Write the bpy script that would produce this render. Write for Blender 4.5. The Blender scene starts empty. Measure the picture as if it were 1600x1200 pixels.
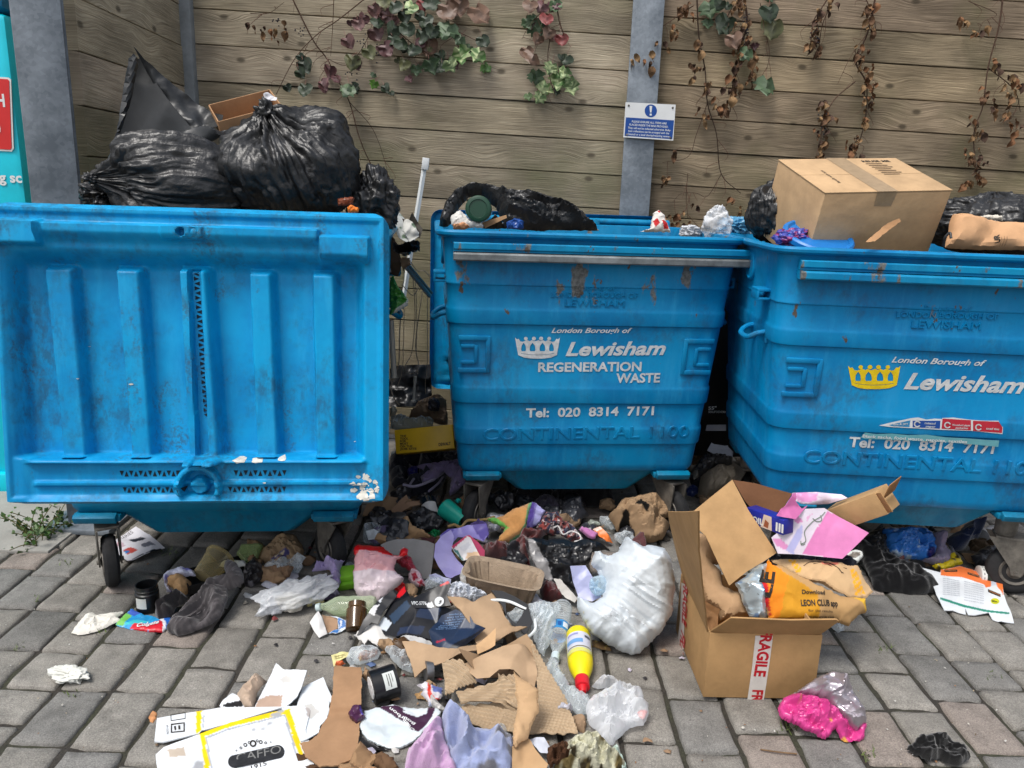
import bpy, bmesh, math, random
import numpy as np
from mathutils import Vector, Matrix, Euler
from mathutils.geometry import delaunay_2d_cdt

S = bpy.context.scene
COL = S.collection
R = math.radians

# ------------------------------------------------------------------ camera
CAM_H, PITCH, ROLL, FOC = 1.5, R(14.0), 0.035, 1202.0
_fw = np.array([0, math.cos(PITCH), -math.sin(PITCH)])
_r0 = np.array([1.0, 0, 0]); _u0 = np.cross(_r0, _fw)
_rt = math.cos(ROLL) * _r0 + math.sin(ROLL) * _u0
_up = -math.sin(ROLL) * _r0 + math.cos(ROLL) * _u0
_o = np.array([0, 0, CAM_H])
cam = bpy.data.objects.new('camera', bpy.data.cameras.new('camera'))
COL.objects.link(cam)
m4 = Matrix.Identity(4)
for _i in range(3):
    m4[_i][0], m4[_i][1], m4[_i][2], m4[_i][3] = _rt[_i], _up[_i], -_fw[_i], _o[_i]
cam.matrix_world = m4
cam.data.sensor_width = 36.0
cam.data.lens = 36.0 * FOC / 1600.0
cam.data.clip_start = 0.05
cam.data.clip_end = 500.0
S.camera = cam
S.render.resolution_x, S.render.resolution_y = 1024, 768

# ------------------------------------------------------------------ light: overcast day
W = bpy.data.worlds.new("World"); S.world = W; W.use_nodes = True
_wn = W.node_tree.nodes; _wl = W.node_tree.links
SUN_EL, SUN_ROT = R(62), R(222)
_sky = _wn.new('ShaderNodeTexSky'); _sky.sky_type = 'NISHITA'; _sky.sun_disc = False
_sky.sun_elevation = SUN_EL; _sky.sun_rotation = SUN_ROT
_sky.air_density = 1.0; _sky.dust_density = 4.0; _sky.ozone_density = 1.0
_hs = _wn.new('ShaderNodeHueSaturation'); _hs.inputs['Saturation'].default_value = 0.45
_wl.new(_sky.outputs[0], _hs.inputs['Color'])
_wl.new(_hs.outputs[0], _wn['Background'].inputs[0])
_wn['Background'].inputs[1].default_value = 0.115
_sun = bpy.data.lights.new('sun', 'SUN'); _sun.energy = 1.35; _sun.angle = R(18); _sun.color = (1, .97, .92)
sun = bpy.data.objects.new('sun', _sun); COL.objects.link(sun)
_az = SUN_ROT
_dir = Vector((math.sin(_az) * math.cos(SUN_EL), math.cos(_az) * math.cos(SUN_EL), math.sin(SUN_EL)))
sun.rotation_euler = _dir.to_track_quat('Z', 'Y').to_euler()
S.view_settings.view_transform = 'Standard'; S.view_settings.look = 'None'
S.view_settings.exposure = 0.78; S.view_settings.gamma = 1.0
S.cycles.max_bounces = 6; S.cycles.transparent_max_bounces = 24
S.cycles.caustics_reflective = False; S.cycles.caustics_refractive = False

# ------------------------------------------------------------------ pixel <-> place
def ray(x, y):
    return _fw + (x - 800) / FOC * _rt - (y - 600) / FOC * _up
def G(x, y, z=0.0):
    d = ray(x, y); return _o + d * ((z - CAM_H) / d[2])
def YP(x, y, Y):
    d = ray(x, y); return _o + d * (Y / d[1])
def onpl(x, y, o, n):
    d = ray(x, y); return _o + d * (np.dot(o - _o, n) / np.dot(d, n))
def proj(P):
    d = np.asarray(P, float) - _o; z = d @ _fw
    return np.stack([800 + FOC * (d @ _rt) / z, 600 - FOC * (d @ _up) / z], -1)
CROPS = {'P': (0, 0, 1), '1': (0, 0, .4), '2': (0, 280, .4), '3': (0, 740, .38344), '4': (380, 720, .25), '5': (440, 900, .25),
         '6': (700, 760, .25), '7': (680, 900, .25), '8': (1020, 720, .25), 'A': (1200, 780, .35), 'B': (640, 280, .45),
         'C': (1100, 220, .41667), 'D': (380, 0, .3375), 'E': (900, 0, .4375), 'F': (530, 560, .25), 'H': (540, 220, .35),
         'I': (1080, 600, .1875), 'J': (0, 850, .3), 'K': (100, 60, .3375), 'L': (840, 1000, .25), 'M': (1340, 790, .16667)}
def Q(k, s):
    a, b, f = CROPS[k]
    return [(a + f * float(t.split(',')[0]), b + f * float(t.split(',')[1])) for t in s.split()]

# ------------------------------------------------------------------ noise
def _h(ix, iy, iz, sd):
    n = (ix * 374761393 + iy * 668265263 + iz * 2147483647 + sd * 974634577) & 0xffffffff
    n = ((n ^ (n >> 13)) * 1274126177) & 0xffffffff
    n = ((n ^ (n >> 15)) * 2246822519) & 0xffffffff
    return ((n ^ (n >> 16)) & 0xffffff) / float(0x7fffff) - 1.0
def vn(P, sd=0):
    P = np.asarray(P, float)
    if P.shape[1] == 2: P = np.c_[P, np.zeros(len(P))]
    f = np.floor(P); i = f.astype(np.int64); t = P - f; t = t * t * t * (t * (t * 6 - 15) + 10)
    r = 0
    for dx in (0, 1):
        wx = t[:, 0] if dx else 1 - t[:, 0]
        for dy in (0, 1):
            wy = t[:, 1] if dy else 1 - t[:, 1]
            for dz in (0, 1):
                wz = t[:, 2] if dz else 1 - t[:, 2]
                r = r + wx * wy * wz * _h(i[:, 0] + dx, i[:, 1] + dy, i[:, 2] + dz, sd)
    return r
def fbm(P, sd=0, o=3):
    P = np.asarray(P, float); r = 0; a = 1.0
    for k in range(o):
        r = r + a * vn(P * 2 ** k, sd + k * 7); a *= .5
    return r
def ss(a, b, x):
    t = np.clip((np.asarray(x, float) - a) / (b - a), 0, 1); return t * t * (3 - 2 * t)

# ------------------------------------------------------------------ colours and materials
def lin(c): return c / 12.92 if c <= .04045 else ((c + .055) / 1.055) ** 2.4
def C(r, g, b, k=.9): return (lin(r / 255) * k, lin(g / 255) * k, lin(b / 255) * k)
MATS = {}
def mat(name, base=None, rough=.6, metal=0., spec=.4, bump=None, dirt=None, sheen=0., trans=0., coat=0., bump2=None, alpha=1.):
    if name in MATS: return MATS[name]
    m = bpy.data.materials.new(name); m.use_nodes = True; MATS[name] = m
    n = m.node_tree.nodes; l = m.node_tree.links; p = n['Principled BSDF']
    tc = n.new('ShaderNodeTexCoord')
    if base is None:
        a = n.new('ShaderNodeAttribute'); a.attribute_name = 'Col'; src = a.outputs['Color']
    else:
        a = n.new('ShaderNodeRGB'); a.outputs[0].default_value = (*base, 1); src = a.outputs[0]
    if dirt:
        sc, lo, hi = dirt[:3]
        nz = n.new('ShaderNodeTexNoise'); nz.inputs['Scale'].default_value = sc; nz.inputs['Detail'].default_value = 5
        nz.inputs['Roughness'].default_value = .65
        l.new(tc.outputs['Object'], nz.inputs['Vector'])
        mr = n.new('ShaderNodeMapRange'); mr.inputs[1].default_value = .3; mr.inputs[2].default_value = .68
        mr.inputs[3].default_value = lo; mr.inputs[4].default_value = hi
        l.new(nz.outputs[0], mr.inputs[0])
        mx = n.new('ShaderNodeVectorMath'); mx.operation = 'SCALE'
        l.new(src, mx.inputs[0]); l.new(mr.outputs[0], mx.inputs['Scale']); src = mx.outputs[0]
    l.new(src, p.inputs['Base Color'])
    p.inputs['Roughness'].default_value = rough; p.inputs['Metallic'].default_value = metal
    p.inputs['Specular IOR Level'].default_value = spec
    if sheen: p.inputs['Sheen Weight'].default_value = sheen; p.inputs['Sheen Roughness'].default_value = .5
    if coat: p.inputs['Coat Weight'].default_value = coat; p.inputs['Coat Roughness'].default_value = .12
    if trans: p.inputs['Transmission Weight'].default_value = trans
    prev = None
    for bb in (bump, bump2):
        if not bb: continue
        sc, st, dist = bb[:3]
        nz = n.new('ShaderNodeTexNoise'); nz.inputs['Scale'].default_value = sc; nz.inputs['Detail'].default_value = 4
        l.new(tc.outputs['Object'], nz.inputs['Vector'])
        b = n.new('ShaderNodeBump'); b.inputs['Strength'].default_value = st; b.inputs['Distance'].default_value = dist
        l.new(nz.outputs[0], b.inputs['Height'])
        if prev: l.new(prev, b.inputs['Normal'])
        prev = b.outputs[0]
    if prev: l.new(prev, p.inputs['Normal'])
    return m
def clearmat(name, tint=(.93, .96, .97), body=(.8, .85, .88), op=.12, rough=.12, bump=60):
    if name in MATS: return MATS[name]
    m = bpy.data.materials.new(name); m.use_nodes = True; MATS[name] = m
    n = m.node_tree.nodes; l = m.node_tree.links; p = n['Principled BSDF']
    p.inputs['Base Color'].default_value = (*body, 1); p.inputs['Roughness'].default_value = rough
    p.inputs['Specular IOR Level'].default_value = .8
    t = n.new('ShaderNodeBsdfTransparent'); t.inputs[0].default_value = (*tint, 1)
    lw = n.new('ShaderNodeLayerWeight'); lw.inputs[0].default_value = .35
    tc = n.new('ShaderNodeTexCoord'); nz = n.new('ShaderNodeTexNoise'); nz.inputs['Scale'].default_value = bump; nz.inputs['Detail'].default_value = 3
    l.new(tc.outputs['Object'], nz.inputs['Vector'])
    b = n.new('ShaderNodeBump'); b.inputs['Strength'].default_value = .35; b.inputs['Distance'].default_value = .004
    l.new(nz.outputs[0], b.inputs['Height']); l.new(b.outputs[0], p.inputs['Normal']); l.new(b.outputs[0], lw.inputs['Normal'])
    mr = n.new('ShaderNodeMapRange'); mr.inputs[3].default_value = op; mr.inputs[4].default_value = min(1, op + .65)
    l.new(lw.outputs['Facing'], mr.inputs[0])
    mx = n.new('ShaderNodeMixShader'); l.new(mr.outputs[0], mx.inputs[0]); l.new(t.outputs[0], mx.inputs[1]); l.new(p.outputs[0], mx.inputs[2])
    l.new(mx.outputs[0], n['Material Output'].inputs[0])
    return m
PAPER = lambda: mat('paper', None, .75, spec=.25, bump=(90, .25, .002), dirt=(14, .84, 1.04))
GLOSSP = lambda: mat('coated_paper', None, .38, spec=.45, bump=(40, .2, .002), dirt=(12, .82, 1.05))
KRAFT = lambda: mat('kraft_card', None, .85, spec=.15, bump=(8, .5, .012), bump2=(160, .3, .001), dirt=(9, .78, 1.05))
CLOTH = lambda: mat('cloth', None, .95, spec=.1, bump=(420, .5, .002), dirt=(30, .75, 1.08), sheen=.25)
FILM = lambda: mat('plastic_film', None, .32, spec=.5, bump=(30, .3, .004), dirt=(12, .85, 1.05))
PLAST = lambda: mat('hard_plastic', None, .38, spec=.5, bump=(200, .08, .001), dirt=(14, .86, 1.04))
BLACKBAG = lambda: mat('black_bag_plastic', (.013, .0135, .0145), .38, spec=.6, bump=(30, .5, .008), bump2=(85, .5, .004))
RUBBER = lambda: mat('tyre_rubber', (.018, .018, .019), .75, spec=.3, bump=(140, .4, .001), dirt=(20, .7, 1.5))
STEEL = lambda: mat('dull_steel', (.16, .145, .125), .6, metal=.35, bump=(90, .4, .001), dirt=(18, .45, 1.25))
CLEAR = lambda: clearmat('clear_film', op=.2, rough=.18, bump=45)
BOTTLE = lambda: clearmat('clear_bottle_plastic', op=.08, rough=.06, bump=18)

# ------------------------------------------------------------------ objects
def tag(o, label=None, cat=None, group=None, kind=None):
    if label: o['label'] = label
    if cat: o['category'] = cat
    if group: o['group'] = group
    if kind: o['kind'] = kind
    return o
def thing(name, label, cat, loc=(0, 0, 0), rz=0., group=None, rot=None):
    o = bpy.data.objects.new(name, None); COL.objects.link(o)
    o.empty_display_size = .1
    o.location = [float(c) for c in loc]; o.rotation_euler = rot if rot else (0, 0, rz)
    return tag(o, label, cat, group)
def wmat(o):
    m = o.matrix_basis.copy()
    while o.parent: o = o.parent; m = o.matrix_basis @ m
    return m
def mk(name, V, F, m, parent=None, local=False, smooth=True, col=None, uv=None, mi=None, sharp=None):
    V = np.asarray(V, float)
    off = np.zeros(3)
    if parent is not None:
        if not local:
            iv = np.array(wmat(parent).inverted()); V = V @ iv[:3, :3].T + iv[:3, 3]
    elif not local:
        off = np.array([V[:, 0].mean(), V[:, 1].mean(), V[:, 2].min()]); V = V - off
    me = bpy.data.meshes.new(name)
    me.from_pydata(V.tolist(), [], [list(map(int, f)) for f in F]); me.validate(clean_customdata=False)
    for x in (m if isinstance(m, (list, tuple)) else [m]): me.materials.append(x)
    if mi is not None and len(mi) == len(me.polygons): me.polygons.foreach_set('material_index', np.asarray(mi, np.int32))
    me.polygons.foreach_set('use_smooth', [smooth] * len(me.polygons))
    if col is not None:
        a = me.color_attributes.new('Col', 'FLOAT_COLOR', 'POINT')
        col = np.asarray(col, float)
        if col.ndim == 1: col = np.tile(col, (len(V), 1))
        a.data.foreach_set('color', np.c_[col[:, :3], np.ones(len(V))].astype(np.float32).ravel())
    if uv is not None:
        l = me.uv_layers.new(name='UVMap'); vi = np.zeros(len(me.loops), np.int32); me.loops.foreach_get('vertex_index', vi)
        l.data.foreach_set('uv', np.asarray(uv, np.float32)[vi].ravel())
    o = bpy.data.objects.new(name, me); COL.objects.link(o)
    if parent is not None: o.parent = parent
    else: o.location = off
    if sharp: autosharp(me, sharp)
    return o
def autosharp(me, ang):
    bm = bmesh.new(); bm.from_mesh(me)
    for e in bm.edges:
        if len(e.link_faces) == 2 and e.calc_face_angle(0) > R(ang): e.smooth = False
    bm.to_mesh(me); bm.free()

class MB:
    """collects shapes into one mesh"""
    def __init__(s): s.V = []; s.F = []; s.C = []; s.M = []
    def add(s, V, F, col=None, mi=0):
        b = len(s.V); V = np.asarray(V, float)
        s.V.extend(V.tolist()); s.F.extend([[i + b for i in f] for f in F])
        c = np.tile(np.asarray(col if col is not None else (1, 1, 1), float), (len(V), 1)) if col is None or np.ndim(col) == 1 else np.asarray(col)
        s.C.extend(c.tolist()); s.M.extend([mi] * len(F)); return s
    def box(s, c, d, rot=None, bev=.0, col=None, mi=0, taper=0.):
        bm = bmesh.new(); bmesh.ops.create_cube(bm, size=1.0)
        for v in bm.verts:
            v.co = Vector((v.co.x * d[0], v.co.y * d[1], v.co.z * d[2]))
        if bev: bmesh.ops.bevel(bm, geom=bm.edges[:], offset=bev, segments=2, affect='EDGES', profile=.5)
        M3 = Euler(rot).to_matrix() if rot is not None and not isinstance(rot, Matrix) else (rot or Matrix.Identity(3))
        bm.verts.index_update()
        V = [tuple(M3 @ v.co + Vector(c)) for v in bm.verts]; F = [[v.index for v in f.verts] for f in bm.faces]
        bm.free(); return s.add(V, F, col, mi)
    def tube(s, pts, r, seg=8, col=None, mi=0, spline=True, cap=True):
        P = catmull(pts, 6) if spline and len(pts) > 2 else np.asarray(pts, float)
        n = len(P); rr = np.interp(np.linspace(0, 1, n), np.linspace(0, 1, len(r)), r) if np.ndim(r) else np.full(n, r)
        T = np.gradient(P, axis=0); T /= np.linalg.norm(T, axis=1)[:, None] + 1e-12
        a = np.array([0, 0, 1.]) if abs(T[0, 2]) < .9 else np.array([1., 0, 0])
        nx = np.cross(T[0], a); nx /= np.linalg.norm(nx); V = []; 
        for i in range(n):
            nx = nx - T[i] * (nx @ T[i]); nx /= np.linalg.norm(nx) + 1e-12; ny = np.cross(T[i], nx)
            for k in range(seg):
                t = 2 * math.pi * k / seg; V.append(P[i] + rr[i] * (math.cos(t) * nx + math.sin(t) * ny))
        F = [[i * seg + k, i * seg + (k + 1) % seg, (i + 1) * seg + (k + 1) % seg, (i + 1) * seg + k] for i in range(n - 1) for k in range(seg)]
        if cap: F += [list(range(seg))[::-1], [(n - 1) * seg + k for k in range(seg)]]
        return s.add(V, F, col, mi)
    def lathe(s, prof, Mx=None, seg=32, col=None, mi=0, capb=True, capt=True, sx=1., wob=None):
        """prof: [(z, r)] bottom to top (any order)"""
        V = []; cc = []
        for j, pr in enumerate(prof):
            for k in range(seg):
                t = 2 * math.pi * k / seg; r = pr[1] * (1 + (wob(t, pr[0]) if wob else 0)); V.append((r * sx * math.cos(t), r * math.sin(t), pr[0]))
                cc.append(pr[2] if len(pr) > 2 else (col if col is not None else (1, 1, 1)))
        F = [[i * seg + k, i * seg + (k + 1) % seg, (i + 1) * seg + (k + 1) % seg, (i + 1) * seg + k] for i in range(len(prof) - 1) for k in range(seg)]
        if capb: F.append(list(range(seg))[::-1])
        if capt: F.append([(len(prof) - 1) * seg + k for k in range(seg)])
        V = np.array(V)
        if Mx is not None: A = np.array(Mx); V = V @ A[:3, :3].T + A[:3, 3]
        return s.add(V, F, np.array(cc), mi)
    def build(s, name, m, parent=None, local=False, smooth=True, sharp=35):
        return mk(name, s.V, s.F, m, parent, local, smooth, s.C, None, s.M, sharp)
def catmull(p, k=6):
    p = np.asarray(p, float); q = np.vstack([2 * p[0] - p[1], p, 2 * p[-1] - p[-2]]); out = []
    for i in range(1, len(q) - 2):
        for t in np.linspace(0, 1, k, endpoint=False):
            out.append(.5 * (2 * q[i] + (q[i + 1] - q[i - 1]) * t + (2 * q[i - 1] - 5 * q[i] + 4 * q[i + 1] - q[i + 2]) * t * t + (3 * q[i] - q[i - 1] - 3 * q[i + 1] + q[i + 2]) * t ** 3))
    return np.array(out + [p[-1]])
def axm(p0, p1, roll=0.):
    """matrix taking local +Z to p1-p0 with its foot on p0"""
    p0 = Vector(p0); d = Vector(p1) - p0
    q = d.to_track_quat('Z', 'Y')
    return Matrix.Translation(p0) @ q.to_matrix().to_4x4() @ Matrix.Rotation(roll, 4, 'Z'), d.length

# ------------------------------------------------------------------ 2-D fills: text and cut-out plates
def fill2d(polys, ext=0.):
    cu = bpy.data.curves.new('fill', 'CURVE'); cu.dimensions = '2D'; cu.fill_mode = 'BOTH'; cu.extrude = ext
    for pl in polys:
        sp = cu.splines.new('POLY'); sp.points.add(len(pl) - 1); sp.use_cyclic_u = True
        for i, q in enumerate(pl): sp.points[i].co = (q[0], q[1], 0, 1)
    o = bpy.data.objects.new('fill', cu); me = bpy.data.meshes.new_from_object(o)
    V = np.array([v.co[:] for v in me.vertices]).reshape(-1, 3); F = [list(p.vertices) for p in me.polygons]
    bpy.data.objects.remove(o); bpy.data.curves.remove(cu); bpy.data.meshes.remove(me)
    return V, F
_TX = {}
def text2d(s, bold=.0, shear=0., ext=0., sub=0, bev=0.):
    k = (s, bold, shear, ext, sub, bev)
    if k in _TX: return _TX[k]
    cu = bpy.data.curves.new('t', 'FONT'); cu.body = s; cu.offset = bold; cu.shear = shear; cu.extrude = ext; cu.resolution_u = 3
    cu.bevel_depth = bev; cu.bevel_resolution = 0
    o = bpy.data.objects.new('t', cu); me = bpy.data.meshes.new_from_object(o)
    if sub:
        bm = bmesh.new(); bm.from_mesh(me); bmesh.ops.triangulate(bm, faces=bm.faces[:])
        for _ in range(sub):
            es = [e for e in bm.edges if e.calc_length() > .12]
            if es: bmesh.ops.subdivide_edges(bm, edges=es, cuts=1); bmesh.ops.triangulate(bm, faces=bm.faces[:])
        bm.to_mesh(me); bm.free()
    V = np.array([v.co[:] for v in me.vertices]).reshape(-1, 3); F = [list(p.vertices) for p in me.polygons]
    bpy.data.objects.remove(o); bpy.data.curves.remove(cu); bpy.data.meshes.remove(me)
    V[:, 0] -= V[:, 0].min(); _TX[k] = (V, F); return V, F

class Surf:
    """a plane (o; e1, e2, n) with a height field w(u, v)"""
    def __init__(s, o, e1, e2, w=None):
        s.o = np.asarray(o, float); s.e1 = np.asarray(e1, float) / np.linalg.norm(e1)
        e2 = np.asarray(e2, float); e2 = e2 - s.e1 * (e2 @ s.e1); s.e2 = e2 / np.linalg.norm(e2)
        s.n = np.cross(s.e1, s.e2); s.w = w
    def uv(s, x, y):
        d = onpl(x, y, s.o, s.n) - s.o; return np.array([d @ s.e1, d @ s.e2])
    def at(s, UV, off=0.):
        UV = np.asarray(UV, float).reshape(-1, 2)
        w = (s.w(UV) if s.w else np.zeros(len(UV))) + off
        return s.o + UV[:, :1] * s.e1 + UV[:, 1:2] * s.e2 + np.asarray(w).reshape(-1, 1) * s.n
def put(surf, V, F, name, m, parent, off=.0008, col=None):
    P = surf.at(V[:, :2], 0) ; P = P + (V[:, 2:3] + off) * surf.n
    o = mk(name, P, F, m, parent, smooth=False, col=col); return o
def write(surf, txt, p0, p1, m, parent, h=None, off=.0008, bold=.0, shear=0., ext=0., name='lettering', sub=0, col=None, bev=0., deep=None):
    """text from pixel p0 (baseline left) to p1 (baseline right), h = capital height in pixels"""
    V, F = text2d(txt, bold, shear, ext, sub, bev); V = V.copy()
    a = surf.uv(*p0); b = surf.uv(*p1); d = b - a; L = np.linalg.norm(d); d /= L; e = np.array([-d[1], d[0]])
    k = L / V[:, 0].max()
    ky = k
    if h:
        t = np.array(p1) - np.array(p0); t = t / np.linalg.norm(t); q = (p0[0] + t[1] * h, p0[1] - t[0] * h)
        ky = np.linalg.norm(surf.uv(*q) - a) / .70
    U = a + V[:, :1] * k * d + V[:, 1:2] * ky * e
    kz = deep / max(abs(V[:, 2]).max(), 1e-9) if deep else k
    return put(surf, np.c_[U, V[:, 2] * kz], F, name, m, parent, off, col)
def decal(surf, px, name, m, parent, off=.0006, col=None, ext=0., sub=True):
    """a printed or stuck-on flat shape given by its outline(s)"""
    px = px if isinstance(px[0][0], (tuple, list)) else [px]
    polys = [[surf.uv(*q) for q in pl] for pl in px]
    if sub:
        polys = [[a + (b - a) * t for a, b in zip(pl, pl[1:] + pl[:1]) for t in np.linspace(0, 1, 6, endpoint=False)] for pl in polys]
    V, F = fill2d(polys, ext)
    return put(surf, V, F, name, m, parent, off, col)

# ------------------------------------------------------------------ sheets and lumps
def inpoly(P, poly):
    x, y = P[:, 0], P[:, 1]; r = np.zeros(len(P), bool); n = len(poly)
    for i in range(n):
        x0, y0 = poly[i]; x1, y1 = poly[(i + 1) % n]
        if y0 == y1: continue
        c = ((y0 > y) != (y1 > y)) & (x < (x1 - x0) * (y - y0) / (y1 - y0) + x0); r ^= c
    return r
def pdist(P, poly):
    d = np.full(len(P), 1e9); poly = np.asarray(poly); n = len(poly)
    for i in range(n):
        a = poly[i]; e = poly[(i + 1) % n] - a; L = e @ e + 1e-18
        t = np.clip(((P - a) @ e) / L, 0, 1); q = P - a - t[:, None] * e
        d = np.minimum(d, np.sqrt((q * q).sum(1)))
    return d
def basis(tilt, yaw, lean):
    return np.array((Matrix.Rotation(R(yaw), 3, 'Z') @ Matrix.Rotation(R(-lean), 3, 'Y') @ Matrix.Rotation(R(tilt), 3, 'X')))
def patch(name, poly, m, col=(.5, .5, .5), label=None, cat=None, group=None, parent=None, z=.0, tilt=0., yaw=0., lean=0., th=.0008,
          fold=0., nf=7, cren=0., crs=26, lump=0., soft=1., back=.25, fine=0., fs=25., stretch=None, wave=None, bend=None, seed=0, cell=None,
          jag=0., paint=None, anchor=None, frame=None, at=None, spots=None, floor=.003, smooth=True, slack=None, kind=None):
    """a sheet or a lump whose outline, traced in the photograph, is carried onto a plane through its foot; folded, creased, swollen"""
    rng = np.random.RandomState(seed + len(name) * 13 + int(poly[0][0]))
    B = basis(tilt, yaw, lean)
    if frame is not None: o, e1, e2 = frame; sf = Surf(o, e1, e2)
    elif at is not None: sf = Surf(YP(*at), B[:, 0], B[:, 1])
    else:
        a = anchor or max(poly, key=lambda q: q[1]); sf = Surf(G(a[0], a[1], z), B[:, 0], B[:, 1])
    pl = np.array([sf.uv(*q) for q in poly])
    if ((pl[:, 0] * np.roll(pl[:, 1], -1) - np.roll(pl[:, 0], -1) * pl[:, 1]).sum()) < 0: pl = pl[::-1]
    ext = np.ptp(pl, axis=0); size = max(ext)
    cell = cell or max(.0032, size / 46)
    if lump and not cren and m.name not in ('cloth', 'dark_fabric', 'towelling', 'white_fibre', 'amber_plastic', 'green_clear'): cren = .2 * lump
    if m.name in ('cloth', 'dark_fabric', 'towelling'): fine *= 1.9; fs *= .8
    cren *= 1.45
    if lump and not jag and m.name != 'hard_plastic': jag = .0022
    # boundary
    bd = []
    for i in range(len(pl)):
        p, q = pl[i], pl[(i + 1) % len(pl)]; k = max(1, int(np.linalg.norm(q - p) / cell))
        for t in range(k): bd.append(p + (q - p) * t / k)
    bd = np.array(bd)
    if jag:
        tn = np.roll(bd, -1, 0) - np.roll(bd, 1, 0); nn = np.stack([tn[:, 1], -tn[:, 0]], 1); nn /= np.linalg.norm(nn, axis=1)[:, None] + 1e-12
        bd = bd + nn * (jag * (fbm(bd / max(cell * 3, .012), seed + 3, 3) + .5 * rng.uniform(-1, 1, len(bd))))[:, None]
    lo, hi = bd.min(0), bd.max(0)
    gx, gy = np.meshgrid(np.arange(lo[0], hi[0], cell), np.arange(lo[1], hi[1], cell * .87))
    gx = gx + (np.arange(gx.shape[0]) % 2)[:, None] * cell * .5
    gp = np.stack([gx.ravel(), gy.ravel()], 1) + rng.uniform(-.12, .12, (gx.size, 2)) * cell
    gp = gp[inpoly(gp, bd)]
    if len(gp): gp = gp[pdist(gp, bd) > .45 * cell]
    nb = len(bd)
    vv = [Vector(p) for p in np.vstack([bd, gp])]
    r = delaunay_2d_cdt(vv, [(i, (i + 1) % nb) for i in range(nb)], [], 1, 1e-6)
    UV = np.array([v[:] for v in r[0]]); T = [list(f) for f in r[2]]
    ctr = np.array([UV[f].mean(0) for f in T]); keep = inpoly(ctr, bd); T = [f for f, k in zip(T, keep) if k]
    T = [f if np.cross(UV[f[1]] - UV[f[0]], UV[f[2]] - UV[f[0]]) > 0 else f[::-1] for f in T]
    # height field
    c0 = UV.mean(0); dm = max(pdist(UV, bd).max(), 1e-4)
    th_, of_ = rng.uniform(0, math.pi, nf), rng.uniform(-.35, .35, nf)
    am_ = rng.uniform(.4, 1, nf) * rng.choice([-1, 1], nf)
    wp_ = rng.randint(1000)
    fitc = None
    def rawfold(P):
        q = (P - c0) / size; q = q + .05 * np.stack([vn(q * 4, wp_), vn(q * 4, wp_ + 1)], 1)
        return sum(am_[i] * np.abs(q[:, 0] * math.cos(th_[i]) + q[:, 1] * math.sin(th_[i]) - of_[i]) for i in range(nf))
    def quad(P):
        q = (P - c0) / size; return np.stack([np.ones(len(q)), q[:, 0], q[:, 1]], 1)
    if fold:
        rf = rawfold(UV); fitc = np.linalg.lstsq(quad(UV), rf, rcond=None)[0]; fsd = max((rf - quad(UV) @ fitc).std(), 1e-6)
    fac = []
    if cren:
        for (nk, ak) in ((int(crs), 1.), (int(crs * 3.5), .45)):
            fp = rng.uniform(-.12, 1.12, (nk, 2)) * (hi - lo) + lo; fp = np.vstack([fp, [[lo[0] - size, lo[1] - size], [hi[0] + size, lo[1] - size], [hi[0] + size, hi[1] + size], [lo[0] - size, hi[1] + size]]])
            fh = rng.uniform(-1, 1, nk + 4) * ak; fr_ = delaunay_2d_cdt([Vector(p) for p in fp], [], [], 0, 1e-7)
            fac.append((np.array([v[:] for v in fr_[0]]), [list(f) for f in fr_[2]], fh[[oo[0] if oo else 0 for oo in fr_[3]]]))
    def facets(P):
        h = np.zeros(len(P))
        for vs_, ts_, hs_ in fac:
            g_ = np.zeros(len(P))
            for t3 in ts_:
                a_, b_, c_ = vs_[t3[0]], vs_[t3[1]], vs_[t3[2]]; det = (b_[1] - c_[1]) * (a_[0] - c_[0]) + (c_[0] - b_[0]) * (a_[1] - c_[1])
                if abs(det) < 1e-14: continue
                l0 = ((b_[1] - c_[1]) * (P[:, 0] - c_[0]) + (c_[0] - b_[0]) * (P[:, 1] - c_[1])) / det; l1 = ((c_[1] - a_[1]) * (P[:, 0] - c_[0]) + (a_[0] - c_[0]) * (P[:, 1] - c_[1])) / det; l2 = 1 - l0 - l1
                k_ = (l0 >= -1e-9) & (l1 >= -1e-9) & (l2 >= -1e-9); g_[k_] = (l0 * hs_[t3[0]] + l1 * hs_[t3[1]] + l2 * hs_[t3[2]])[k_]
            h += g_
        return h
    def w(P):
        P = np.asarray(P, float); h = np.zeros(len(P))
        if fold: h += fold * (rawfold(P) - quad(P) @ fitc) / fsd
        if cren: h += cren * facets(P) * (np.clip(pdist(P, bd) / (dm * .35), .25, 1) if lump else 1)
        if lump: t = np.clip(pdist(P, bd) / (dm * soft), 0, 1); h += lump * np.sqrt(np.clip(1 - (1 - t) ** 2, 0, 1))
        if fine:
            q = P * fs * 1.7
            if stretch:
                ang, kx, ky = stretch; ca, sa = math.cos(R(ang)), math.sin(R(ang))
                qa = q[:, 0] * ca + q[:, 1] * sa; qb = -q[:, 0] * sa + q[:, 1] * ca
                q = np.stack([qa * kx + .6 * vn(q * .5, wp_ + 5), qb * ky + .6 * vn(q * .5, wp_ + 6)], 1)
            sa = lambda n_: np.sqrt(n_ * n_ + .012); f1 = 1 - 2.2 * sa(vn(q, wp_ + 8)); f2 = 1 - 2.2 * sa(vn(q * 2.1, wp_ + 9)) + .5 - 1.1 * sa(vn(q * 4.3, wp_ + 10))
            tt = np.clip(pdist(P, bd) / (dm * .5), .15, 1) if lump else 1
            h += 1.7 * fine * (f1 + .45 * f2) * tt
        if wave:
            am, wl, ang = wave; h += am * np.sin(2 * math.pi * ((P[:, 0] - c0[0]) * math.cos(R(ang)) + (P[:, 1] - c0[1]) * math.sin(R(ang))) / wl)
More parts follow.
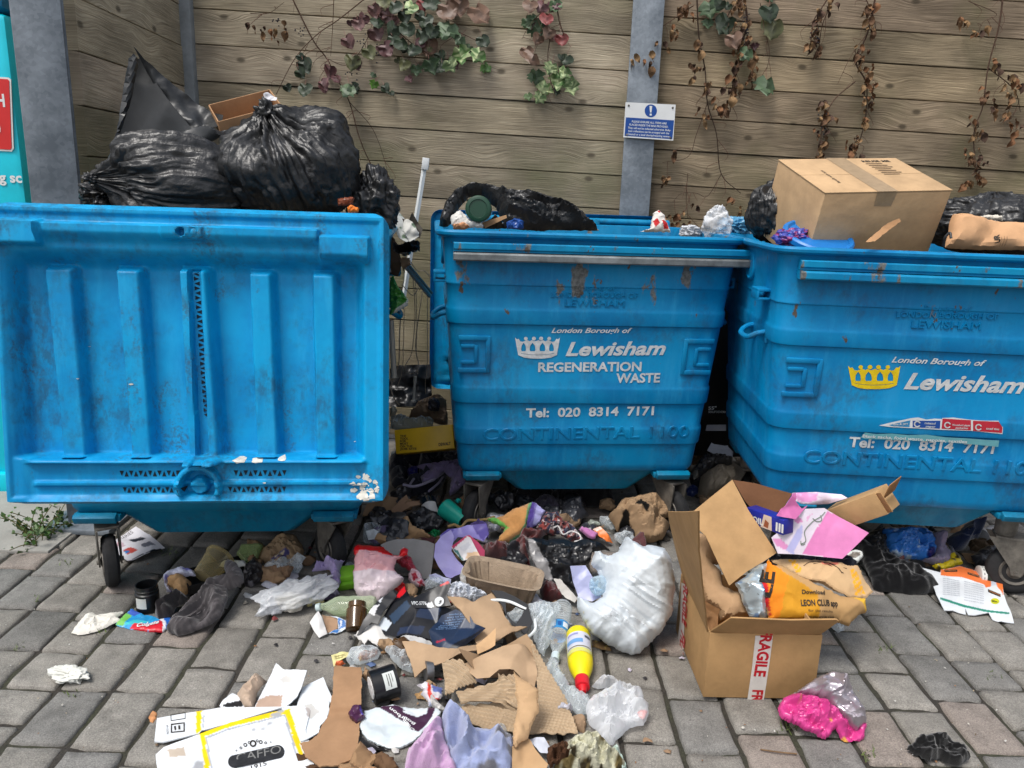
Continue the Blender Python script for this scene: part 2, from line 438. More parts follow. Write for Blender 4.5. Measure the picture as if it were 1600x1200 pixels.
        if bend:
            am, ang = bend; q = ((P[:, 0] - c0[0]) * math.cos(R(ang)) + (P[:, 1] - c0[1]) * math.sin(R(ang))) / size; h += am * (4 * q * q - .33)
        return h
    sf.w = w; sf.poly = bd; sf.size = size
    top = sf.at(UV)
    if lump:
        t = np.clip(pdist(UV, bd) / (dm * soft), 0, 1); wb = -back * lump * np.sqrt(np.clip(1 - (1 - t) ** 2, 0, 1)) - th
        bot = sf.o + UV[:, :1] * sf.e1 + UV[:, 1:2] * sf.e2 + np.minimum(wb, w(UV) - th)[:, None] * sf.n
    else: bot = top - th * sf.n
    n = len(UV); V = np.vstack([top, bot])
    V[:n, 2] = np.maximum(V[:n, 2], floor + th * .8); V[n:, 2] = np.maximum(V[n:, 2], floor)
    # boundary edges from triangles
    cnt = {}
    for f in T:
        for i in range(3): e = (f[i], f[(i + 1) % 3]); cnt[e] = 1
    F = [f for f in T] + [[i + n for i in f[::-1]] for f in T]
    for (a_, b_) in cnt:
        if (b_, a_) not in cnt: F.append([b_, a_, a_ + n, b_ + n])
    pxy = proj(sf.o + UV[:, :1] * sf.e1 + UV[:, 1:2] * sf.e2)
    cc = np.tile(np.asarray(col, float), (n, 1))
    if paint: cc = paint(pxy, cc)
    if spots:
        for (scol, sc, thr) in spots: k_ = ss(thr, thr + .25, fbm(UV * sc, seed + 11, 3)); cc = cc * (1 - k_[:, None]) + np.asarray(scol) * k_[:, None]
    ob = mk(name, V, F, m, parent, smooth=smooth, col=np.vstack([cc, cc]))
    if smooth: autosharp(ob.data, 24 if cren and cren > .1 * lump else 62)
    tag(ob, label, cat, group, kind); ob_s = sf
    return ob, sf
def areas(*lst):
    """paint: coloured regions given by outlines"""
    def f(P, cc):
        cc = cc.copy()
        for poly, c in lst: cc[inpoly(P, poly)] = c
        return cc
    return f

def sphere(nt, npn):
    t = np.linspace(0, math.pi, nt + 1); p = np.linspace(0, 2 * math.pi, npn, endpoint=False)
    TT, PP = np.meshgrid(t, p, indexing='ij')
    F = [[i * npn + k, (i + 1) * npn + k, (i + 1) * npn + (k + 1) % npn, i * npn + (k + 1) % npn] for i in range(nt) for k in range(npn)]
    return TT.ravel(), PP.ravel(), F
def bag(name, c, rad, knot, label, cat, m=None, seed=0, pleat=.09, fine=.03, kap=5.0, flat=None, group=None, res=1., neck=.22, col=(.01, .01, .01), lobes=.12, parent=None, knotpart=True, spin=0.):
    """a filled sack gathered into a knot, with pleats running out from it"""
    m = m or BLACKBAG()
    T, P, F = sphere(int(110 * res), int(200 * res))
    D = np.stack([np.sin(T) * np.cos(P), np.sin(T) * np.sin(P), np.cos(T)], 1)
    r = 1 + lobes * fbm(D * 1.3 + seed, seed, 2)
    cp = np.stack([np.cos(P) * kap, np.sin(P) * kap, T * .38], 1); cp += .35 * np.stack([vn(D * 2.2, seed + 31), vn(D * 2.2, seed + 32), 0 * T], 1)
    A = pleat * np.exp(-(T / 1.7) ** 2) * np.minimum(1, T / .22) + pleat * .12
    rid = (.5 - 1.5 * np.abs(vn(cp, seed + 1))) + .6 * (.5 - 1.5 * np.abs(vn(cp * 2.1, seed + 2)))
    r = r + A * rid + (.3 * A + .012) * (.5 - 1.6 * np.abs(vn(cp * np.array([4.6, 4.6, 3.0]) + 7, seed + 5)))
    r = r + fine * (.5 - 1.6 * np.abs(vn(D * 4.2 + .4 * rid[:, None], seed + 3))) + fine * .5 * (.5 - 1.6 * np.abs(vn(D * 9, seed + 4)))
    zadd = neck * np.exp(-(T / .2) ** 2) - .10 * np.exp(-((T - .42) / .25) ** 2)
    V = D * r[:, None]; V[:, 2] += zadd
    V = V * np.asarray(rad)[None]
    q = Vector(knot).to_track_quat('Z', 'Y').to_matrix() @ Matrix.Rotation(spin, 3, 'Z'); V = V @ np.array(q).T + np.asarray(c)
    if flat is not None:
        lo = V[:, 2] < flat; V[lo, 2] = flat + (V[lo, 2] - flat) * .06
    ob = mk(name, V, F, m, parent, col=col)
    tag(ob, label, cat, group)
    if knotpart:
        kt = np.asarray(c) + np.array(q) @ np.array([0, 0, rad[2] * (1 + neck)])
        s = min(rad) * .17
        T, P, F = sphere(26, 40); D = np.stack([np.sin(T) * np.cos(P), np.sin(T) * np.sin(P), np.cos(T)], 1)
        rr = 1 + .5 * (.5 - 1.6 * np.abs(vn(D * 2.4, seed + 9))) + .3 * vn(D * 4.5, seed + 10)
        V = D * rr[:, None] * np.array([1, .8, 1.15]) * s; V = V @ np.array(q).T + kt
        mk('knot', V, F, m, ob, col=col)
    return ob
def blob(name, c, rad, m, col, label=None, cat=None, seed=0, fine=.16, ks=2.6, group=None, parent=None, rot=None, flat=True, res=1., low=.25, spots=None, stretch=None, kind=None):
    """a crumpled ball of cloth, film or paper"""
    T, P, F = sphere(int(64 * res), int(104 * res))
    D = np.stack([np.sin(T) * np.cos(P), np.sin(T) * np.sin(P), np.cos(T)], 1)
    r = 1 + low * fbm(D * 1.4 + 3, seed, 2)
    E = D * np.asarray(stretch if stretch else (1, 1, 1)) * ks; E = E + .5 * np.stack([vn(D * 2, seed + 20), vn(D * 2, seed + 21), vn(D * 2, seed + 22)], 1)
    r = r + fine * (.55 - 1.7 * np.abs(vn(E, seed + 1))) + .5 * fine * (.55 - 1.7 * np.abs(vn(E * 2.1, seed + 2))) + .22 * fine * (.55 - 1.7 * np.abs(vn(E * 4.3, seed + 3)))
    V = D * r[:, None] * np.asarray(rad)
    if rot: V = V @ np.array(Euler([R(a) for a in rot]).to_matrix()).T
    V = V + np.asarray(c)
    if flat: V[:, 2] = np.maximum(V[:, 2], .003 + .01 * (V[:, 2] - V[:, 2].min()))
    cc = np.tile(np.asarray(col, float), (len(V), 1))
    if spots:
        for (scol, sc, thr) in spots: k_ = ss(thr, thr + .2, fbm(D * sc, seed + 40, 3)); cc = cc * (1 - k_[:, None]) + np.asarray(scol) * k_[:, None]
    ob = mk(name, V, F, m, parent, col=cc); return tag(ob, label, cat, group, kind)
# ================================================================== SETTING
# ---- ground
def paving_mat():
    m = bpy.data.materials.new('paving'); m.use_nodes = True; n = m.node_tree.nodes; l = m.node_tree.links; p = n['Principled BSDF']
    a = n.new('ShaderNodeAttribute'); a.attribute_name = 'Col'
    g = n.new('ShaderNodeNewGeometry')
    n1 = n.new('ShaderNodeTexNoise'); n1.inputs['Scale'].default_value = 260; n1.inputs['Detail'].default_value = 3
    n2 = n.new('ShaderNodeTexNoise'); n2.inputs['Scale'].default_value = 14; n2.inputs['Detail'].default_value = 6; n2.inputs['Roughness'].default_value = .7
    n3 = n.new('ShaderNodeTexVoronoi'); n3.inputs['Scale'].default_value = 210
    for k in (n1, n2, n3): l.new(g.outputs['Position'], k.inputs['Vector'])
    r1 = n.new('ShaderNodeMapRange'); r1.inputs[1].default_value = .3; r1.inputs[2].default_value = .7; r1.inputs[3].default_value = .66; r1.inputs[4].default_value = 1.3
    l.new(n1.outputs[0], r1.inputs[0])
    r2 = n.new('ShaderNodeMapRange'); r2.inputs[1].default_value = .32; r2.inputs[2].default_value = .7; r2.inputs[3].default_value = .72; r2.inputs[4].default_value = 1.15
    l.new(n2.outputs[0], r2.inputs[0])
    n4 = n.new('ShaderNodeTexNoise'); n4.inputs['Scale'].default_value = 2.3; n4.inputs['Detail'].default_value = 6; n4.inputs['Roughness'].default_value = .7; l.new(g.outputs['Position'], n4.inputs['Vector'])
    r4 = n.new('ShaderNodeMapRange'); r4.inputs[1].default_value = .36; r4.inputs[2].default_value = .52; r4.inputs[3].default_value = .74; r4.inputs[4].default_value = 1.04; l.new(n4.outputs[0], r4.inputs[0])
    m0 = n.new('ShaderNodeMath'); m0.operation = 'MULTIPLY'; l.new(r1.outputs[0], m0.inputs[0]); l.new(r4.outputs[0], m0.inputs[1])
    mu = n.new('ShaderNodeMath'); mu.operation = 'MULTIPLY'; l.new(m0.outputs[0], mu.inputs[0]); l.new(r2.outputs[0], mu.inputs[1])
    # pale grains of aggregate
    lt = n.new('ShaderNodeMath'); lt.operation = 'LESS_THAN'; lt.inputs[1].default_value = .13; l.new(n3.outputs['Distance'], lt.inputs[0])
    ns = n.new('ShaderNodeTexNoise'); ns.inputs['Scale'].default_value = 75; l.new(g.outputs['Position'], ns.inputs['Vector'])
    gt = n.new('ShaderNodeMath'); gt.operation = 'GREATER_THAN'; gt.inputs[1].default_value = .6; l.new(ns.outputs[0], gt.inputs[0])
    mm = n.new('ShaderNodeMath'); mm.operation = 'MULTIPLY'; l.new(lt.outputs[0], mm.inputs[0]); l.new(gt.outputs[0], mm.inputs[1])
    sc = n.new('ShaderNodeVectorMath'); sc.operation = 'SCALE'; l.new(a.outputs['Color'], sc.inputs[0]); l.new(mu.outputs[0], sc.inputs['Scale'])
    mx = n.new('ShaderNodeMix'); mx.data_type = 'RGBA'; mx.inputs['B'].default_value = (.42, .40, .36, 1)
    l.new(mm.outputs[0], mx.inputs['Factor']); l.new(sc.outputs[0], mx.inputs['A'])
    l.new(mx.outputs['Result'], p.inputs['Base Color'])
    p.inputs['Roughness'].default_value = .82; p.inputs['Specular IOR Level'].default_value = .3
    b1 = n.new('ShaderNodeBump'); b1.inputs['Strength'].default_value = .55; b1.inputs['Distance'].default_value = .003; l.new(n1.outputs[0], b1.inputs['Height'])
    b2 = n.new('ShaderNodeBump'); b2.inputs['Strength'].default_value = .5; b2.inputs['Distance'].default_value = .012; l.new(n2.outputs[0], b2.inputs['Height']); l.new(b1.outputs[0], b2.inputs['Normal'])
    l.new(b2.outputs[0], p.inputs['Normal']); return m
PAVE = paving_mat()
def build_paving():
    rng = np.random.RandomState(5); mb_V = []; mb_F = []; mb_C = []
    pitch, x0 = .1690, 1.359
    k0, k1 = int(math.floor((-2.6 - x0) / pitch)), int(math.ceil((3.6 - x0) / pitch))
    N = 9
    t = np.array([0, .022, .06, .2, .5, .8, .94, .978, 1.0])
    gi, gj = np.meshgrid(t, t, indexing='ij'); gi = gi.ravel(); gj = gj.ravel()
    quads = [[i * N + j, (i + 1) * N + j, (i + 1) * N + j + 1, i * N + j + 1] for i in range(N - 1) for j in range(N - 1)]
    for k in range(k0, k1):
        xa = x0 + k * pitch; y = 1.05 + rng.uniform(0, .2)
        while y < 4.75:
            L = rng.choice([.16, .19, .24, .25], p=[.25, .25, .3, .2]); 
            gap = .0032
            ax, bx, ay, by = xa + gap + rng.uniform(0, .003), xa + pitch - gap - rng.uniform(0, .003), y + gap, y + L - gap
            hz = rng.uniform(-.003, .003); sx, sy = rng.uniform(-.012, .012, 2)
            c = rng.uniform(.0, 1); tone = np.array(C(142, 138, 131)) * rng.uniform(.87, 1.07)
            if c < .09: tone = np.array(C(146, 136, 128)) * rng.uniform(.84, 1.05)
            elif c < .34: tone = np.array(C(130, 128, 124)) * rng.uniform(.84, 1.05)
            U = ax + gi * (bx - ax); Vv = ay + gj * (by - ay)
            ed = np.minimum(np.minimum(U - ax, bx - U), np.minimum(Vv - ay, by - Vv))
            ed = np.maximum(ed, 0) 
            # rounded corners in plan
            cr = .016; dx = np.maximum(0, np.maximum(ax + cr - U, U - bx + cr)); dy = np.maximum(0, np.maximum(ay + cr - Vv, Vv - by + cr))
            dd = np.hypot(dx, dy); sc_ = np.where(dd > cr, cr / np.maximum(dd, 1e-6), 1)
            U = np.where(dx > 0, np.where(U < (ax + bx) / 2, ax + cr - dx * sc_, bx - cr + dx * sc_), U)
            Vv = np.where(dy > 0, np.where(Vv < (ay + by) / 2, ay + cr - dy * sc_, by - cr + dy * sc_), Vv)
            wob = np.stack([U, Vv], 1)
            U = U + .004 * vn(wob * 30, 3); Vv = Vv + .004 * vn(wob * 30, 4)
            prof = ss(0, .009, ed)
            zz = -.012 + .012 * prof + hz * prof + (sx * (U - (ax + bx) / 2) + sy * (Vv - (ay + by) / 2)) * prof + .0022 * fbm(wob * 22, 8, 2) * prof
            edge = (gi < .01) | (gi > .99) | (gj < .01) | (gj > .99); zz = np.where(edge, -.024, np.minimum(zz, .0025))
            b = len(mb_V); mb_V.extend(np.stack([U, Vv, zz], 1).tolist()); mb_F.extend([[i + b for i in q] for q in quads])
            lightedge = 1.0 - .06 * (1 - ss(.0, .012, ed))
            mb_C.extend((tone[None] * lightedge[:, None]).tolist()); y += L
    o = mk('paving', mb_V, mb_F, PAVE, col=mb_C); tag(o, kind='structure')
build_paving()
def joint_mat():
    m = bpy.data.materials.new('joint_soil'); m.use_nodes = True; n = m.node_tree.nodes; l = m.node_tree.links; p = n['Principled BSDF']
    g = n.new('ShaderNodeNewGeometry')
    a = n.new('ShaderNodeTexNoise'); a.inputs['Scale'].default_value = 5; a.inputs['Detail'].default_value = 4
    b = n.new('ShaderNodeTexNoise'); b.inputs['Scale'].default_value = 150; b.inputs['Detail'].default_value = 3
    for k in (a, b): l.new(g.outputs['Position'], k.inputs['Vector'])
    r = n.new('ShaderNodeValToRGB'); e = r.color_ramp.elements
    e[0].position = .42; e[0].color = (.030, .026, .021, 1); e[1].position = .74; e[1].color = (.036, .040, .020, 1)
    l.new(a.outputs[0], r.inputs[0])
    r2 = n.new('ShaderNodeMapRange'); r2.inputs[3].default_value = .3; r2.inputs[4].default_value = 1.9; l.new(b.outputs[0], r2.inputs[0])
    s = n.new('ShaderNodeVectorMath'); s.operation = 'SCALE'; l.new(r.outputs[0], s.inputs[0]); l.new(r2.outputs[0], s.inputs['Scale'])
    l.new(s.outputs[0], p.inputs['Base Color']); p.inputs['Roughness'].default_value = .95
    bu = n.new('ShaderNodeBump'); bu.inputs['Distance'].default_value = .006; l.new(b.outputs[0], bu.inputs['Height']); l.new(bu.outputs[0], p.inputs['Normal'])
    return m
def build_ground():
    # sheet of soil and moss in the joints, fine near the camera
    xs = np.linspace(-2.7, 3.7, 220); ys = np.linspace(1.0, 4.8, 160); X, Y = np.meshgrid(xs, ys, indexing='ij')
    P = np.stack([X.ravel(), Y.ravel()], 1); Z = -.0125 + .003 * fbm(P * 12, 2, 3) + .003 * fbm(P * 50, 4, 2) + .004 * ss(.2, .8, fbm(P * 2.5, 21, 2))
    n = len(ys); F = [[i * n + j, (i + 1) * n + j, (i + 1) * n + j + 1, i * n + j + 1] for i in range(len(xs) - 1) for j in range(n - 1)]
    tag(mk('joint_soil', np.c_[P, Z], F, joint_mat()), kind='structure')
    gm = mat('yard_concrete', C(120, 118, 112), .9, bump=(60, .4, .004), dirt=(1.5, .7, 1.1))
    g = mk('ground', [(-200, -200, -.03), (200, -200, -.03), (200, 200, -.03), (-200, 200, -.03)], [[0, 1, 2, 3]], gm, smooth=False)
    tag(g, kind='structure')
    mb = MB(); mb.box((-2.75, 3.75, .0), (1.75, 1.75, .02), bev=.004)
    tag(mb.build('pavement', mat('pale_concrete', C(158, 156, 150), .9, bump=(120, .5, .003), dirt=(6, .8, 1.08))), kind='structure')
build_ground()

# ---- fence
def wood_mat(name, dark, light, green):
    m = bpy.data.materials.new(name); m.use_nodes = True; n = m.node_tree.nodes; l = m.node_tree.links; p = n['Principled BSDF']
    uv = n.new('ShaderNodeUVMap'); uv.uv_map = 'UVMap'
    a = n.new('ShaderNodeAttribute'); a.attribute_name = 'Col'
    def mapn(sx, sy, src=None):
        k = n.new('ShaderNodeMapping'); k.inputs['Scale'].default_value = (sx, sy, 1); l.new(src or uv.outputs[0], k.inputs[0]); return k.outputs[0]
    def math_(op, x, y=None, v=None):
        k = n.new('ShaderNodeMath'); k.operation = op
        for i, s_ in enumerate((x, y)):
            if s_ is None: continue
            if isinstance(s_, (int, float)): k.inputs[i].default_value = s_
            else: l.new(s_, k.inputs[i])
        return k.outputs[0]
    def ramp(src, pts):
        k = n.new('ShaderNodeValToRGB'); e = k.color_ramp.elements
        e[0].position, e[0].color = pts[0][0], (*pts[0][1], 1); e[1].position, e[1].color = pts[-1][0], (*pts[-1][1], 1)
        for q in pts[1:-1]: x = e.new(q[0]); x.color = (*q[1], 1)
        l.new(src, k.inputs[0]); return k.outputs[0]
    # knots: scattered points, the grain flows round them
    vo = n.new('ShaderNodeTexVoronoi'); vo.voronoi_dimensions = '2D'; vo.inputs['Scale'].default_value = 1.0; vo.inputs['Randomness'].default_value = .9
    l.new(mapn(2.1, 3.6), vo.inputs['Vector'])
    # noise wobble
    nw = n.new('ShaderNodeTexNoise'); nw.noise_dimensions = '2D'; nw.inputs['Scale'].default_value = 1; nw.inputs['Detail'].default_value = 3; l.new(mapn(1.3, 7), nw.inputs['Vector'])
    fall = n.new('ShaderNodeMapRange'); fall.interpolation_type = 'SMOOTHSTEP'
    fall.inputs[1].default_value = .0; fall.inputs[2].default_value = .34; fall.inputs[3].default_value = 1.; fall.inputs[4].default_value = 0.; l.new(vo.outputs['Distance'], fall.inputs[0])
    sep = n.new('ShaderNodeSeparateXYZ'); l.new(uv.outputs[0], sep.inputs[0])
    v1 = math_('ADD', math_('MULTIPLY', sep.outputs[1], 92.), math_('MULTIPLY', nw.outputs[0], 6.0))
    v2 = math_('ADD', v1, math_('MULTIPLY', fall.outputs[0], 2.4))
    ring = math_('SINE', math_('MULTIPLY', v2, 2.6))
    comb = n.new('ShaderNodeCombineXYZ'); l.new(math_('MULTIPLY', sep.outputs[0], 3.), comb.inputs[0]); l.new(math_('MULTIPLY', v2, 1.7), comb.inputs[1])
    fg = n.new('ShaderNodeTexNoise'); fg.noise_dimensions = '2D'; fg.inputs['Scale'].default_value = 1.6; fg.inputs['Detail'].default_value = 5; l.new(comb.outputs[0], fg.inputs['Vector'])
    g = math_('ADD', math_('MULTIPLY', ring, .03), fg.outputs[0])
    base = ramp(g, [(.15, dark), (.47, tuple(.5 * (x + y) for x, y in zip(dark, light))), (.74, light)])
    # broad stains
    st = n.new('ShaderNodeTexNoise'); st.noise_dimensions = '2D'; st.inputs['Scale'].default_value = 1; st.inputs['Detail'].default_value = 4; l.new(mapn(2.3, 5), st.inputs['Vector'])
    sm = n.new('ShaderNodeMapRange'); sm.inputs[1].default_value = .3; sm.inputs[2].default_value = .7; sm.inputs[3].default_value = .62; sm.inputs[4].default_value = 1.18; l.new(st.outputs[0], sm.inputs[0])
    sc = n.new('ShaderNodeVectorMath'); sc.operation = 'SCALE'; l.new(base, sc.inputs[0]); l.new(sm.outputs[0], sc.inputs['Scale'])
    mc = n.new('ShaderNodeVectorMath'); mc.operation = 'MULTIPLY'; l.new(sc.outputs[0], mc.inputs[0]); l.new(a.outputs['Color'], mc.inputs[1])
    # algae, more towards the foot of each board
    ge = n.new('ShaderNodeNewGeometry'); al = n.new('ShaderNodeTexNoise'); al.inputs['Scale'].default_value = 2.6; al.inputs['Detail'].default_value = 5
    l.new(ge.outputs['Position'], al.inputs['Vector'])
    sp = n.new('ShaderNodeSeparateXYZ'); l.new(ge.outputs['Position'], sp.inputs[0])
    zr = n.new('ShaderNodeMapRange'); zr.inputs[1].default_value = 1.2; zr.inputs[2].default_value = 2.3; zr.inputs[3].default_value = .16; zr.inputs[4].default_value = -.06; l.new(sp.outputs[2], zr.inputs[0])
    ar = n.new('ShaderNodeMapRange'); ar.inputs[1].default_value = .5; ar.inputs[2].default_value = .78; ar.inputs[4].default_value = .75; l.new(math_('ADD', al.outputs[0], zr.outputs[0]), ar.inputs[0])
    m1 = n.new('ShaderNodeMix'); m1.data_type = 'RGBA'; l.new(ar.outputs[0], m1.inputs['Factor']); l.new(mc.outputs[0], m1.inputs['A']); m1.inputs['B'].default_value = (*green, 1)
    # knot core
    hs = n.new('ShaderNodeMath'); hs.operation = 'GREATER_THAN'; hs.inputs[1].default_value = .25
    sc2 = n.new('ShaderNodeSeparateColor'); l.new(vo.outputs['Color'], sc2.inputs[0]); l.new(sc2.outputs[0], hs.inputs[0])
    kc = n.new('ShaderNodeMapRange'); kc.interpolation_type = 'SMOOTHSTEP'; kc.inputs[1].default_value = .022; kc.inputs[2].default_value = .072; kc.inputs[3].default_value = .8; kc.inputs[4].default_value = 0; l.new(vo.outputs['Distance'], kc.inputs[0])
    m2 = n.new('ShaderNodeMix'); m2.data_type = 'RGBA'; l.new(math_('MULTIPLY', kc.outputs[0], hs.outputs[0]), m2.inputs['Factor']); l.new(m1.outputs['Result'], m2.inputs['A']); m2.inputs['B'].default_value = (*[x * .38 for x in dark], 1)
    l.new(m2.outputs['Result'], p.inputs['Base Color']); p.inputs['Roughness'].default_value = .88; p.inputs['Specular IOR Level'].default_value = .2
    bu = n.new('ShaderNodeBump'); bu.inputs['Strength'].default_value = .5; bu.inputs['Distance'].default_value = .006; l.new(g, bu.inputs['Height']); l.new(bu.outputs[0], p.inputs['Normal'])
    return m
WOOD = wood_mat('weathered_board', C(124, 113, 96), C(190, 179, 158), C(112, 112, 84))
WOOD2 = wood_mat('browner_board', C(108, 96, 78), C(172, 157, 132), C(98, 97, 68))
def boards(name, p0, p1, z0, z1, m, parent, seed, drop=0., pitch=.175, th=.045, tint=1.):
    """a bay of horizontal boards from p0 to p1 (plan points), front face towards the yard"""
    rng = np.random.RandomState(seed); p0 = np.array(p0, float); p1 = np.array(p1, float); L = np.linalg.norm(p1 - p0); d = (p1 - p0) / L; nr = np.array([d[1], -d[0]])
    V = []; F = []; U = []; Cc = []; z = z0
    while z < z1:
        h = pitch * rng.uniform(.9, 1.08); b = .003; out = rng.uniform(-.004, .004); uo = rng.uniform(0, 90), rng.randint(0, 90) * 1.0
        prof = [(-th, .002), (-b, .002), (0, .002 + b), (0, h - .003), (-b, h - .0028), (-th, h + .004)]
        ns = 9; t = np.linspace(0, L, ns); base = len(V); sag = rng.uniform(-.004, .004); tn = rng.uniform(.74, 1.12) * tint; tr = np.array([1, rng.uniform(.95, .99), rng.uniform(.90, .98)]) * tn
        for s_ in t:
            for (o_, zz) in prof:
                q = p0 + d * s_ + nr * (o_ + out + sag * math.sin(math.pi * s_ / L)); V.append((q[0], q[1], z + zz - drop * s_)); U.append((s_ + uo[0], zz + uo[1])); Cc.append(tr)
        k = len(prof)
        for i in range(ns - 1):
            for j in range(k): F.append([base + i * k + j, base + (i + 1) * k + j, base + (i + 1) * k + (j + 1) % k, base + i * k + (j + 1) % k])
        F.append([base + j for j in range(k)]); F.append([base + (ns - 1) * k + j for j in range(k)][::-1]); z += h
    F = [f[::-1] for f in F]
    o = mk(name, V, F, m, parent, smooth=False, col=Cc, uv=U); return o
def galv_mat():
    m = bpy.data.materials.new('galvanised_steel'); m.use_nodes = True; n = m.node_tree.nodes; l = m.node_tree.links; p = n['Principled BSDF']
    tc = n.new('ShaderNodeTexCoord'); v = n.new('ShaderNodeTexVoronoi'); v.inputs['Scale'].default_value = 75; l.new(tc.outputs['Object'], v.inputs['Vector'])
    sc = n.new('ShaderNodeSeparateColor'); l.new(v.outputs['Color'], sc.inputs[0])
    nz = n.new('ShaderNodeTexNoise'); nz.inputs['Scale'].default_value = 9; nz.inputs['Detail'].default_value = 6; l.new(tc.outputs['Object'], nz.inputs['Vector'])
    ad = n.new('ShaderNodeMath'); ad.operation = 'MULTIPLY_ADD'; ad.inputs[1].default_value = .15; l.new(sc.outputs[0], ad.inputs[0]); l.new(nz.outputs[0], ad.inputs[2])
    r = n.new('ShaderNodeValToRGB'); e = r.color_ramp.elements; e[0].position = .38; e[0].color = (*C(98, 106, 114), 1); e[1].position = .86; e[1].color = (*C(142, 150, 158), 1)
    l.new(ad.outputs[0], r.inputs[0]); l.new(r.outputs[0], p.inputs['Base Color']); p.inputs['Metallic'].default_value = .35; p.inputs['Roughness'].default_value = .55
    return m
GALV = galv_mat()
def hpost(name, c, h, w, d, rz, parent, m=None):
    """an H-section steel post"""
    mb = MB(); t = .011; M3 = Matrix.Rotation(rz, 3, 'Z'); c = Vector(c)
    mb.box(c + M3 @ Vector((0, -d / 2, h / 2)), (w, t, h), M3, bev=.003); mb.box(c + M3 @ Vector((0, d / 2, h / 2)), (w, t, h), M3, bev=.003)
    mb.box(c + M3 @ Vector((0, 0, h / 2)), (t, d - t, h), M3)
    return mb.build(name, m or GALV, parent)
FY = 4.45
fence = thing('timber_fence', 'weathered horizontal board fence with steel posts across the back behind the bins', 'fence', (0, FY, 0))
DROP = .026
boards('board_panel', (-1.78, FY), (.62, FY), .075, 2.74, WOOD, fence, 3, DROP)
boards('board_panel', (.66, FY), (3.45, FY), .0, 2.66, WOOD2, fence, 8, DROP)
hpost('post', (.645, FY + .02, 0), 2.75, .165, .16, 0, fence)
hpost('post', (3.5, FY + .02, 0), 2.75, .165, .16, 0, fence)
mb = MB(); mb.box((-1.80, FY - .02, 1.38), (.062, .06, 2.76), bev=.004)
mb.build('corner_post', mat('dark_post', C(138, 144, 148), .6, metal=0, dirt=(14, .7, 1.1)), fence)
fdir = np.array([.165, -1.0]); fdir /= np.linalg.norm(fdir)
pc = np.array([-1.825, FY - .01]); pe = np.array([-1.795, 3.32])
sfence = thing('timber_fence', 'short return fence of grey boards running back from the galvanised column to the corner', 'fence', (pc[0], pc[1], 0))
boards('board_panel', (pe[0], pe[1]), (pc[0], pc[1]), .03, 2.72, WOOD, sfence, 21, 0., pitch=.195, tint=1.4)
col_ = thing('steel_column', 'tall galvanised H column at the left corner between the cyan board and the return fence', 'post', (-1.93, 3.17, 0))
hpost('steel_column', (-1.872, 3.2, 0), 2.9, .17, .10, R(24), col_).name = 'flange'
mb = MB(); mb.box((-1.865, 3.2, .012), (.3, .3, .024), bev=.003); mb.build('base_plate', GALV, col_)

# ---- notice on the fence post
NY = FY - .085
nt = thing('notice', 'small blue and white warning notice screwed to the steel fence post', 'sign', YP(1014, 190, NY))
a_, b_, c_, d_ = [YP(*q, NY) for q in Q('E', '177,365 356,374 347,502 169,490')]
sf = Surf(d_, b_ - a_, a_ - d_)
WHITE_P = mat('white_plate', C(228, 230, 230), .35, bump=(30, .05, .001), dirt=(8, .9, 1.02)); BLUE_P = mat('blue_print', C(20, 72, 148), .4, dirt=(40, .9, 1.1))
V, F = fill2d([[sf.uv(*q) for q in Q('E', '177,365 356,374 347,502 169,490')]], .0015)
put(sf, V, F, 'plate', WHITE_P, nt, 0)
decal(sf, Q('E', '178,419 350,430 344,497 173,485'), 'blue_panel', BLUE_P, nt, .0022)
cc_ = [(267 + 22 * math.cos(t), 396 + 23 * math.sin(t)) for t in np.linspace(0, 2 * math.pi, 28, endpoint=False)]
decal(sf, Q('E', ' '.join('%f,%f' % q for q in cc_)), 'symbol_disc', BLUE_P, nt, .0022, sub=False)
decal(sf, Q('E', '262,378 272,379 269,402 264,402'), 'exclamation_mark', WHITE_P, nt, .003, sub=False)
decal(sf, Q('E', '263,406 270,406 270,413 263,413'), 'exclamation_mark', WHITE_P, nt, .003, sub=False)
for i, (tx, x0, x1) in enumerate([('PLEASE ENSURE ALL ITEMS ARE', 199, 323), ('PLACED INSIDE THE BINS PROVIDED.', 190, 329), ('They will not be collected otherwise. Bulky', 185, 337), ('item collections can be arranged with the', 186, 332), ('Council or a local charity/recycling centre', 184, 333)]):
    yl = 437 + i * 11.2
    write(sf, tx, Q('E', '%f,%f' % (x0, yl))[0], Q('E', '%f,%f' % (x1, yl + (x1 - x0) * .062))[0], WHITE_P, nt, h=3.1, off=.003, bold=.012)
for q in ('188,377', '345,385', '181,481', '337,492'):
    x, y = Q('E', q)[0]; u = sf.uv(x, y); mbs = MB(); Mx = Matrix.Translation(Vector(sf.at([u], .0015)[0])) @ Matrix.Rotation(R(90), 4, 'X')
    mbs.lathe([(0, .0055), (.002, .0055), (.004, .003)], Mx, 12, col=C(120, 120, 120)); mbs.build('screw', STEEL(), nt)

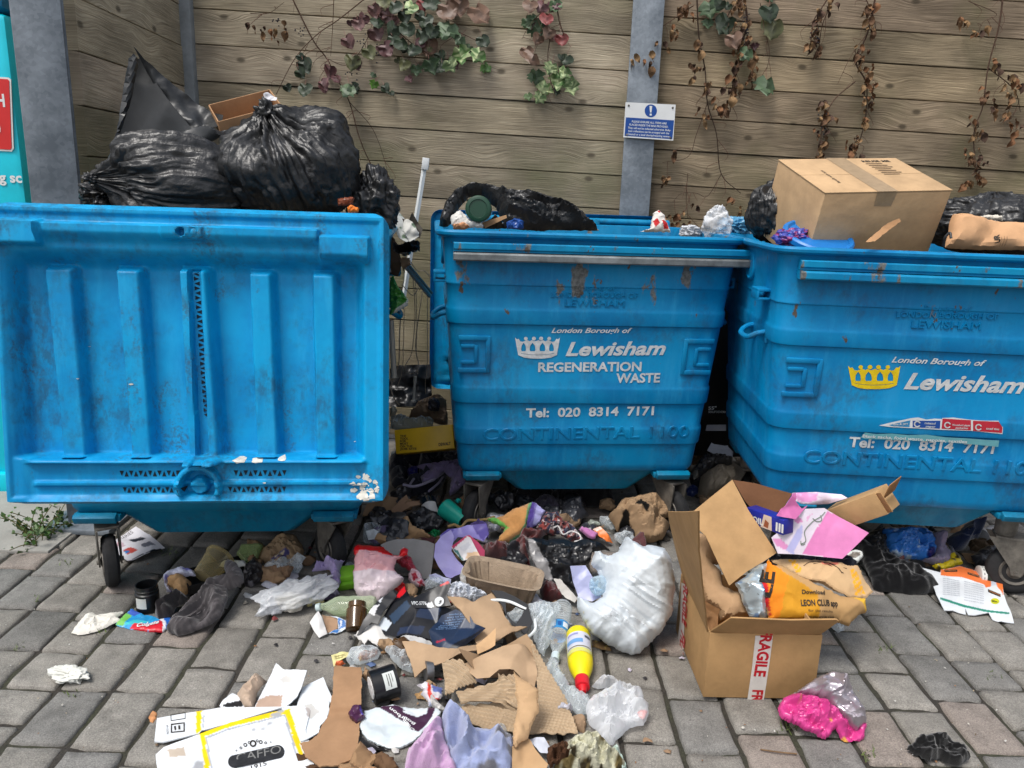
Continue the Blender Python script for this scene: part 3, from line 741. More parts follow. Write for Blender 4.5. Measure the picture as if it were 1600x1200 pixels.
# ---- recycling bank seen at the left edge
bank = thing('recycling_bank', 'bright cyan recycling bank with a red panel, cut off at the left edge', 'recycling bank', (-2.55, 3.5, 0))
CY = mat('cyan_paint', C(0, 205, 228), .4, bump=(60, .08, .001), dirt=(5, .85, 1.05))
mb = MB(); mb.box((-2.69, 3.64, 1.08), (1.0, .28, 2.16), bev=.03); mb.box((-2.69, 3.64, .05), (1.04, .34, .1), bev=.01); mb.build('body', CY, bank)
mb = MB(); mb.box((-2.69, 3.64, 2.36), (1.0, .28, .38), bev=.04); mb.build('hood', mat('teal_paint', C(30, 130, 178), .45, dirt=(6, .8, 1.05)), bank)
sfb = Surf((-2.6, 3.4985, 1.4), (1, 0, 0), (0, 0, 1))
def pbank(s): return [(float(t.split(',')[0]) * .4, float(t.split(',')[1]) * .4) for t in s.split()]
V, F = fill2d([[sfb.uv(*q) for q in pbank('-160,290 34,303 44,312 55,580 47,592 -160,580')]], .002); put(sfb, V, F, 'sign_panel', WHITE_P, bank, .001)
V, F = fill2d([[sfb.uv(*q) for q in pbank('-160,298 32,310 38,316 48,578 42,585 -160,573')]], .001); put(sfb, V, F, 'red_face', mat('red_paint', C(212, 44, 44), .4, dirt=(8, .9, 1.03)), bank, .004)
write(sfb, 'WITH', pbank('-120,411')[0], pbank('24,417')[0], WHITE_P, bank, h=19, off=.006, bold=.03)
write(sfb, 'ing sc', pbank('-40,709')[0], pbank('88,713')[0], WHITE_P, bank, h=15, off=.002, bold=.03)
write(sfb, 'O', pbank('-26,523')[0], pbank('8,525')[0], WHITE_P, bank, h=18, off=.006, bold=.03)
# ================================================================== WHEELED BINS
def blue_mat(name, base, rust=(1.02, 1.30), wear=.66, rough=.42, chalk=.0, zmax=True):
    """painted steel or moulded plastic, faded, stained and scuffed in patches"""
    m = bpy.data.materials.new(name); m.use_nodes = True; n = m.node_tree.nodes; l = m.node_tree.links; p = n['Principled BSDF']
    tc = n.new('ShaderNodeTexCoord'); ob = tc.outputs['Object']
    def noise(sc, det=5, ro=.6, st=None):
        k = n.new('ShaderNodeTexNoise'); k.inputs['Scale'].default_value = sc; k.inputs['Detail'].default_value = det; k.inputs['Roughness'].default_value = ro
        if st:
            mp = n.new('ShaderNodeMapping'); mp.inputs['Scale'].default_value = st; l.new(ob, mp.inputs[0]); l.new(mp.outputs[0], k.inputs['Vector'])
        else: l.new(ob, k.inputs['Vector'])
        return k.outputs[0]
    def mr(src, a, b, c, d):
        k = n.new('ShaderNodeMapRange'); k.interpolation_type = 'SMOOTHSTEP'
        for i, v in enumerate((a, b, c, d)): k.inputs[i + 1].default_value = v
        l.new(src, k.inputs[0]); return k.outputs[0]
    def mt(op, x, y):
        k = n.new('ShaderNodeMath'); k.operation = op
        for i, s_ in enumerate((x, y)):
            if isinstance(s_, (int, float)): k.inputs[i].default_value = s_
            else: l.new(s_, k.inputs[i])
        return k.outputs[0]
    def mix(f, a, b):
        k = n.new('ShaderNodeMix'); k.data_type = 'RGBA'
        if isinstance(f, (int, float)): k.inputs['Factor'].default_value = f
        else: l.new(f, k.inputs['Factor'])
        for nm, s_ in (('A', a), ('B', b)):
            if isinstance(s_, tuple): k.inputs[nm].default_value = (*s_, 1)
            else: l.new(s_, k.inputs[nm])
        return k.outputs['Result']
    faded = (base[0] + .012, base[1] * 1.0 + .02, base[2] * 1.0 + .02); deep = (base[0] * .6, base[1] * .72, base[2] * .82)
    c = mix(mr(noise(2.6, 5, .7), .36, .62, 0, 1), deep, base)
    c = mix(mr(noise(3.0, 6, .7, (5, 5, .7)), .46, .68, 0, .7), c, faded)
    # grime
    gr = mt('MULTIPLY', mr(noise(4.5, 6, .72), .44 if chalk else .47, .66, 0, 1), mr(noise(38, 4, .7, (1, 1, .55)), .34, .62, 0, 1))
    c = mix(mt('MULTIPLY', gr, .62 if chalk else .5), c, C(46, 70, 88))
    if chalk:
        c = mix(mt('MULTIPLY', mt('MULTIPLY', mr(noise(7, 6, .75, (1, 1, .45)), .53, .66, 0, 1), mr(noise(90, 3, .7), .42, .6, 0, 1)), chalk), c, C(66, 72, 74))
    # bare, flaking patches under the rim
    sp = n.new('ShaderNodeSeparateXYZ'); l.new(ob, sp.inputs[0])
    if rust:
        zr = mt('MULTIPLY', mr(sp.outputs[2], rust[0] - .12, rust[0] + .12, 0, 1), mr(sp.outputs[2], rust[1] - .02, rust[1] + .06, 1, .55))
        fl = mr(mt('ADD', noise(8.5, 6, .62, (1, 1, .38)), mt('MULTIPLY', zr, .155)), wear, wear + .035, 0, 1)
        c = mix(fl, c, mix(mr(noise(60, 3), .35, .65, 0, 1), C(84, 86, 86), C(116, 118, 116)))
        fl2 = mr(mt('ADD', noise(23, 5, .6, (1, 1, .5)), mt('MULTIPLY', zr, .07)), .72, .75, 0, 1)
        c = mix(fl2, c, C(84, 76, 68))
    # pale scratches
    sc = mr(noise(5, 8, .8, (14, 14, 1.2)), .70, .73, 0, .35); c = mix(sc, c, faded)
    l.new(c, p.inputs['Base Color']); p.inputs['Roughness'].default_value = rough; p.inputs['Specular IOR Level'].default_value = .24
    l.new(mr(noise(12, 5), .3, .7, rough - .1, rough + .18), p.inputs['Roughness'])
    b = n.new('ShaderNodeBump'); b.inputs['Strength'].default_value = .25; b.inputs['Distance'].default_value = .004; l.new(noise(5, 3), b.inputs['Height'])
    b2 = n.new('ShaderNodeBump'); b2.inputs['Strength'].default_value = .15; b2.inputs['Distance'].default_value = .001; l.new(noise(240, 2), b2.inputs['Height']); l.new(b.outputs[0], b2.inputs['Normal'])
    l.new(b2.outputs[0], p.inputs['Normal']); return m
B_BODY = blue_mat('bin_paint', (.0008, .21, .43), wear=.745)
B_BODY2 = blue_mat('bin_paint_cleaner', (.0006, .21, .45), wear=.835)
B_BODY3 = blue_mat('bin_paint_dull', (.001, .17, .30), wear=.735, rust=None)
B_LID = blue_mat('lid_plastic', (.0008, .305, .60), rust=None, chalk=.6, rough=.46)
B_TRIM = blue_mat('trim_paint', (.001, .225, .43), rust=(1.1, 1.4), wear=.79)
RAILM = mat('scraped_rail', (.17, .185, .19), .55, metal=.4, dirt=(9, .5, 1.5), bump=(60, .4, .002))
DARKIN = mat('bin_inside', (.004, .03, .07), .7)
LETTER = mat('white_lettering', C(222, 226, 228), .55, dirt=(34, .62, 1.03))
YELLOW = mat('yellow_lettering', C(240, 208, 20), .55, dirt=(34, .72, 1.02))
ZT, ZB = 1.345, .295
def hwid(z): return .618 - (ZT - z) / (ZT - ZB) * .084
def yfr(z): return -.478 + (ZT - z) / (ZT - ZB) * .085
def ybk(z): return .478 - (ZT - z) / (ZT - ZB) * .085
def rring(hw, yf, yb, r, z, nc=7, ns=6):
    P = []
    cs = [(hw - r, yf + r, -90), (hw - r, yb - r, 0), (-hw + r, yb - r, 90), (-hw + r, yf + r, 180)]
    for i, (cx, cy, a0) in enumerate(cs):
        arc = [(cx + r * math.cos(R(a0 + 90 * k / nc)), cy + r * math.sin(R(a0 + 90 * k / nc)), z) for k in range(nc + 1)]
        P += arc; nx = cs[(i + 1) % 4]; q0 = arc[-1]; a1 = R(nx[2]); q1 = (nx[0] + r * math.cos(a1), nx[1] + r * math.sin(a1), z)
        P += [tuple(q0[j] + (q1[j] - q0[j]) * t / ns for j in range(3)) for t in range(1, ns)]
    return P
BANDS = [(.968, 1.036), (.622, .698), (.432, .512)]
def loft(rings, capb=True, capt=False):
    n = len(rings[0]); V = [p for r in rings for p in r]
    F = [[i * n + k, i * n + (k + 1) % n, (i + 1) * n + (k + 1) % n, (i + 1) * n + k] for i in range(len(rings) - 1) for k in range(n)]
    if capb: F.append(list(range(n))[::-1])
    if capt: F.append([(len(rings) - 1) * n + k for k in range(n)])
    return V, F
def body_mesh():
    zs = [ZB]
    rows = [(ZB, -.03), (ZB + .004, -.012), (ZB + .02, -.002), (ZB + .04, 0)]
    for a, b in sorted(BANDS):
        rows += [(a - .003, 0), (a + .002, .008), (a + .010, .009), (b - .014, .008), (b - .004, .006), (b + .006, 0)]
    rows += [(.395, -.0), (.400, -.005), (.410, -.005), (.415, 0)] if False else []
    rows += [(1.128, 0), (1.132, .003), (1.138, .003), (1.144, 0), (1.22, 0), (1.30, .0), (1.318, .002), (1.322, .022), (1.330, .030), (1.340, .031), (1.348, .024), (1.349, .008), (1.345, -.006), (1.30, -.014)]
    rings = []
    for z, o in rows: rings.append(rring(hwid(z) + o, yfr(z) - o, ybk(z) + o, .062 + max(o, -.02), z))
    for z in (1.1, .9): rings.append(rring(hwid(z) - .016, yfr(z) + .016, ybk(z) - .016, .052, z))
    return loft(rings, True, True)
def castor(parent, x, y, ang, lift=0.):
    c = thing('castor', None, None, (x, y, 0), R(ang)); c.parent = parent
    r = .1; off = .055
    mb = MB(); M3 = Matrix.Rotation(R(90), 4, 'Y')
    prof = [(-.024, .055), (-.026, .07), (-.024, .088), (-.016, .098), (-.006, .1005), (.006, .1005), (.016, .098), (.024, .088), (.026, .07), (.024, .055)]
    tm = MB().lathe(prof, Matrix.Translation((0, off, r)) @ M3, 36, capb=True, capt=True); w = tm.build('wheel', RUBBER(), c, True)
    hb = MB()
    for sg in (-1, 1):
        hb.lathe([(0, .058), (.004, .056), (.002, .05), (-.004, .042), (.003, .02), (.008, .014), (.008, .0)], Matrix.Translation((0, off + 0, r)) @ Matrix.Rotation(R(90 * sg), 4, 'Y') @ Matrix.Translation((0, 0, .0245)), 28, capb=False, capt=False)
    hb.build('rim', STEEL(), w, True)
    fb = MB()
    for sg in (-1, 1):
        V, F = fill2d([[(-.016, -.012), (.016, -.014), (.028, .014), (.040, .137), (-.115, .137), (-.026, .02)]], .003)
        V = V[:, [2, 0, 1]]; V = np.stack([V[:, 0] + sg * .037, off + V[:, 1], r + V[:, 2]], 1); fb.add(V, F)
    fb.box((0, .02, .238), (.082, .115, .012), bev=.003); fb.lathe([(.244, .036), (.256, .04), (.266 + lift, .04), (.272 + lift, .03)], None, 20)
    fb.tube([(-.046, off, r), (.046, off, r)], .008, 10, spline=False)
    fb.build('fork', STEEL(), c, True)
    return c
def make_bin(loc, rz, label, tilt=0., bm=None, castors=(200, 165, 20, -15), k=1., wide=1., hinge=True, lip=None, rails=(-.575, .645)):
    bm = bm or B_BODY
    def fin(mb, *a):
        V = np.array(mb.V); V[:, 2] = ZT - (ZT - V[:, 2]) * k; V[:, 0] *= wide; mb.V = V.tolist(); return mb.build(*a)
    t = thing('wheeled_bin', label, 'bin', loc, 0, 'large blue wheeled refuse bins', rot=(0, tilt, rz))
    V, F = body_mesh(); mb = MB(); mb.add(V, F); body = fin(mb, 'body', bm, t, True)
    autosharp(body.data, 50)
    # sump under the floor, corner feet
    sm = MB(); rr = [rring(.40, -.365, .365, .06, .303), rring(.39, -.355, .355, .06, .285), rring(.275, -.315, .315, .05, .185), rring(.255, -.295, .295, .05, .178)]
    V, F = loft(rr[::-1]); sm.add(V, F); fin(sm, 'sump', B_BODY3, t, True)
    for sx in (-1, 1):
        for sy in (-1, 1):
            mb = MB(); mb.box((sx * .43, sy * .325, .281), (.17, .15, .024), bev=.004); mb.box((sx * .43, sy * .405, .285), (.15, .03, .03), rot=(sy * -.45, 0, 0), bev=.003); fin(mb, 'corner_plate', B_BODY3, t, True)
    for (sx, sy), a in zip(((-1, -1), (1, -1), (-1, 1), (1, 1)), castors): castor(t, sx * .43 * wide, sy * .325, a, (ZT - ZB) * (1 - k))
    # lifting rail along the front rim
    mb = MB(); yy = yfr(1.28)
    prof = [(0, 1.302), (-.036, 1.302), (-.040, 1.298), (-.040, 1.278), (-.033, 1.272), (-.033, 1.266), (-.046, 1.262), (-.050, 1.256), (-.050, 1.236), (-.046, 1.231), (-.010, 1.231), (0, 1.24)]
    def prism(pf, x0, x1):
        k = len(pf); V = [(x0, yy + a, z) for a, z in pf] + [(x1, yy + a, z) for a, z in pf]
        return V, [[j, (j + 1) % k, k + (j + 1) % k, k + j] for j in range(k)] + [list(range(k))[::-1], list(range(k, 2 * k))]
    V, F = prism([q for q in prof if q[1] >= 1.266] + [(0, 1.266)], *rails); m1 = MB(); m1.add(V, F); fin(m1, 'lifting_rail', B_TRIM, t, True, False)
    V, F = prism([(0.001, 1.2655)] + [q for q in prof if q[1] < 1.265], *rails); m1 = MB(); m1.add(V, F); fin(m1, 'rail_lip', lip or RAILM, t, True, False)
    # pads pressed into the front
    for sx in (-1, 1):
        mb = MB(); zc, h, w = .838, .140, .125; xc = sx * (hwid(zc) - .092); slope = math.atan2(.085, ZT - ZB); rt_ = Matrix.Rotation(-slope * -1, 3, 'X'); yq = yfr(zc)
        def pb(dx, dz, w_, h_, d_=.010): mb.box((xc + dx, yfr(zc + dz) - d_ * .3, zc + dz), (w_, d_, h_), rot=(slope, 0, 0), bev=.004)
        pb(0, h / 2, w, .022); pb(0, -h / 2, w, .022); pb(-sx * w / 2, 0, .020, h + .02); pb(-sx * .012, 0, .016, h * .55); pb(sx * .022, h * .25, .06, .016); pb(sx * .022, -h * .25, .06, .016)
        fin(mb, 'pressed_pad', bm, t, True)
    # side handles, brackets, trunnion bosses
    for sx in (-1, 1):
        xs = lambda z: sx * (hwid(z) + .002)
        z = .965; mb = MB(); o = .062
        mb.tube([(xs(z) - sx * .02, -.30, z + .03), (xs(z) + sx * .03, -.30, z + .02), (xs(z) + sx * o, -.27, z - .003), (xs(z) + sx * o, -.16, z - .003), (xs(z) + sx * .03, -.13, z + .02), (xs(z) - sx * .02, -.13, z + .03)], .011, 10)
        mb.box((xs(z), -.30, z + .02), (.012, .045, .075), bev=.003); mb.box((xs(z), -.13, z + .02), (.012, .045, .075), bev=.003)
        fin(mb, 'side_handle', bm, t, True)
        z = 1.165; mb = MB(); mb.box((xs(z) + sx * .022, -.30, z), (.05, .09, .012), bev=.003); mb.box((xs(z) + sx * .022, -.30, z - .035), (.05, .09, .010), bev=.003); mb.box((xs(z) + sx * .042, -.30, z - .018), (.01, .09, .04), bev=.003); fin(mb, 'side_bracket', bm, t, True)
        z = 1.235; mb = MB(); Mx = Matrix.Translation((xs(z) - sx * .01, -.05, z)) @ Matrix.Rotation(R(90 * sx), 4, 'Y'); mb.lathe([(0, .062), (.014, .060), (.018, .052), (.014, .046), (.014, .0)], Mx, 32, capb=True, capt=False); fin(mb, 'trunnion_boss', bm, t, True)
    if not hinge: return t
    # hinge bar along the back
    mb = MB(); mb.tube([(-.60, .525, 1.365), (.60, .525, 1.365)], .016, 12, spline=False)
    for x in (-.58, -.2, .2, .58): mb.box((x, .51, 1.352), (.035, .06, .05), bev=.006)
    fin(mb, 'hinge_bar', B_TRIM, t, True)
    return t
def lid_hole_strip(n, w, h, seed=0):
    tri = []; k = w / n
    for i in range(n):
        a = -w / 2 + i * k; f = i % 2; tri.append([(a + .12 * k, -h * .5 if f else h * .5), (a + k * 1.5 - .0, -h * .5 if f else h * .5), (a + k * .81, h * .5 if f else -h * .5)])
    return tri
LW, LH = 1.225, .965
def lid_relief(u, v):
    """depth towards the viewer of the lid's ribbed underside; u, v in metres from the lower left corner, read from the photograph"""
    X = lambda px: (px + 10) / 1525 * LW
    Y = lambda py: LH * (1 - (py - 80) / 1178)
    def box(x0, x1, y0, y1, a=.008, b=.008, c=.008, d=.008):
        return ss(x0 - a, x0 + a, u) * (1 - ss(x1 - b, x1 + b, u)) * ss(y0 - c, y0 + c, v) * (1 - ss(y1 - d, y1 + d, v))
    w = np.zeros_like(u)
    # main recessed panel with sloping sides
    w -= .07 * box(X(62), X(1398), Y(1062), Y(285), .026, .020, .006, .036)
    # ribs, rising almost to the frame, leaning faces on their right side
    for (a, b, c, d) in ((175, 272, 215, 302), (443, 528, 480, 555), (955, 1036, 975, 1056), (1205, 1290, 1216, 1299)):
        f = np.clip((Y(325) - v) / (Y(325) - Y(1062)), 0, 1); x0 = X(a) + (X(c) - X(a)) * f; x1 = X(b) + (X(d) - X(b)) * f
        k = ss(x0 - .006, x0 + .006, u) * (1 - ss(x1 - .004, x1 + .022, u)) * ss(Y(1066), Y(1060), v) * (1 - ss(Y(335), Y(305), v))
        w += .052 * k
    f = np.clip((Y(315) - v) / (Y(315) - Y(1090)), 0, 1); x0 = X(688) + (X(708) - X(688)) * f; x1 = X(800) + (X(838) - X(800)) * f
    k = ss(x0 - .005, x0 + .005, u) * (1 - ss(x1 - .016, x1 + .014, u)) * ss(Y(1092), Y(1080), v) * (1 - ss(Y(330), Y(300), v)); w += .064 * k
    g0 = X(724) + (X(742) - X(724)) * f; g1 = X(768) + (X(786) - X(768)) * f
    w -= .034 * ss(g0 - .003, g0 + .003, u) * (1 - ss(g1 - .003, g1 + .003, u)) * ss(Y(1085), Y(1078), v) * (1 - ss(Y(322), Y(312), v))
    # upper ledge and its blocks
    w += .030 * box(X(182), X(1238), Y(206), Y(152), .004, .004, .020, .004)
    w += .040 * box(X(-60), X(190), Y(238), Y(146), .004, .006, .006, .006)
    w += .042 * box(X(1242), X(1440), Y(272), Y(176), .006, .004, .020, .006)
    w += .012 * box(X(640), X(800), Y(207), Y(154), .004, .004, .004, .004)
    r = np.hypot(u - X(718), v - Y(178)); w -= .03 * (1 - ss(.010, .014, r)); r2 = np.hypot(u - X(768), v - Y(178)); w -= .004 * (ss(.008, .011, r2) * (1 - ss(.012, .015, r2)))
    # lower band: two ridges and the flats that carry the vents
    w += .014 * box(X(95), X(1418), Y(1086), Y(1070), .01, .01, .003, .004) + .012 * box(X(110), X(1420), Y(1180), Y(1160), .01, .01, .003, .003)
    w -= .012 * box(X(90), X(1420), Y(1232), Y(1088), .02, .02, .006, .003)
    # hub ring
    r = np.hypot(u - X(748), (v - Y(1180))); up_ = ss(Y(1222), Y(1212), v)
    w += up_ * (.030 * (ss(.050, .056, r) * 0 + (1 - ss(.070, .078, r))) - .055 * (1 - ss(.050, .058, r)) + .03 * (1 - ss(.026, .030, r)))
    # rolled outer rim
    e = np.minimum(np.minimum(u, LW - u), np.minimum(v, LH - v)); w += -.028 * (1 - ss(0, .014, e)) + .008 * ss(.01, .016, e) * (1 - ss(.026, .036, e))
    w += .004 * fbm(np.stack([u * 3, v * 3], 1), 5, 2)
    return w
def make_lid(t, label=None, detailed=True, drop=.03, lean=.0, ytop=.56, ztop=1.39, xoff=0.):
    """the open lid, hanging down behind the hinge, ribbed underside outwards"""
    nu, nv = (300, 240) if detailed else (60, 50)
    us = np.linspace(0, LW, nu); vs = np.linspace(0, LH, nv); U, Vv = np.meshgrid(us, vs, indexing='ij'); u, v = U.ravel(), Vv.ravel()
    w = lid_relief(u, v); rc = .055
    dx = np.maximum(0, np.maximum(rc - u, u - LW + rc)); dy = np.maximum(0, np.maximum(rc - v, v - LH + rc)); d = np.hypot(dx, dy); k = np.where(d > rc, rc / np.maximum(d, 1e-9), 1)
    uu = np.where(dx > 0, np.where(u < LW / 2, rc - dx * k, LW - rc + dx * k), u); v2 = np.where(dy > 0, np.where(v < LH / 2, rc - dy * k, LH - rc + dy * k), v)
    ca, sa = math.cos(lean), math.sin(lean)
    def place(uu, v2, w):   # outwards = +y of the bin
        hgt = v2 - LH; return np.stack([LW / 2 - uu + xoff, ytop + w * ca - hgt * sa, ztop + hgt * ca + w * sa], 1)
    top = place(uu, v2, w); bot = place(uu, v2, w - .012 - .0 * w); n = len(top)
    F = [[i * nv + j, (i + 1) * nv + j, (i + 1) * nv + j + 1, i * nv + j + 1] for i in range(nu - 1) for j in range(nv - 1)]
    Fb = [[a + n for a in f[::-1]] for f in F]; rim = [i * nv for i in range(nu)] + [(nu - 1) * nv + j for j in range(1, nv)] + [i * nv + nv - 1 for i in range(nu - 2, -1, -1)] + [j for j in range(nv - 2, 0, -1)]
    Fs = [[rim[(i + 1) % len(rim)], rim[i], rim[i] + n, rim[(i + 1) % len(rim)] + n] for i in range(len(rim))]
    lid = mk('lid', np.vstack([top, bot]), F + Fb + Fs, B_LID, t, True); autosharp(lid.data, 55)
    if detailed:
        X = lambda px: (px + 10) / 1525 * LW
        Y = lambda py: LH * (1 - (py - 80) / 1178)
        hole = mat('vent_hole_shade', (.004, .012, .02), .9)  # flat dark triangles; the shade inside the slots is put into this colour
        rows = [(X(430), X(668), Y(1130), 7, 26), (X(878), X(1092), Y(1130), 6, 26), (X(440), X(690), Y(1197), 8, 24), (X(855), X(1090), Y(1197), 7, 24)]
        for (a, b, y, n_, h) in rows:
            tr = lid_hole_strip(n_ * 2 - 1, b - a, h / 1178 * LH * 1.05); tr = [[((a + b) / 2 + p[0], y + p[1]) for p in q] for q in tr]
            tr = [q for i, q in enumerate(tr)]
            # shrink triangles so that bars remain between them
            tr = [[(sum(p[0] for p in q) / 3 + (p[0] - sum(r_[0] for r_ in q) / 3) * .66, sum(p[1] for p in q) / 3 + (p[1] - sum(r_[1] for r_ in q) / 3) * .8) for p in q] for q in tr]
            V, F = fill2d(tr); P = place(V[:, 0], V[:, 1], lid_relief(V[:, 0], V[:, 1]) + .0012); mk('vent_slot_shade', P, F, hole, lid, True, False)
        n_ = 31; tr = []
        for i in range(n_):
            f = (i + .5) / n_; y = Y(325) + (Y(905) - Y(325)) * f; xc = X(744) + (X(772) - X(744)) * f; hh = (Y(325) - Y(905)) / n_ * .40; s = 1 if i % 2 else -1
            tr.append([(xc - s * .0085, y + hh * 1.1), (xc - s * .0085, y - hh * 1.1), (xc + s * .0085, y)])
        V, F = fill2d(tr); P = place(V[:, 0], V[:, 1], lid_relief(V[:, 0], V[:, 1]) + .0012); mk('vent_slot_shade', P, F, hole, lid, True, False)
        # paper stuck on the lower corner
        rng = np.random.RandomState(3)
        wp = mat('stuck_paper', C(222, 220, 210), .8, dirt=(30, .6, 1.05)); mbp = []
        for k in range(46):
            a, b = rng.normal(X(1425), .018), rng.normal(Y(1205), .024); s_ = abs(rng.normal(.004, .004)) + .002
            if not (X(1360) < a < X(1500) and Y(1250) < b < Y(1130)): continue
            mbp.append([(a + s_ * rng.uniform(.5, 1.4) * math.cos(q), b + s_ * rng.uniform(.5, 1.2) * math.sin(q)) for q in np.linspace(0, 6.28, 9)[:-1]])
        for (px, py, rx) in ((915, 1072, .022), (985, 1072, .018), (1080, 1068, .014), (490, 772, .008), (285, 752, .004), (310, 630, .003), (1010, 1167, .006), (1370, 1012, .004)):
            a, b = X(px), Y(py); mbp.append([(a + rx * rng.uniform(.7, 1.2) * math.cos(q), b + rx * .4 * rng.uniform(.6, 1.2) * math.sin(q)) for q in np.linspace(0, 6.28, 11)[:-1]])
        V, F = [], []
        for pl in mbp:
            v_, f_ = fill2d([pl]); F += [[i + len(V) for i in f] for f in f_]; V += v_.tolist()
        V = np.array(V); P = place(V[:, 0], V[:, 1], lid_relief(V[:, 0], V[:, 1]) + .0018); mk('stuck_paper', P, F, wp, lid, True, False)
    return lid
def front_surf(t, off=.0, k=1.):
    """the sloping front of a bin as a surface in the place"""
    M = wmat(t); a = M @ Vector((0, yfr(.8), ZT - (ZT - .8) * k)); e1 = M.to_3x3() @ Vector((1, 0, 0)); e2 = M.to_3x3() @ Vector((0, yfr(1.2) - yfr(.4), .8 * k))
    s = Surf(a, e1, e2); s.o = s.o + s.n * off; return s

KC = .94
bin_b = make_bin((.268, 3.635, 0), R(6.2), 'blue wheeled bin in the middle with flaking paint under its rail and white lettering', castors=(150, 205, 10, -20))
bin_b_lid = make_lid(bin_b, detailed=False, ytop=.575, ztop=1.40, xoff=-.055)
bin_c = make_bin((1.575, 3.20, 0), R(-2.8), 'blue wheeled bin on the right with a yellow crown emblem and a torn recycling sticker', castors=(150, 252, 10, -20), bm=B_BODY2, k=KC, hinge=False, lip=B_TRIM, rails=(-.555, .66))
bin_a = make_bin((-1.128, 3.06, 0), R(6.0 + 180), 'blue wheeled bin on the left with its ribbed lid hanging open towards the yard', castors=(10, -10, 215, 26), bm=B_BODY3, wide=1.0)
make_lid(bin_a, ytop=.585, ztop=1.42, lean=.13, xoff=-.04)

EMB = {id(bin_b): B_BODY, id(bin_c): B_BODY2}
for t, bmx in ((bin_b, B_BODY), (bin_c, B_BODY2)):
    kk = KC if t is bin_c else 1.; sb = front_surf(t, .0005, kk)
    if t is bin_b:
        k = 'B'
        L = [('Property of', '572,383', '712,385', 13), ('LONDON BOROUGH OF', '490,408', '792,412', 17), ('LEWISHAM', '538,440', '745,443', 24)]
        cont = ('CONTINENTAL 1100', '255,906', '968,894', 40)
        W_ = [('London Borough of', '492,533', '772,533', 17, .35, .02), ('Lewisham', '541,612', '888,608', 46, .30, .03), ('REGENERATION', '446,668', '804,665', 31, 0, .03), ('WASTE', '716,706', '868,704', 31, 0, .03), ('Tel:  020  8314  7171', '404,826', '847,818', 30, 0, .03)]
        crown = (366, 548, 522, 622)
    else:
        k = 'C'
        L = [('Property of', '825,632', '1000,640', 15), ('LONDON BOROUGH OF', '720,660', '1100,670', 20), ('LEWISHAM', '775,700', '1035,708', 28)]
        cont = ('CONTINENTAL 1100', '370,1205', '1255,1255', 48)
        W_ = [('London Borough of', '702,830', '1055,844', 21, .35, .02), ('Lewisham', '748,928', '1195,946', 58, .30, .03), ('Tel:  020  8314  7171', '540,1146', '1084,1172', 36, 0, .03)]
        crown = (540, 842, 736, 930)
    for tx, a, b, h in L: write(sb, tx, Q(k, a)[0], Q(k, b)[0], bmx, t, h=h * CROPS[k][2], off=.0, ext=.02, name='raised_lettering', bev=.01, deep=.004)
    sbb = front_surf(t, .008, kk); write(sbb, cont[0], Q(k, cont[1])[0], Q(k, cont[2])[0], bmx, t, h=cont[3] * CROPS[k][2], ext=.022, name='raised_lettering', off=0, bev=.014, deep=.0035)
    for tx, a, b, h, sh, bo in W_: write(sb, tx, Q(k, a)[0], Q(k, b)[0], LETTER, t, h=h * CROPS[k][2], off=.0014, shear=sh, bold=bo)
    # crown emblem
    x0, y0, x1, y1 = crown
    def cp(s_): return [Q(k, '%f,%f' % (x0 + (x1 - x0) * float(q.split(',')[0]), y1 - (y1 - y0) * float(q.split(',')[1])))[0] for q in s_.split()]
    body = cp('0,.98 .04,.90 .08,.92 .12,.80 .17,.78 .22,.82 .27,.86 .33,.80 .37,.86 .42,.80 .48,.82 .52,.86 .57,.80 .62,.86 .67,.80 .73,.86 .78,.82 .83,.78 .88,.80 .92,.92 .96,.90 1,.98 .97,.62 .93,.16 .8,.04 .65,.0 .5,-.01 .35,.0 .2,.04 .07,.16 .03,.62')
    holes = [cp(' '.join('%f,%f' % (cx + dx * w_, y_) for dx, y_ in ((-1, .42), (-.8, .60), (0, .74), (.8, .60), (1, .42), (.8, .34), (-.8, .34)))) for cx, w_ in ((.19, .055), (.39, .065), (.61, .065), (.81, .055))]
    holes.append(cp('.13,.23 .3,.17 .5,.15 .7,.17 .87,.23 .87,.25 .7,.19 .5,.17 .3,.19 .13,.25'))
    mcr = LETTER if t is bin_b else YELLOW
    decal(sb, [body] + holes, 'crown_emblem', mcr, t, .0014, sub=False)
    for cx, cy, r_ in ((.24, .93, .042), (.42, .93, .045), (.58, .93, .045), (.76, .93, .042)):
        decal(sb, cp(' '.join('%f,%f' % (cx + r_ * math.cos(q), cy + r_ * 2 * math.sin(q)) for q in np.linspace(0, 6.28, 15)[:-1])), 'crown_emblem', mcr, t, .0014, sub=False)
# torn recycling sticker on the right-hand bin
sb = front_surf(bin_c, .0008, KC)
stk = lambda n_, s_, c_, o=.0016: decal(sb, Q('C', s_), n_, mat('sticker_%d_%d_%d' % c_, C(*c_), .5, dirt=(24, .8, 1.03)), bin_c, o + .0085, sub=False)
stk('sticker', '652,1064 700,1052 775,1036 800,1034 830,1042 860,1038 890,1040 888,1036 930,1034 990,1042 1050,1046 1100,1046 1098,1060 1116,1070 1114,1096 1000,1084 880,1080 780,1074 700,1070', (226, 228, 230), .0012)
stk('sticker', '690,1062 770,1044 766,1070 700,1066', (60, 140, 190)); stk('sticker', '778,1046 882,1046 880,1076 778,1070', (28, 78, 160)); stk('sticker', '890,1038 996,1044 996,1082 886,1076', (196, 44, 62)); stk('sticker', '1004,1046 1100,1050 1114,1072 1112,1092 1004,1084', (196, 44, 62))
stk('sticker', '584,1108 600,1090 640,1096 700,1094 760,1100 830,1098 900,1108 980,1112 1060,1118 1102,1120 1098,1144 1020,1136 900,1126 760,1120 660,1116 600,1114', (104, 170, 180))
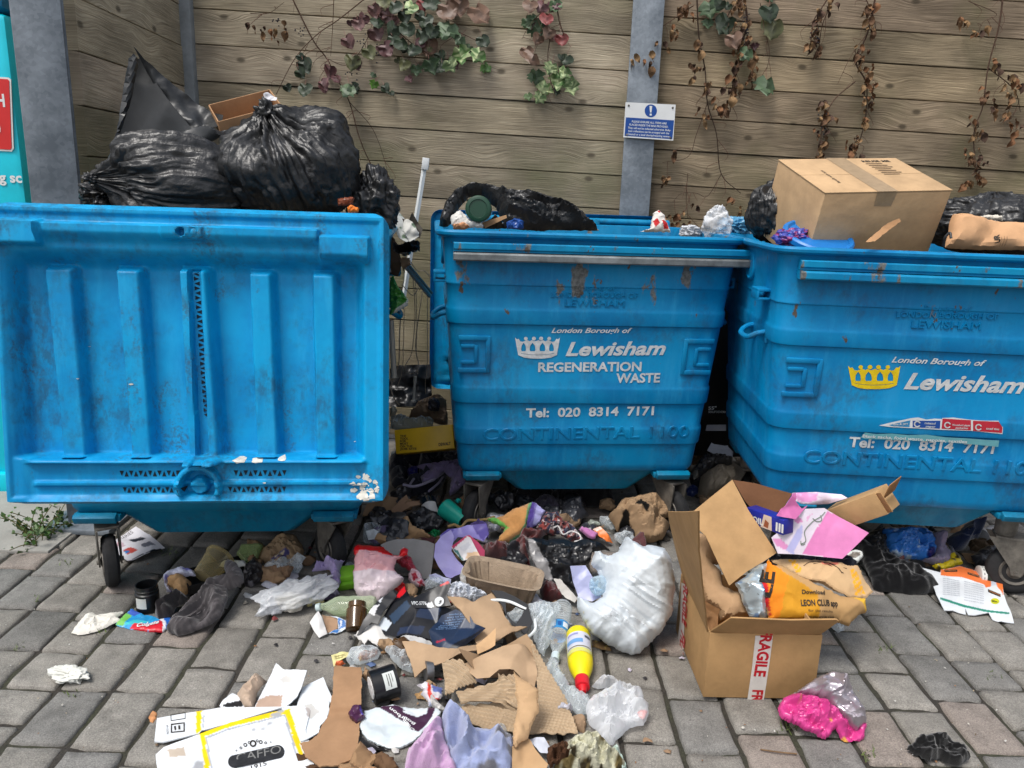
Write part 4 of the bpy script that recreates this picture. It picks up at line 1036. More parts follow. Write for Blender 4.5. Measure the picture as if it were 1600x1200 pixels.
for (cx, cy) in ((795, 1058), (908, 1062), (1024, 1070)):
    ring = lambda r_: [(cx + r_ * math.cos(q), cy + r_ * .95 * math.sin(q)) for q in np.linspace(.5, 6.0, 18)]
    decal(sb, Q('C', ' '.join('%f,%f' % q for q in ring(13) + ring(8)[::-1])), 'sticker_symbol', LETTER, bin_c, .0112, sub=False)
for tx, a, b, h in (('mixed', '822,1058', '862,1060', 8), ('paper', '826,1070', '862,1072', 8), ('Household plastic', '926,1064', '992,1067', 7), ('packaging', '938,1075', '984,1077', 7), ('used tins', '1052,1078', '1100,1081', 8), ('tins & jars', '705,1063', '760,1059', 7), ('Black sacks, food waste, nappies, textiles', '590,1108', '980,1130', 11)):
    write(sb, tx, Q('C', a)[0], Q('C', b)[0], LETTER, bin_c, h=h * .41667, off=.0114, bold=.02, name='sticker_lettering')
# ================================================================== CLIMBERS ON THE FENCE
VY = FY - .045
def leaf_shape(kind, rng):
    if kind == 'heart':
        p = [(0, -.12), (.28, -.34), (.62, -.30), (.80, .02), (.74, .36), (.52, .62), (.62, .70), (.28, .86), (0, 1.12)]
    elif kind == 'lobed':
        p = [(0, -.08), (.30, -.36), (.58, -.22), (.52, -.02), (.98, .10), (.86, .34), (.62, .36), (.80, .72), (.50, .64), (.34, .74), (.24, 1.02), (0, 1.22)]
    else:
        p = [(0, -.1), (.22, .0), (.34, .3), (.26, .62), (.1, .9), (0, 1.15)]
    L = [(x * rng.uniform(.9, 1.1), y) for x, y in p]; Rr = [(-x * rng.uniform(.9, 1.1), y) for x, y in p[1:-1]][::-1]
    return L, Rr
def add_leaf(mb, x, y, r, col, rng, kind='heart', Y=None, ang=None, veins=None, out=.0):
    """one leaf at pixel x, y with radius r pixels, hanging just off the boards"""
    k = 1.16 * r / FOC * (VY * .97 + .1) * .92; c = YP(x, y, (Y or VY) - rng.uniform(.0, .05) - out)
    a = ang if ang is not None else math.pi + rng.uniform(-.7, .7)
    L, Rr = leaf_shape(kind, rng); fold = rng.uniform(.1, .5); cup = rng.uniform(-.25, .35)
    M3 = Euler((rng.uniform(-.5, .35), rng.uniform(-.5, .5), 0)).to_matrix()
    ts = np.linspace(0, 1, 7); V = []; Cc = []; F = []
    ymin, ymax = L[0][1], L[-1][1]; n = 10; mid = [(0, ymin + (ymax - ymin) * t) for t in np.linspace(0, 1, n)]
    def side(pts):
        pts = np.array(pts); yy = np.linspace(0, 1, n); s_ = np.r_[0, np.cumsum(np.hypot(*np.diff(pts, axis=0).T))]; s_ /= s_[-1]
        return np.stack([np.interp(yy, s_, pts[:, 0]), np.interp(yy, s_, pts[:, 1])], 1)
    A = side(L); Bs = side([L[0]] + Rr[::-1] + [L[-1]])
    cols = [Bs, Bs * .5 + np.array(mid) * .5, np.array(mid), A * .5 + np.array(mid) * .5, A]
    for j, cc in enumerate(cols):
        for i, (px_, py_) in enumerate(cc):
            z = -fold * abs(px_) + cup * (py_ - .5) ** 2 + .10 * math.sin(px_ * 9 + py_ * 7)
            ca, sa = math.cos(a), math.sin(a); q = M3 @ Vector((px_ * ca - py_ * sa, px_ * sa + py_ * ca, z))
            V.append((c[0] + k * q.x, c[1] - k * q.z, c[2] + k * q.y))
            t = np.array(col) * rng.uniform(.8, 1.15)
            if j == 2: t = t * .8 + .02
            if veins is not None and rng.uniform() < .45: t = np.array(veins)
            Cc.append(t)
    for j in range(4):
        for i in range(n - 1): F.append([j * n + i, (j + 1) * n + i, (j + 1) * n + i + 1, j * n + i + 1])
    mb.add(V, F, np.array(Cc))
LEAF = mat('leaf', None, .5, spec=.4, bump=(120, .3, .001), dirt=(60, .8, 1.15)); DRY = mat('dry_leaf', None, .85, spec=.15, dirt=(70, .6, 1.2)); STEM = mat('vine_stem', None, .85, spec=.2, dirt=(60, .6, 1.2))
LC = {'p': C(114, 82, 80), 'r': C(130, 62, 60), 'd': C(52, 66, 48), 'g': C(82, 104, 74), 'o': C(98, 100, 66), 'b': C(118, 92, 76), 'v': C(88, 126, 66), 'w': C(102, 128, 82), 'y': C(98, 142, 54), 'm': C(104, 70, 72)}
def vine_pts(k, s): return [YP(x, y, VY) for x, y in Q(k, s)]
def dry_cluster(mb, x, y, r, rng, n=5):
    for i in range(n):
        cx, cy = x + rng.normal(0, r * .5), y + rng.normal(0, r * .7); c = YP(cx, cy, VY - rng.uniform(-.01, .04)); L = rng.uniform(.025, .06); w = L * rng.uniform(.2, .42)
        col = np.array(C(*[(126, 98, 72), (100, 76, 58), (146, 118, 86), (86, 68, 58), (128, 92, 66)][rng.randint(5)])) * rng.uniform(.75, 1.2)
        a = rng.uniform(-.6, .6); tw = rng.uniform(-3, 3); ns = 7; V = []; F = []
        for i2 in range(ns):
            t = i2 / (ns - 1); ww = w * math.sin(math.pi * min(1, .12 + t * .86)) ; ph = tw * t
            for s_ in (-1, -.3, .4, 1):
                lx = s_ * ww * math.cos(ph); ly = -t * L; lz = abs(s_) * ww * .9 + s_ * ww * math.sin(ph) + .006 * math.sin(t * 7 + i)
                V.append((c[0] + lx * math.cos(a) - ly * math.sin(a), c[1] - lz, c[2] + lx * math.sin(a) + ly * math.cos(a)))
        for i2 in range(ns - 1):
            for j in range(3): F.append([i2 * 4 + j, i2 * 4 + j + 1, i2 * 4 + 4 + j + 1, i2 * 4 + 4 + j])
        mb.add(V, F, col)
def climber(label, seed, k, stems, leaves='', dry='', berries='', stemcol=C(78, 62, 52)):
    rng = np.random.RandomState(seed); t = thing('climbing_plant', label, 'climbing plant', YP(*Q(k, stems[0][0])[0], VY), 0, 'climbing plants on the fence')
    mb = MB()
    for s_, w in stems:
        P = np.array(vine_pts(k, s_)); P[:, 1] += rng.uniform(-.012, .012, len(P)); mb.tube(P, [w, w * .55], 6, C(*(np.array((88, 68, 56)) * rng.uniform(.7, 1.1))))
        for j in range(len(P) - 1):     # side twigs
            for _ in range(rng.randint(1, 3)):
                p = P[j] + (P[j + 1] - P[j]) * rng.uniform(.1, .9); q = p + np.array([rng.uniform(-.07, .07), -rng.uniform(0, .03), rng.uniform(-.09, .01)]); r_ = q + np.array([rng.uniform(-.03, .03), 0, -rng.uniform(.01, .05)])
                mb.tube([p, q, r_], [.0016, .0007], 4, C(96, 70, 58))
    mb.build('stem', STEM, t)
    if leaves:
        mb = MB()
        for w in leaves.split():
            a = w.split(','); (x, y), = Q(k, a[0] + ',' + a[1]); r = float(a[2]) * CROPS[k][2]; c = a[3]
            kind = 'lobed' if c in 'vwyg' and rng.uniform() < .8 else 'heart'
            add_leaf(mb, x, y, r, np.array(LC[c]) * rng.uniform(.85, 1.1), rng, kind, veins=C(176, 190, 140) if c in 'vw' else None)
            if rng.uniform() < .75: add_leaf(mb, x + rng.normal(0, r * .8), y + rng.normal(0, r * .8), r * rng.uniform(.45, .8), np.array(LC[c if rng.uniform() < .6 else 'dgobm'[rng.randint(5)]]) * rng.uniform(.7, 1.05), rng, kind, out=-.03)
            p = YP(x, y - r * .3, VY - .02); mb.tube([p, p + np.array([rng.uniform(-.03, .03), .03, rng.uniform(.02, .06)])], .0012, 4, C(120, 80, 70), spline=False)
        mb.build('foliage', LEAF, t)
    if dry:
        mb = MB()
        for w in dry.split():
            a = [float(q) for q in w.split(',')]; (x, y), = Q(k, '%f,%f' % (a[0], a[1])); dry_cluster(mb, x, y, a[2] * CROPS[k][2], rng, int(a[3]) if len(a) > 3 else 5)
        mb.build('dead_leaves', DRY, t)
    if berries:
        mb = MB()
        for w in berries.split():
            (x, y), = Q(k, w)
            for _ in range(9):
                c = YP(x + rng.normal(0, 4), y + rng.normal(0, 6), VY - rng.uniform(0, .03)); mb.lathe([(-.004, .0008), (-.002, .0036), (0, .0042), (.002, .0036), (.004, .0008)], Matrix.Translation(Vector(c)), 8, C(30, 30, 44))
        mb.build('berries', PLAST(), t)
climber('widest climbing plant with pink and dark leaves hanging from the fence top', 4, 'D',
        [('215,-30 320,180 385,270 425,350 490,470 540,640 600,775 660,790 690,860', .0042), ('560,0 440,95 340,160 240,270 150,440', .0032), ('422,-20 412,120 405,260', .0024), ('490,470 600,600 660,770 685,900', .002), ('640,-30 700,120 780,200 860,250', .004), ('900,-30 950,120 1010,240', .004), ('860,100 1000,150 1100,200', .003), ('30,60 120,62 190,10', .002), ('385,270 480,300 560,210 600,100', .0022)],
        '475,182,40,p 600,35,42,p 605,140,45,p 655,215,45,m 530,100,36,p 700,125,42,d 730,190,40,d 790,215,40,d 845,85,42,d 860,190,55,b 955,115,55,g 940,30,60,b 1085,40,66,b 1000,230,50,v 950,285,40,w 1105,175,40,d 1095,240,42,v 860,285,46,g 745,285,36,o 800,310,30,g 505,270,46,o 575,230,40,o 275,290,45,d 400,315,42,m 285,400,42,d 360,382,36,m 490,400,44,g 610,380,26,y 652,400,28,d 660,60,42,p 780,20,40,w 700,20,40,d 620,90,36,d 760,120,44,d 825,150,44,d 690,175,36,d 905,250,34,d 560,75,34,m 880,130,40,d 1010,170,34,g 830,10,34,r 1000,10,50,b 740,60,40,d 650,-5,40,o 870,0,50,d 920,300,34,d 255,330,32,d',
        '35,115,14,2 95,140,22,3 150,150,22,4 195,115,20,3', '270,150 545,190 620,240 500,360 160,100')
climber('smaller climbing plant with red and bright variegated leaves left of the blue notice', 9, 'D',
        [('1400,-30 1380,60 1420,150 1410,260 1420,360 1440,430', .004), ('1450,-20 1460,90 1490,180', .003), ('1380,60 1330,110 1290,180', .002)],
        '1310,90,36,g 1345,115,46,g 1405,75,38,r 1475,170,36,r 1345,250,52,b 1420,140,36,b 1355,335,42,g 1400,390,46,v 1460,350,50,v 1500,260,38,d 1520,385,42,w 1330,10,42,b 1440,10,36,g 1370,170,34,b 1390,20,36,m 1430,300,36,w 1380,440,34,w 1490,320,34,w', '')
climber('mostly dead climber with one fresh green leaf hanging right of the steel post', 12, 'E',
        [('430,-20 440,130 460,250 470,370 500,480 520,620 590,690', .004), ('420,20 330,80 250,135', .003), ('470,370 430,480 400,560 310,580', .0024), ('520,620 470,700 430,690 380,690 345,720', .002), ('400,620 395,700 400,780', .0022)],
        '475,12,40,g 520,5,30,d', '380,20,30,8 345,110,26,7 310,165,22,5 268,205,26,7 205,225,20,4 435,160,22,8 430,240,26,9 465,300,22,7 500,370,22,5 455,410,22,4 320,630,18,4 430,730,14,3 560,715,14,3 592,750,14,3 380,790,26,8 330,780,20,5 350,540,12,3')
climber('thick brown dead climber with olive and green leaves in the right bay of the fence', 15, 'E',
        [('600,-20 610,80 590,160 580,240 560,300 550,400', .006), ('660,10 680,120 690,190 680,250', .002), ('560,20 540,80 600,100', .003)],
        '710,80,50,o 690,30,40,d 680,290,46,g 612,180,30,g 540,70,44,d 560,130,36,b', '590,20,36,8 600,90,30,8 590,150,30,9 575,210,30,10 630,220,26,6 580,270,30,10 560,330,26,9 545,385,22,7 630,260,18,4 560,0,26,6', '605,60 610,110 600,130')
climber('short dark dried strand hanging from the fence top over the big carton', 18, 'E', [('910,-20 870,40 850,80 832,190', .004), ('920,0 880,90 868,190', .003)], '', '905,15,20,6 870,60,22,7 850,110,20,7 845,150,16,6 865,185,14,4', '850,100 860,130')
climber('long dried brown strand reaching down behind the big carton', 22, 'E', [('1070,-20 1040,120 1000,220 1040,300 1030,430 1000,540', .0048), ('1000,290 920,360 880,450 870,560', .0036), ('1040,120 980,200 935,300', .002), ('1030,-10 1060,60 1075,120', .003)], '', '1050,30,26,7 1040,90,26,8 1010,190,28,9 1040,240,28,9 1030,290,22,6 1045,350,20,7 1030,420,18,6 990,520,22,9 1000,550,18,5 890,380,22,7 905,420,22,7 880,470,24,9 875,530,22,9 1060,300,16,4 1010,490,14,5', '880,420 890,470')
climber('pale brown dead climber near the right edge of the fence', 25, 'E', [('1530,-20 1510,100 1470,240 1450,380 1420,480 1430,650', .0044), ('1470,240 1560,320 1590,400', .003), ('1400,5 1500,50 1450,80 1430,130', .002), ('1560,330 1540,430', .002)], '', '1385,70,18,5 1440,110,20,5 1500,220,22,6 1540,275,24,6 1580,295,20,5 1550,345,24,6 1490,390,24,5 1545,420,20,5 1580,460,26,6 1440,470,24,6 1415,430,18,6 1405,550,22,6 1440,570,28,9 1430,620,24,8 1400,650,18,5 1460,340,18,5')

# ================================================================== WHAT IS PILED ON THE BINS
BB = BLACKBAG()
fl = mat('mixed_rubbish', None, .7, dirt=(30, .5, 1.3))
def fill_bin(t, z, label, seed):
    M = np.array(wmat(t)); xs = np.linspace(-.58, .58, 60); ys = np.linspace(-.43, .43, 46); X, Y = np.meshgrid(xs, ys, indexing='ij'); P = np.stack([X.ravel(), Y.ravel()], 1)
    Z = z + .05 * fbm(P * 7, seed, 3) + .02 * (1 - 2 * np.abs(vn(P * 19, seed)))
    V = np.c_[P, Z]; V = V @ M[:3, :3].T + M[:3, 3]; n = len(ys); F = [[i * n + j, (i + 1) * n + j, (i + 1) * n + j + 1, i * n + j + 1] for i in range(len(xs) - 1) for j in range(n - 1)]
    q = vn(P * 14, seed + 4); cc = np.where(q[:, None] > .25, C(150, 140, 120), np.where(q[:, None] < -.2, C(36, 38, 42), C(92, 84, 74)))
    tag(mk('mixed_rubbish', V, F, fl, col=cc), label, 'rubbish', kind='stuff')
fill_bin(bin_a, 1.24, 'mixed rubbish filling the left bin under the black bags', 2)
fill_bin(bin_b, 1.24, 'mixed rubbish filling the middle bin', 5)
fill_bin(bin_c, 1.23, 'mixed rubbish filling the right bin under the big carton', 7)
# left bin
bag('rubbish_bag', YP(452, 262, 2.93), (.262, .25, .20), (-.24, -.42, .86), 'big shiny black rubbish bag with its knot on top, standing on the left bin', 'rubbish bag', seed=3, pleat=.17, fine=.016, kap=6.0, neck=.06, group='black rubbish bags')
bag('rubbish_bag', YP(290, 290, 2.80), (.125, .17, .23), (-.93, -.30, .05), 'low black rubbish bag on its side, knot to the left, on the left bin', 'rubbish bag', seed=11, pleat=.2, fine=.02, kap=4.0, group='black rubbish bags', neck=.3)
blob('rubbish_bag', YP(585, 315, 3.0), (.095, .1, .115), BB, (.01,) * 3, 'small crumpled black bag at the right end of the left bin', 'rubbish bag', 5, fine=.22, group='black rubbish bags', flat=False)
blob('rubbish_bag', YP(165, 300, 2.85), (.07, .07, .05), BB, (.01,) * 3, 'loose tail of a torn black bag at the left end of the left bin', 'rubbish bag', 15, fine=.3, group='black rubbish bags', flat=False)
rs = thing('rubber_sheet', 'folded sheet of black rubber standing in a tall point on the left bin', 'rubber sheet', YP(270, 250, 3.3))
RBS = mat('black_rubber_sheet', (.012, .014, .016), .42, spec=.5, bump=(14, .25, .006), dirt=(5, .6, 1.5))
patch('front_fold', Q('K', '306,80 322,66 342,84 585,415 640,470 420,500 220,506 235,470'), RBS, at=(270, 250, 3.25), tilt=70, yaw=-10, parent=rs, fold=.012, nf=4, cell=.014, th=.004)
patch('back_fold', Q('K', '338,84 380,120 740,372 735,430 560,425 440,250'), RBS, at=(300, 200, 3.33), tilt=66, yaw=16, parent=rs, fold=.02, nf=5, fine=.006, fs=10, cell=.014, th=.004)
patch('edge_fold', Q('K', '300,92 322,68 344,96 320,260 262,440 220,506 245,420'), RBS, at=(270, 250, 3.22), tilt=80, yaw=40, parent=rs, lump=.02, cell=.012, th=.003)
patch('lower_fold', Q('K', '380,470 500,455 620,418 740,400 735,450 640,500 440,500'), RBS, at=(280, 235, 3.12), tilt=60, parent=rs, fold=.014, nf=5, lump=.015, cell=.012)
patch('plate', Q('K', '525,498 560,485 620,480 676,486 672,514 600,512 545,508'), PAPER(), C(206, 212, 186), 'pale green paper plate wedged between the black bags', 'plate', at=(305, 228, 2.98), tilt=50, lump=.01)
def opentray(name, label, cat, c, d, rot, col=C(172, 136, 100), m=None, th=.005, flaps=False, group=None):
    t = thing(name, label, cat, c, 0, group); M3 = Euler([R(a) for a in rot]).to_matrix(); c = Vector(c)
    for nm, o_, dd in (('base', (0, 0, 0), (d[0], d[1], th)), ('side', (0, -d[1] / 2, d[2] / 2), (d[0], th, d[2])), ('side', (0, d[1] / 2, d[2] / 2), (d[0], th, d[2])), ('side', (-d[0] / 2, 0, d[2] / 2), (th, d[1] - th, d[2])), ('side', (d[0] / 2, 0, d[2] / 2), (th, d[1] - th, d[2]))):
        mb = MB(); mb.box(c + M3 @ Vector(o_), dd, M3, col=col, bev=.001); mb.build(nm, m or KRAFT(), t)
    return t
tr = opentray('carton_tray', 'open brown cardboard tray with punched holes behind the big black bag', 'carton', YP(392, 196, 3.42), (.26, .18, .09), (26, -18, 24), C(176, 138, 104))
mb = MB(); M3_ = Euler((R(26), R(-18), R(24))).to_matrix()
for dx in (-.06, -.01): mb.box(Vector(YP(392, 196, 3.42)) + M3_ @ Vector((dx, -.0945, .045)), (.014, .003, .012), M3_, bev=.001, col=C(40, 28, 20))
mb.build('hand_hole', KRAFT(), tr)
patch('paper', Q('K', '922,258 945,250 988,276 985,290 930,285'), PAPER(), C(214, 214, 220), 'white printed slip of paper behind the knot of the big black bag', 'paper', at=(422, 150, 3.25), tilt=70, fold=.003)
patch('wrapper', Q('2', '1356,108 1375,102 1402,112 1398,130 1360,132'), FILM(), C(240, 130, 40), 'scrap of orange wrapper under the big black bag', 'wrapper', at=(552, 326, 2.62), tilt=55, lump=.012, fine=.003)
patch('bag_corner', Q('K', '1265,748 1300,738 1345,740 1330,772 1270,776'), FILM(), C(120, 56, 24), 'brown orange corner of a bag poking from under the big black bag', 'wrapper', at=(540, 318, 2.66), tilt=50, lump=.014)
patch('card_scrap', Q('D', '510,715 540,740 530,755 512,750'), KRAFT(), C(176, 140, 100), 'small corner of brown card behind the big black bag', 'card', at=(555, 248, 3.2), tilt=70)

# between the left and middle bins
pole = thing('white_rod', 'white plastic blind rail with a square bracket leaning upright between the left and middle bins', 'rail', YP(650, 350, 4.15))
a_, b_ = YP(663, 262, 4.2), YP(628, 480, 4.0); mb = MB(); mb.tube([a_, b_], .013, 4, C(214, 220, 222), spline=False); mb.build('rod', PLAST(), pole)
mb = MB(); mb.box(YP(665, 256, 4.19), (.036, .03, .06), (0, .12, 0), bev=.003, col=C(224, 228, 230)); mb.build('bracket', PLAST(), pole)
mg = thing('magazine_bundle', 'bundle of crumpled white magazines hanging over the right side of the left bin', 'magazines', YP(632, 370, 3.2))
for i, (s_, c_) in enumerate((('212,296 232,312 262,340 328,410 318,440 270,462 240,430 222,396', (196, 200, 198)), ('226,330 300,372 340,408 332,430 300,418', (60, 56, 52)), ('262,340 306,372 330,420 286,452 255,400', (206, 206, 200)))):
    patch('magazine_sheet', Q('H', s_), PAPER(), C(*c_), None, None, parent=mg, at=(630, 370, 3.22 + .015 * (i == 1) - .012 * i), tilt=55, lean=-20, fold=.006, nf=5, th=.002, spots=[(C(110, 130, 110), 40, .3)])
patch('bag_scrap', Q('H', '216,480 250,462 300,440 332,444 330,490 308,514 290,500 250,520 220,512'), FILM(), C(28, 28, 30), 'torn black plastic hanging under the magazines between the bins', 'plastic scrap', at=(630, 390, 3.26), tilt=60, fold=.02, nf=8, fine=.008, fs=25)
patch('card_scrap', Q('H', '240,530 285,520 290,560 255,575'), KRAFT(), C(140, 116, 92), 'ragged scrap of brown card above the silver bar', 'card', at=(632, 415, 3.3), tilt=60, fold=.006, jag=.003)
mb = MB(); mb.tube([YP(633, 415, 3.36), YP(671, 462, 3.55)], .011, 10, C(190, 192, 190), spline=False); mb.tube([YP(637, 412, 3.34), YP(675, 458, 3.53)], .006, 8, C(150, 152, 150), spline=False)
tag(mb.build('metal_bar', mat('bright_bar', None, .35, metal=.8, dirt=(20, .7, 1.1))), 'short bright metal bar sloping towards the middle bin', 'bar')
patch('crisp_bag', Q('H', '196,608 214,600 226,640 262,690 280,714 276,735 216,770 198,778'), FILM(), C(52, 116, 40), 'green plastic bag with a white edge stuffed beside the left bin', 'plastic bag', at=(612, 470, 3.12), tilt=65, yaw=25, lump=.03, fine=.006, paint=areas((Q('H', '262,690 282,712 278,738 214,772 216,758 262,728 268,716'), C(200, 200, 190))))
mb = MB()
for s_, w in (('300,600 310,760 302,900 290,960 268,1000 266,1030 290,1040 318,1030 326,1000 318,960 312,900 330,760 348,640', .0022), ('312,620 318,800 316,950 326,990 322,1040', .002), ('246,740 240,900 236,1000 205,1090 212,1140 240,1180', .003), ('262,760 258,900 252,1030 222,1120', .0018), ('366,700 364,1000 356,1080 358,1130', .002), ('290,540 320,580 350,580 380,610', .002), ('250,640 300,690 340,640 372,700', .002), ('244,530 262,600 250,690 262,760', .002)):
    mb.tube([YP(x, y, 3.55 + .03 * i % .1) for i, (x, y) in enumerate(Q('H', s_))], w, 6, C(150, 138, 124))
tag(mb.build('loose_cord', mat('cord', None, .7)), 'thin tangled cords hanging down between the left and middle bins', 'cord')
pl_ = thing('blind_pull', 'small white plastic pull hanging on a cord between the left and middle bins', 'blind pull', YP(648, 615, 3.55))
Mx, L_ = axm(YP(646, 628, 3.55), YP(649, 588, 3.55)); mb = MB(); mb.lathe([(0, .012), (.006, .013), (.012, .007), (L_ * .7, .006), (L_ * .8, .009), (L_, .008)], Mx, 14, C(170, 168, 160)); mb.build('pull', PLAST(), pl_)
mb = MB(); mb.tube([YP(611, 500, 3.3), YP(616, 590, 3.3)], .012, 8, C(160, 156, 146), spline=False); tag(mb.build('plastic_pipe', PLAST()), 'short grey plastic pipe beside the right side of the left bin', 'pipe')

patch('plastic_sheet', Q('H', '190,1010 240,1000 300,1006 380,1000 384,1180 300,1190 190,1190'), FILM(), C(30, 32, 36), 'added dark sheet standing in for shade and dirt at the foot of the fence between the bins', 'shade sheet', at=(645, 640, 4.0), tilt=68, fold=.02, nf=6, fine=.008, fs=9, cell=.012)  # added sheet; dark colour stands in for the gap's shade and dirt
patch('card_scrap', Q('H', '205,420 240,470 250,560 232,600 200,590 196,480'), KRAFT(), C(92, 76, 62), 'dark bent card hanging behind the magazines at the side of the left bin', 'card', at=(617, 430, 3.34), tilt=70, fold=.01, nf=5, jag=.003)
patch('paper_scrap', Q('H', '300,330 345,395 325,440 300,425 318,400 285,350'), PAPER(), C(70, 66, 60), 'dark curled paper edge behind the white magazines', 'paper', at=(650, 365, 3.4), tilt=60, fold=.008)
mb = MB(); mb.tube([YP(x, y, 2.735) for x, y in Q('C', '1040,545 1060,535 1075,532 1066,545 1062,562 1072,582 1088,596')], .0014, 5, C(206, 204, 196)); tag(mb.build('thread', CLOTH()), 'white thread dangling below the rail of the right bin', 'thread')
# middle bin
jar = thing('glass_jar', 'dark green lidded jar in the torn black bag on the middle bin', 'jar', YP(748, 328, 3.3))
Mx, L_ = axm(YP(753, 330, 3.36), YP(747, 326, 3.22)); mb = MB(); mb.lathe([(0, .045), (L_ * .6, .05), (L_ * .72, .052), (L_ * .76, .047)], Mx, 36, C(190, 190, 186)); mb.build('body', clearmat('jar_glass', (.8, .85, .82), op=.3), jar)
mb = MB(); mb.lathe([(L_ * .74, .053), (L_ * .95, .054), (L_ * .985, .052), (L_, .046), (L_ + .001, .038), (L_ - .003, .036), (L_ - .003, .0)], Mx, 40, C(14, 62, 42), capt=False, wob=lambda t, z: .012 * math.sin(t * 40) if z < L_ * .97 else 0); mb.build('lid', PLAST(), jar)
patch('rubbish_bag', Q('B', '105,165 106,140 122,95 160,55 210,36 255,38 330,52 420,66 505,80 560,105 610,145 655,178 560,178 440,176 330,170 250,172 300,140 330,165 300,100 250,62 205,62 180,90 150,140 130,166'), BB, (.01,) * 3, 'torn black bag spilling open over the left end of the middle bin', 'rubbish bag', 'black rubbish bags', at=(800, 350, 3.36), tilt=48, lump=.07, soft=.6, fine=.016, fs=10, cren=.016, crs=30, stretch=(-18, .4, 1.8), cell=.0065, floor=-1)
for s_, c_, l_ in (('140,130 175,108 200,130 210,146 250,150 258,170 180,168 145,160', (214, 212, 206), 'crumpled white paper under the green lidded jar on the middle bin'), ('150,160 190,152 210,166 190,176 155,176', (206, 150, 110), 'scrap of orange brown peel beside the green lidded jar')):
    patch('paper_scrap', Q('B', s_), PAPER(), C(*c_), l_, 'paper', at=(728, 352, 3.24), tilt=55, lump=.02, cren=.006)
patch('crisp_packet', Q('B', '335,150 365,136 395,146 398,172 340,174'), FILM(), C(36, 78, 150), 'dark blue packet inside the torn black bag on the middle bin', 'packet', at=(805, 352, 3.26), tilt=55, lump=.015, fine=.004)
patch('card_scrap', Q('B', '250,150 335,124 338,134 262,170'), KRAFT(), C(150, 120, 90), 'strip of brown card inside the torn black bag on the middle bin', 'card', at=(770, 348, 3.28), tilt=45)
patch('drink_carton', Q('B', '800,182 836,170 846,120 864,104 884,128 906,184'), PAPER(), C(226, 222, 216), 'crushed white drink carton with red print on the rim of the middle bin', 'carton', at=(1028, 362, 3.5), tilt=68, lump=.03, cren=.004, paint=areas((Q('B', '842,150 856,142 866,158 850,172'), C(196, 40, 44)), (Q('B', '872,150 890,152 898,176 880,178'), C(196, 40, 44)), (Q('B', '858,112 868,116 866,124 858,122'), C(196, 40, 44))))
blob('clear_bag', YP(1121, 350, 3.6), (.065, .05, .075), clearmat('clear_bag_film', (.93, .94, .95), (.85, .87, .9), op=.3, rough=.2, bump=30), (1, 1, 1), 'crumpled clear plastic bag standing at the right end of the middle bin', 'plastic bag', 5, fine=.16, ks=1.7, flat=False)
blob('plastic_bag', YP(1160, 355, 3.75), (.1, .06, .045), FILM(), C(80, 150, 190), 'pale blue plastic bag between the middle and right bins', 'plastic bag', 8, fine=.25, flat=False)
blob('paper_scrap', YP(1078, 362, 3.7), (.05, .04, .03), PAPER(), C(200, 204, 210), 'small white scrap on the rim of the middle bin beside the clear bag', 'paper', 3, fine=.2, flat=False)
patch('paper_scrap', Q('C', '168,330 192,278 206,300 214,320 198,350 175,348'), PAPER(), C(216, 220, 222), 'crumpled white tissue at the left end of the right bin', 'tissue', at=(1178, 352, 3.5), tilt=60, lump=.02, cren=.006)

# right bin
bag('rubbish_bag', YP(1232, 330, 3.2), (.14, .15, .15), (-.3, -.2, .9), 'black rubbish bag squeezed behind the left side of the big carton', 'rubbish bag', seed=21, pleat=.14, fine=.05, group='black rubbish bags', knotpart=False, neck=.1)
bag('rubbish_bag', YP(1545, 352, 3.25), (.30, .18, .12), (.1, .1, 1), 'wide black rubbish bag behind the brown paper bag on the right bin', 'rubbish bag', seed=29, pleat=.12, fine=.06, group='black rubbish bags', knotpart=False, neck=.05)
P0, P1, P2, P4 = YP(1289.6, 302.5, 2.76), YP(1487.5, 298.3, 2.86), YP(1250.8, 250, 3.10), YP(1283, 363.8, 2.78)
ex = P1 - P0; bw = np.linalg.norm(ex); ex /= bw; ey = P2 - P0; ey -= ex * (ey @ ex); bd_ = np.linalg.norm(ey); ey /= bd_; ez = np.cross(ex, ey); bh = .30
ct = thing('carton', 'big closed brown carton with tape across its top, tipped forward on the right bin', 'carton', P0)
cg = P0 + ex * bw / 2 + ey * bd_ / 2 - ez * bh / 2; M3 = Matrix((ex, ey, ez)).transposed(); KC1 = C(196, 164, 126)
mb = MB(); mb.box(cg, (bw, bd_, bh), M3, bev=.004, col=KC1); mb.build('box', KRAFT(), ct)
mb = MB(); mb.box(cg + ez * (bh / 2 + .002) - ey * .001, (bw + .004, bd_ * .497, .004), M3, bev=.001, col=KC1)
mb.V = (np.array(mb.V) - ey * bd_ * .2505).tolist(); mb.build('top_flap', KRAFT(), ct)
mb = MB(); mb.box(cg + ez * (bh / 2 + .002) + ey * bd_ * .2505, (bw + .004, bd_ * .497, .004), M3, bev=.001, col=KC1); mb.build('top_flap', KRAFT(), ct)
TAPE = mat('parcel_tape', C(164, 140, 108), .25, spec=.5, bump=(60, .2, .001), dirt=(30, .85, 1.1))
st = Surf(P0 + ez * .0045, ex, ey); sfr = Surf(P0 - ey * .0005, ex, ez); slf = Surf(P2 - ex * .001, -ey, ez)
V, F = fill2d([[(bw * .40, -.004), (bw * .56, -.004), (bw * .56, bd_ + .004), (bw * .40, bd_ + .004)]]); put(st, V, F, 'tape', TAPE, ct, .0006)
V, F = fill2d([[(bw * .41, -.05), (bw * .545, -.052), (bw * .56, 0), (bw * .40, 0)]]); put(sfr, V, F, 'tape', TAPE, ct, .0008)
INK = mat('dark_ink', C(40, 34, 28), .7); INKL = mat('faded_ink', C(104, 84, 62), .8)
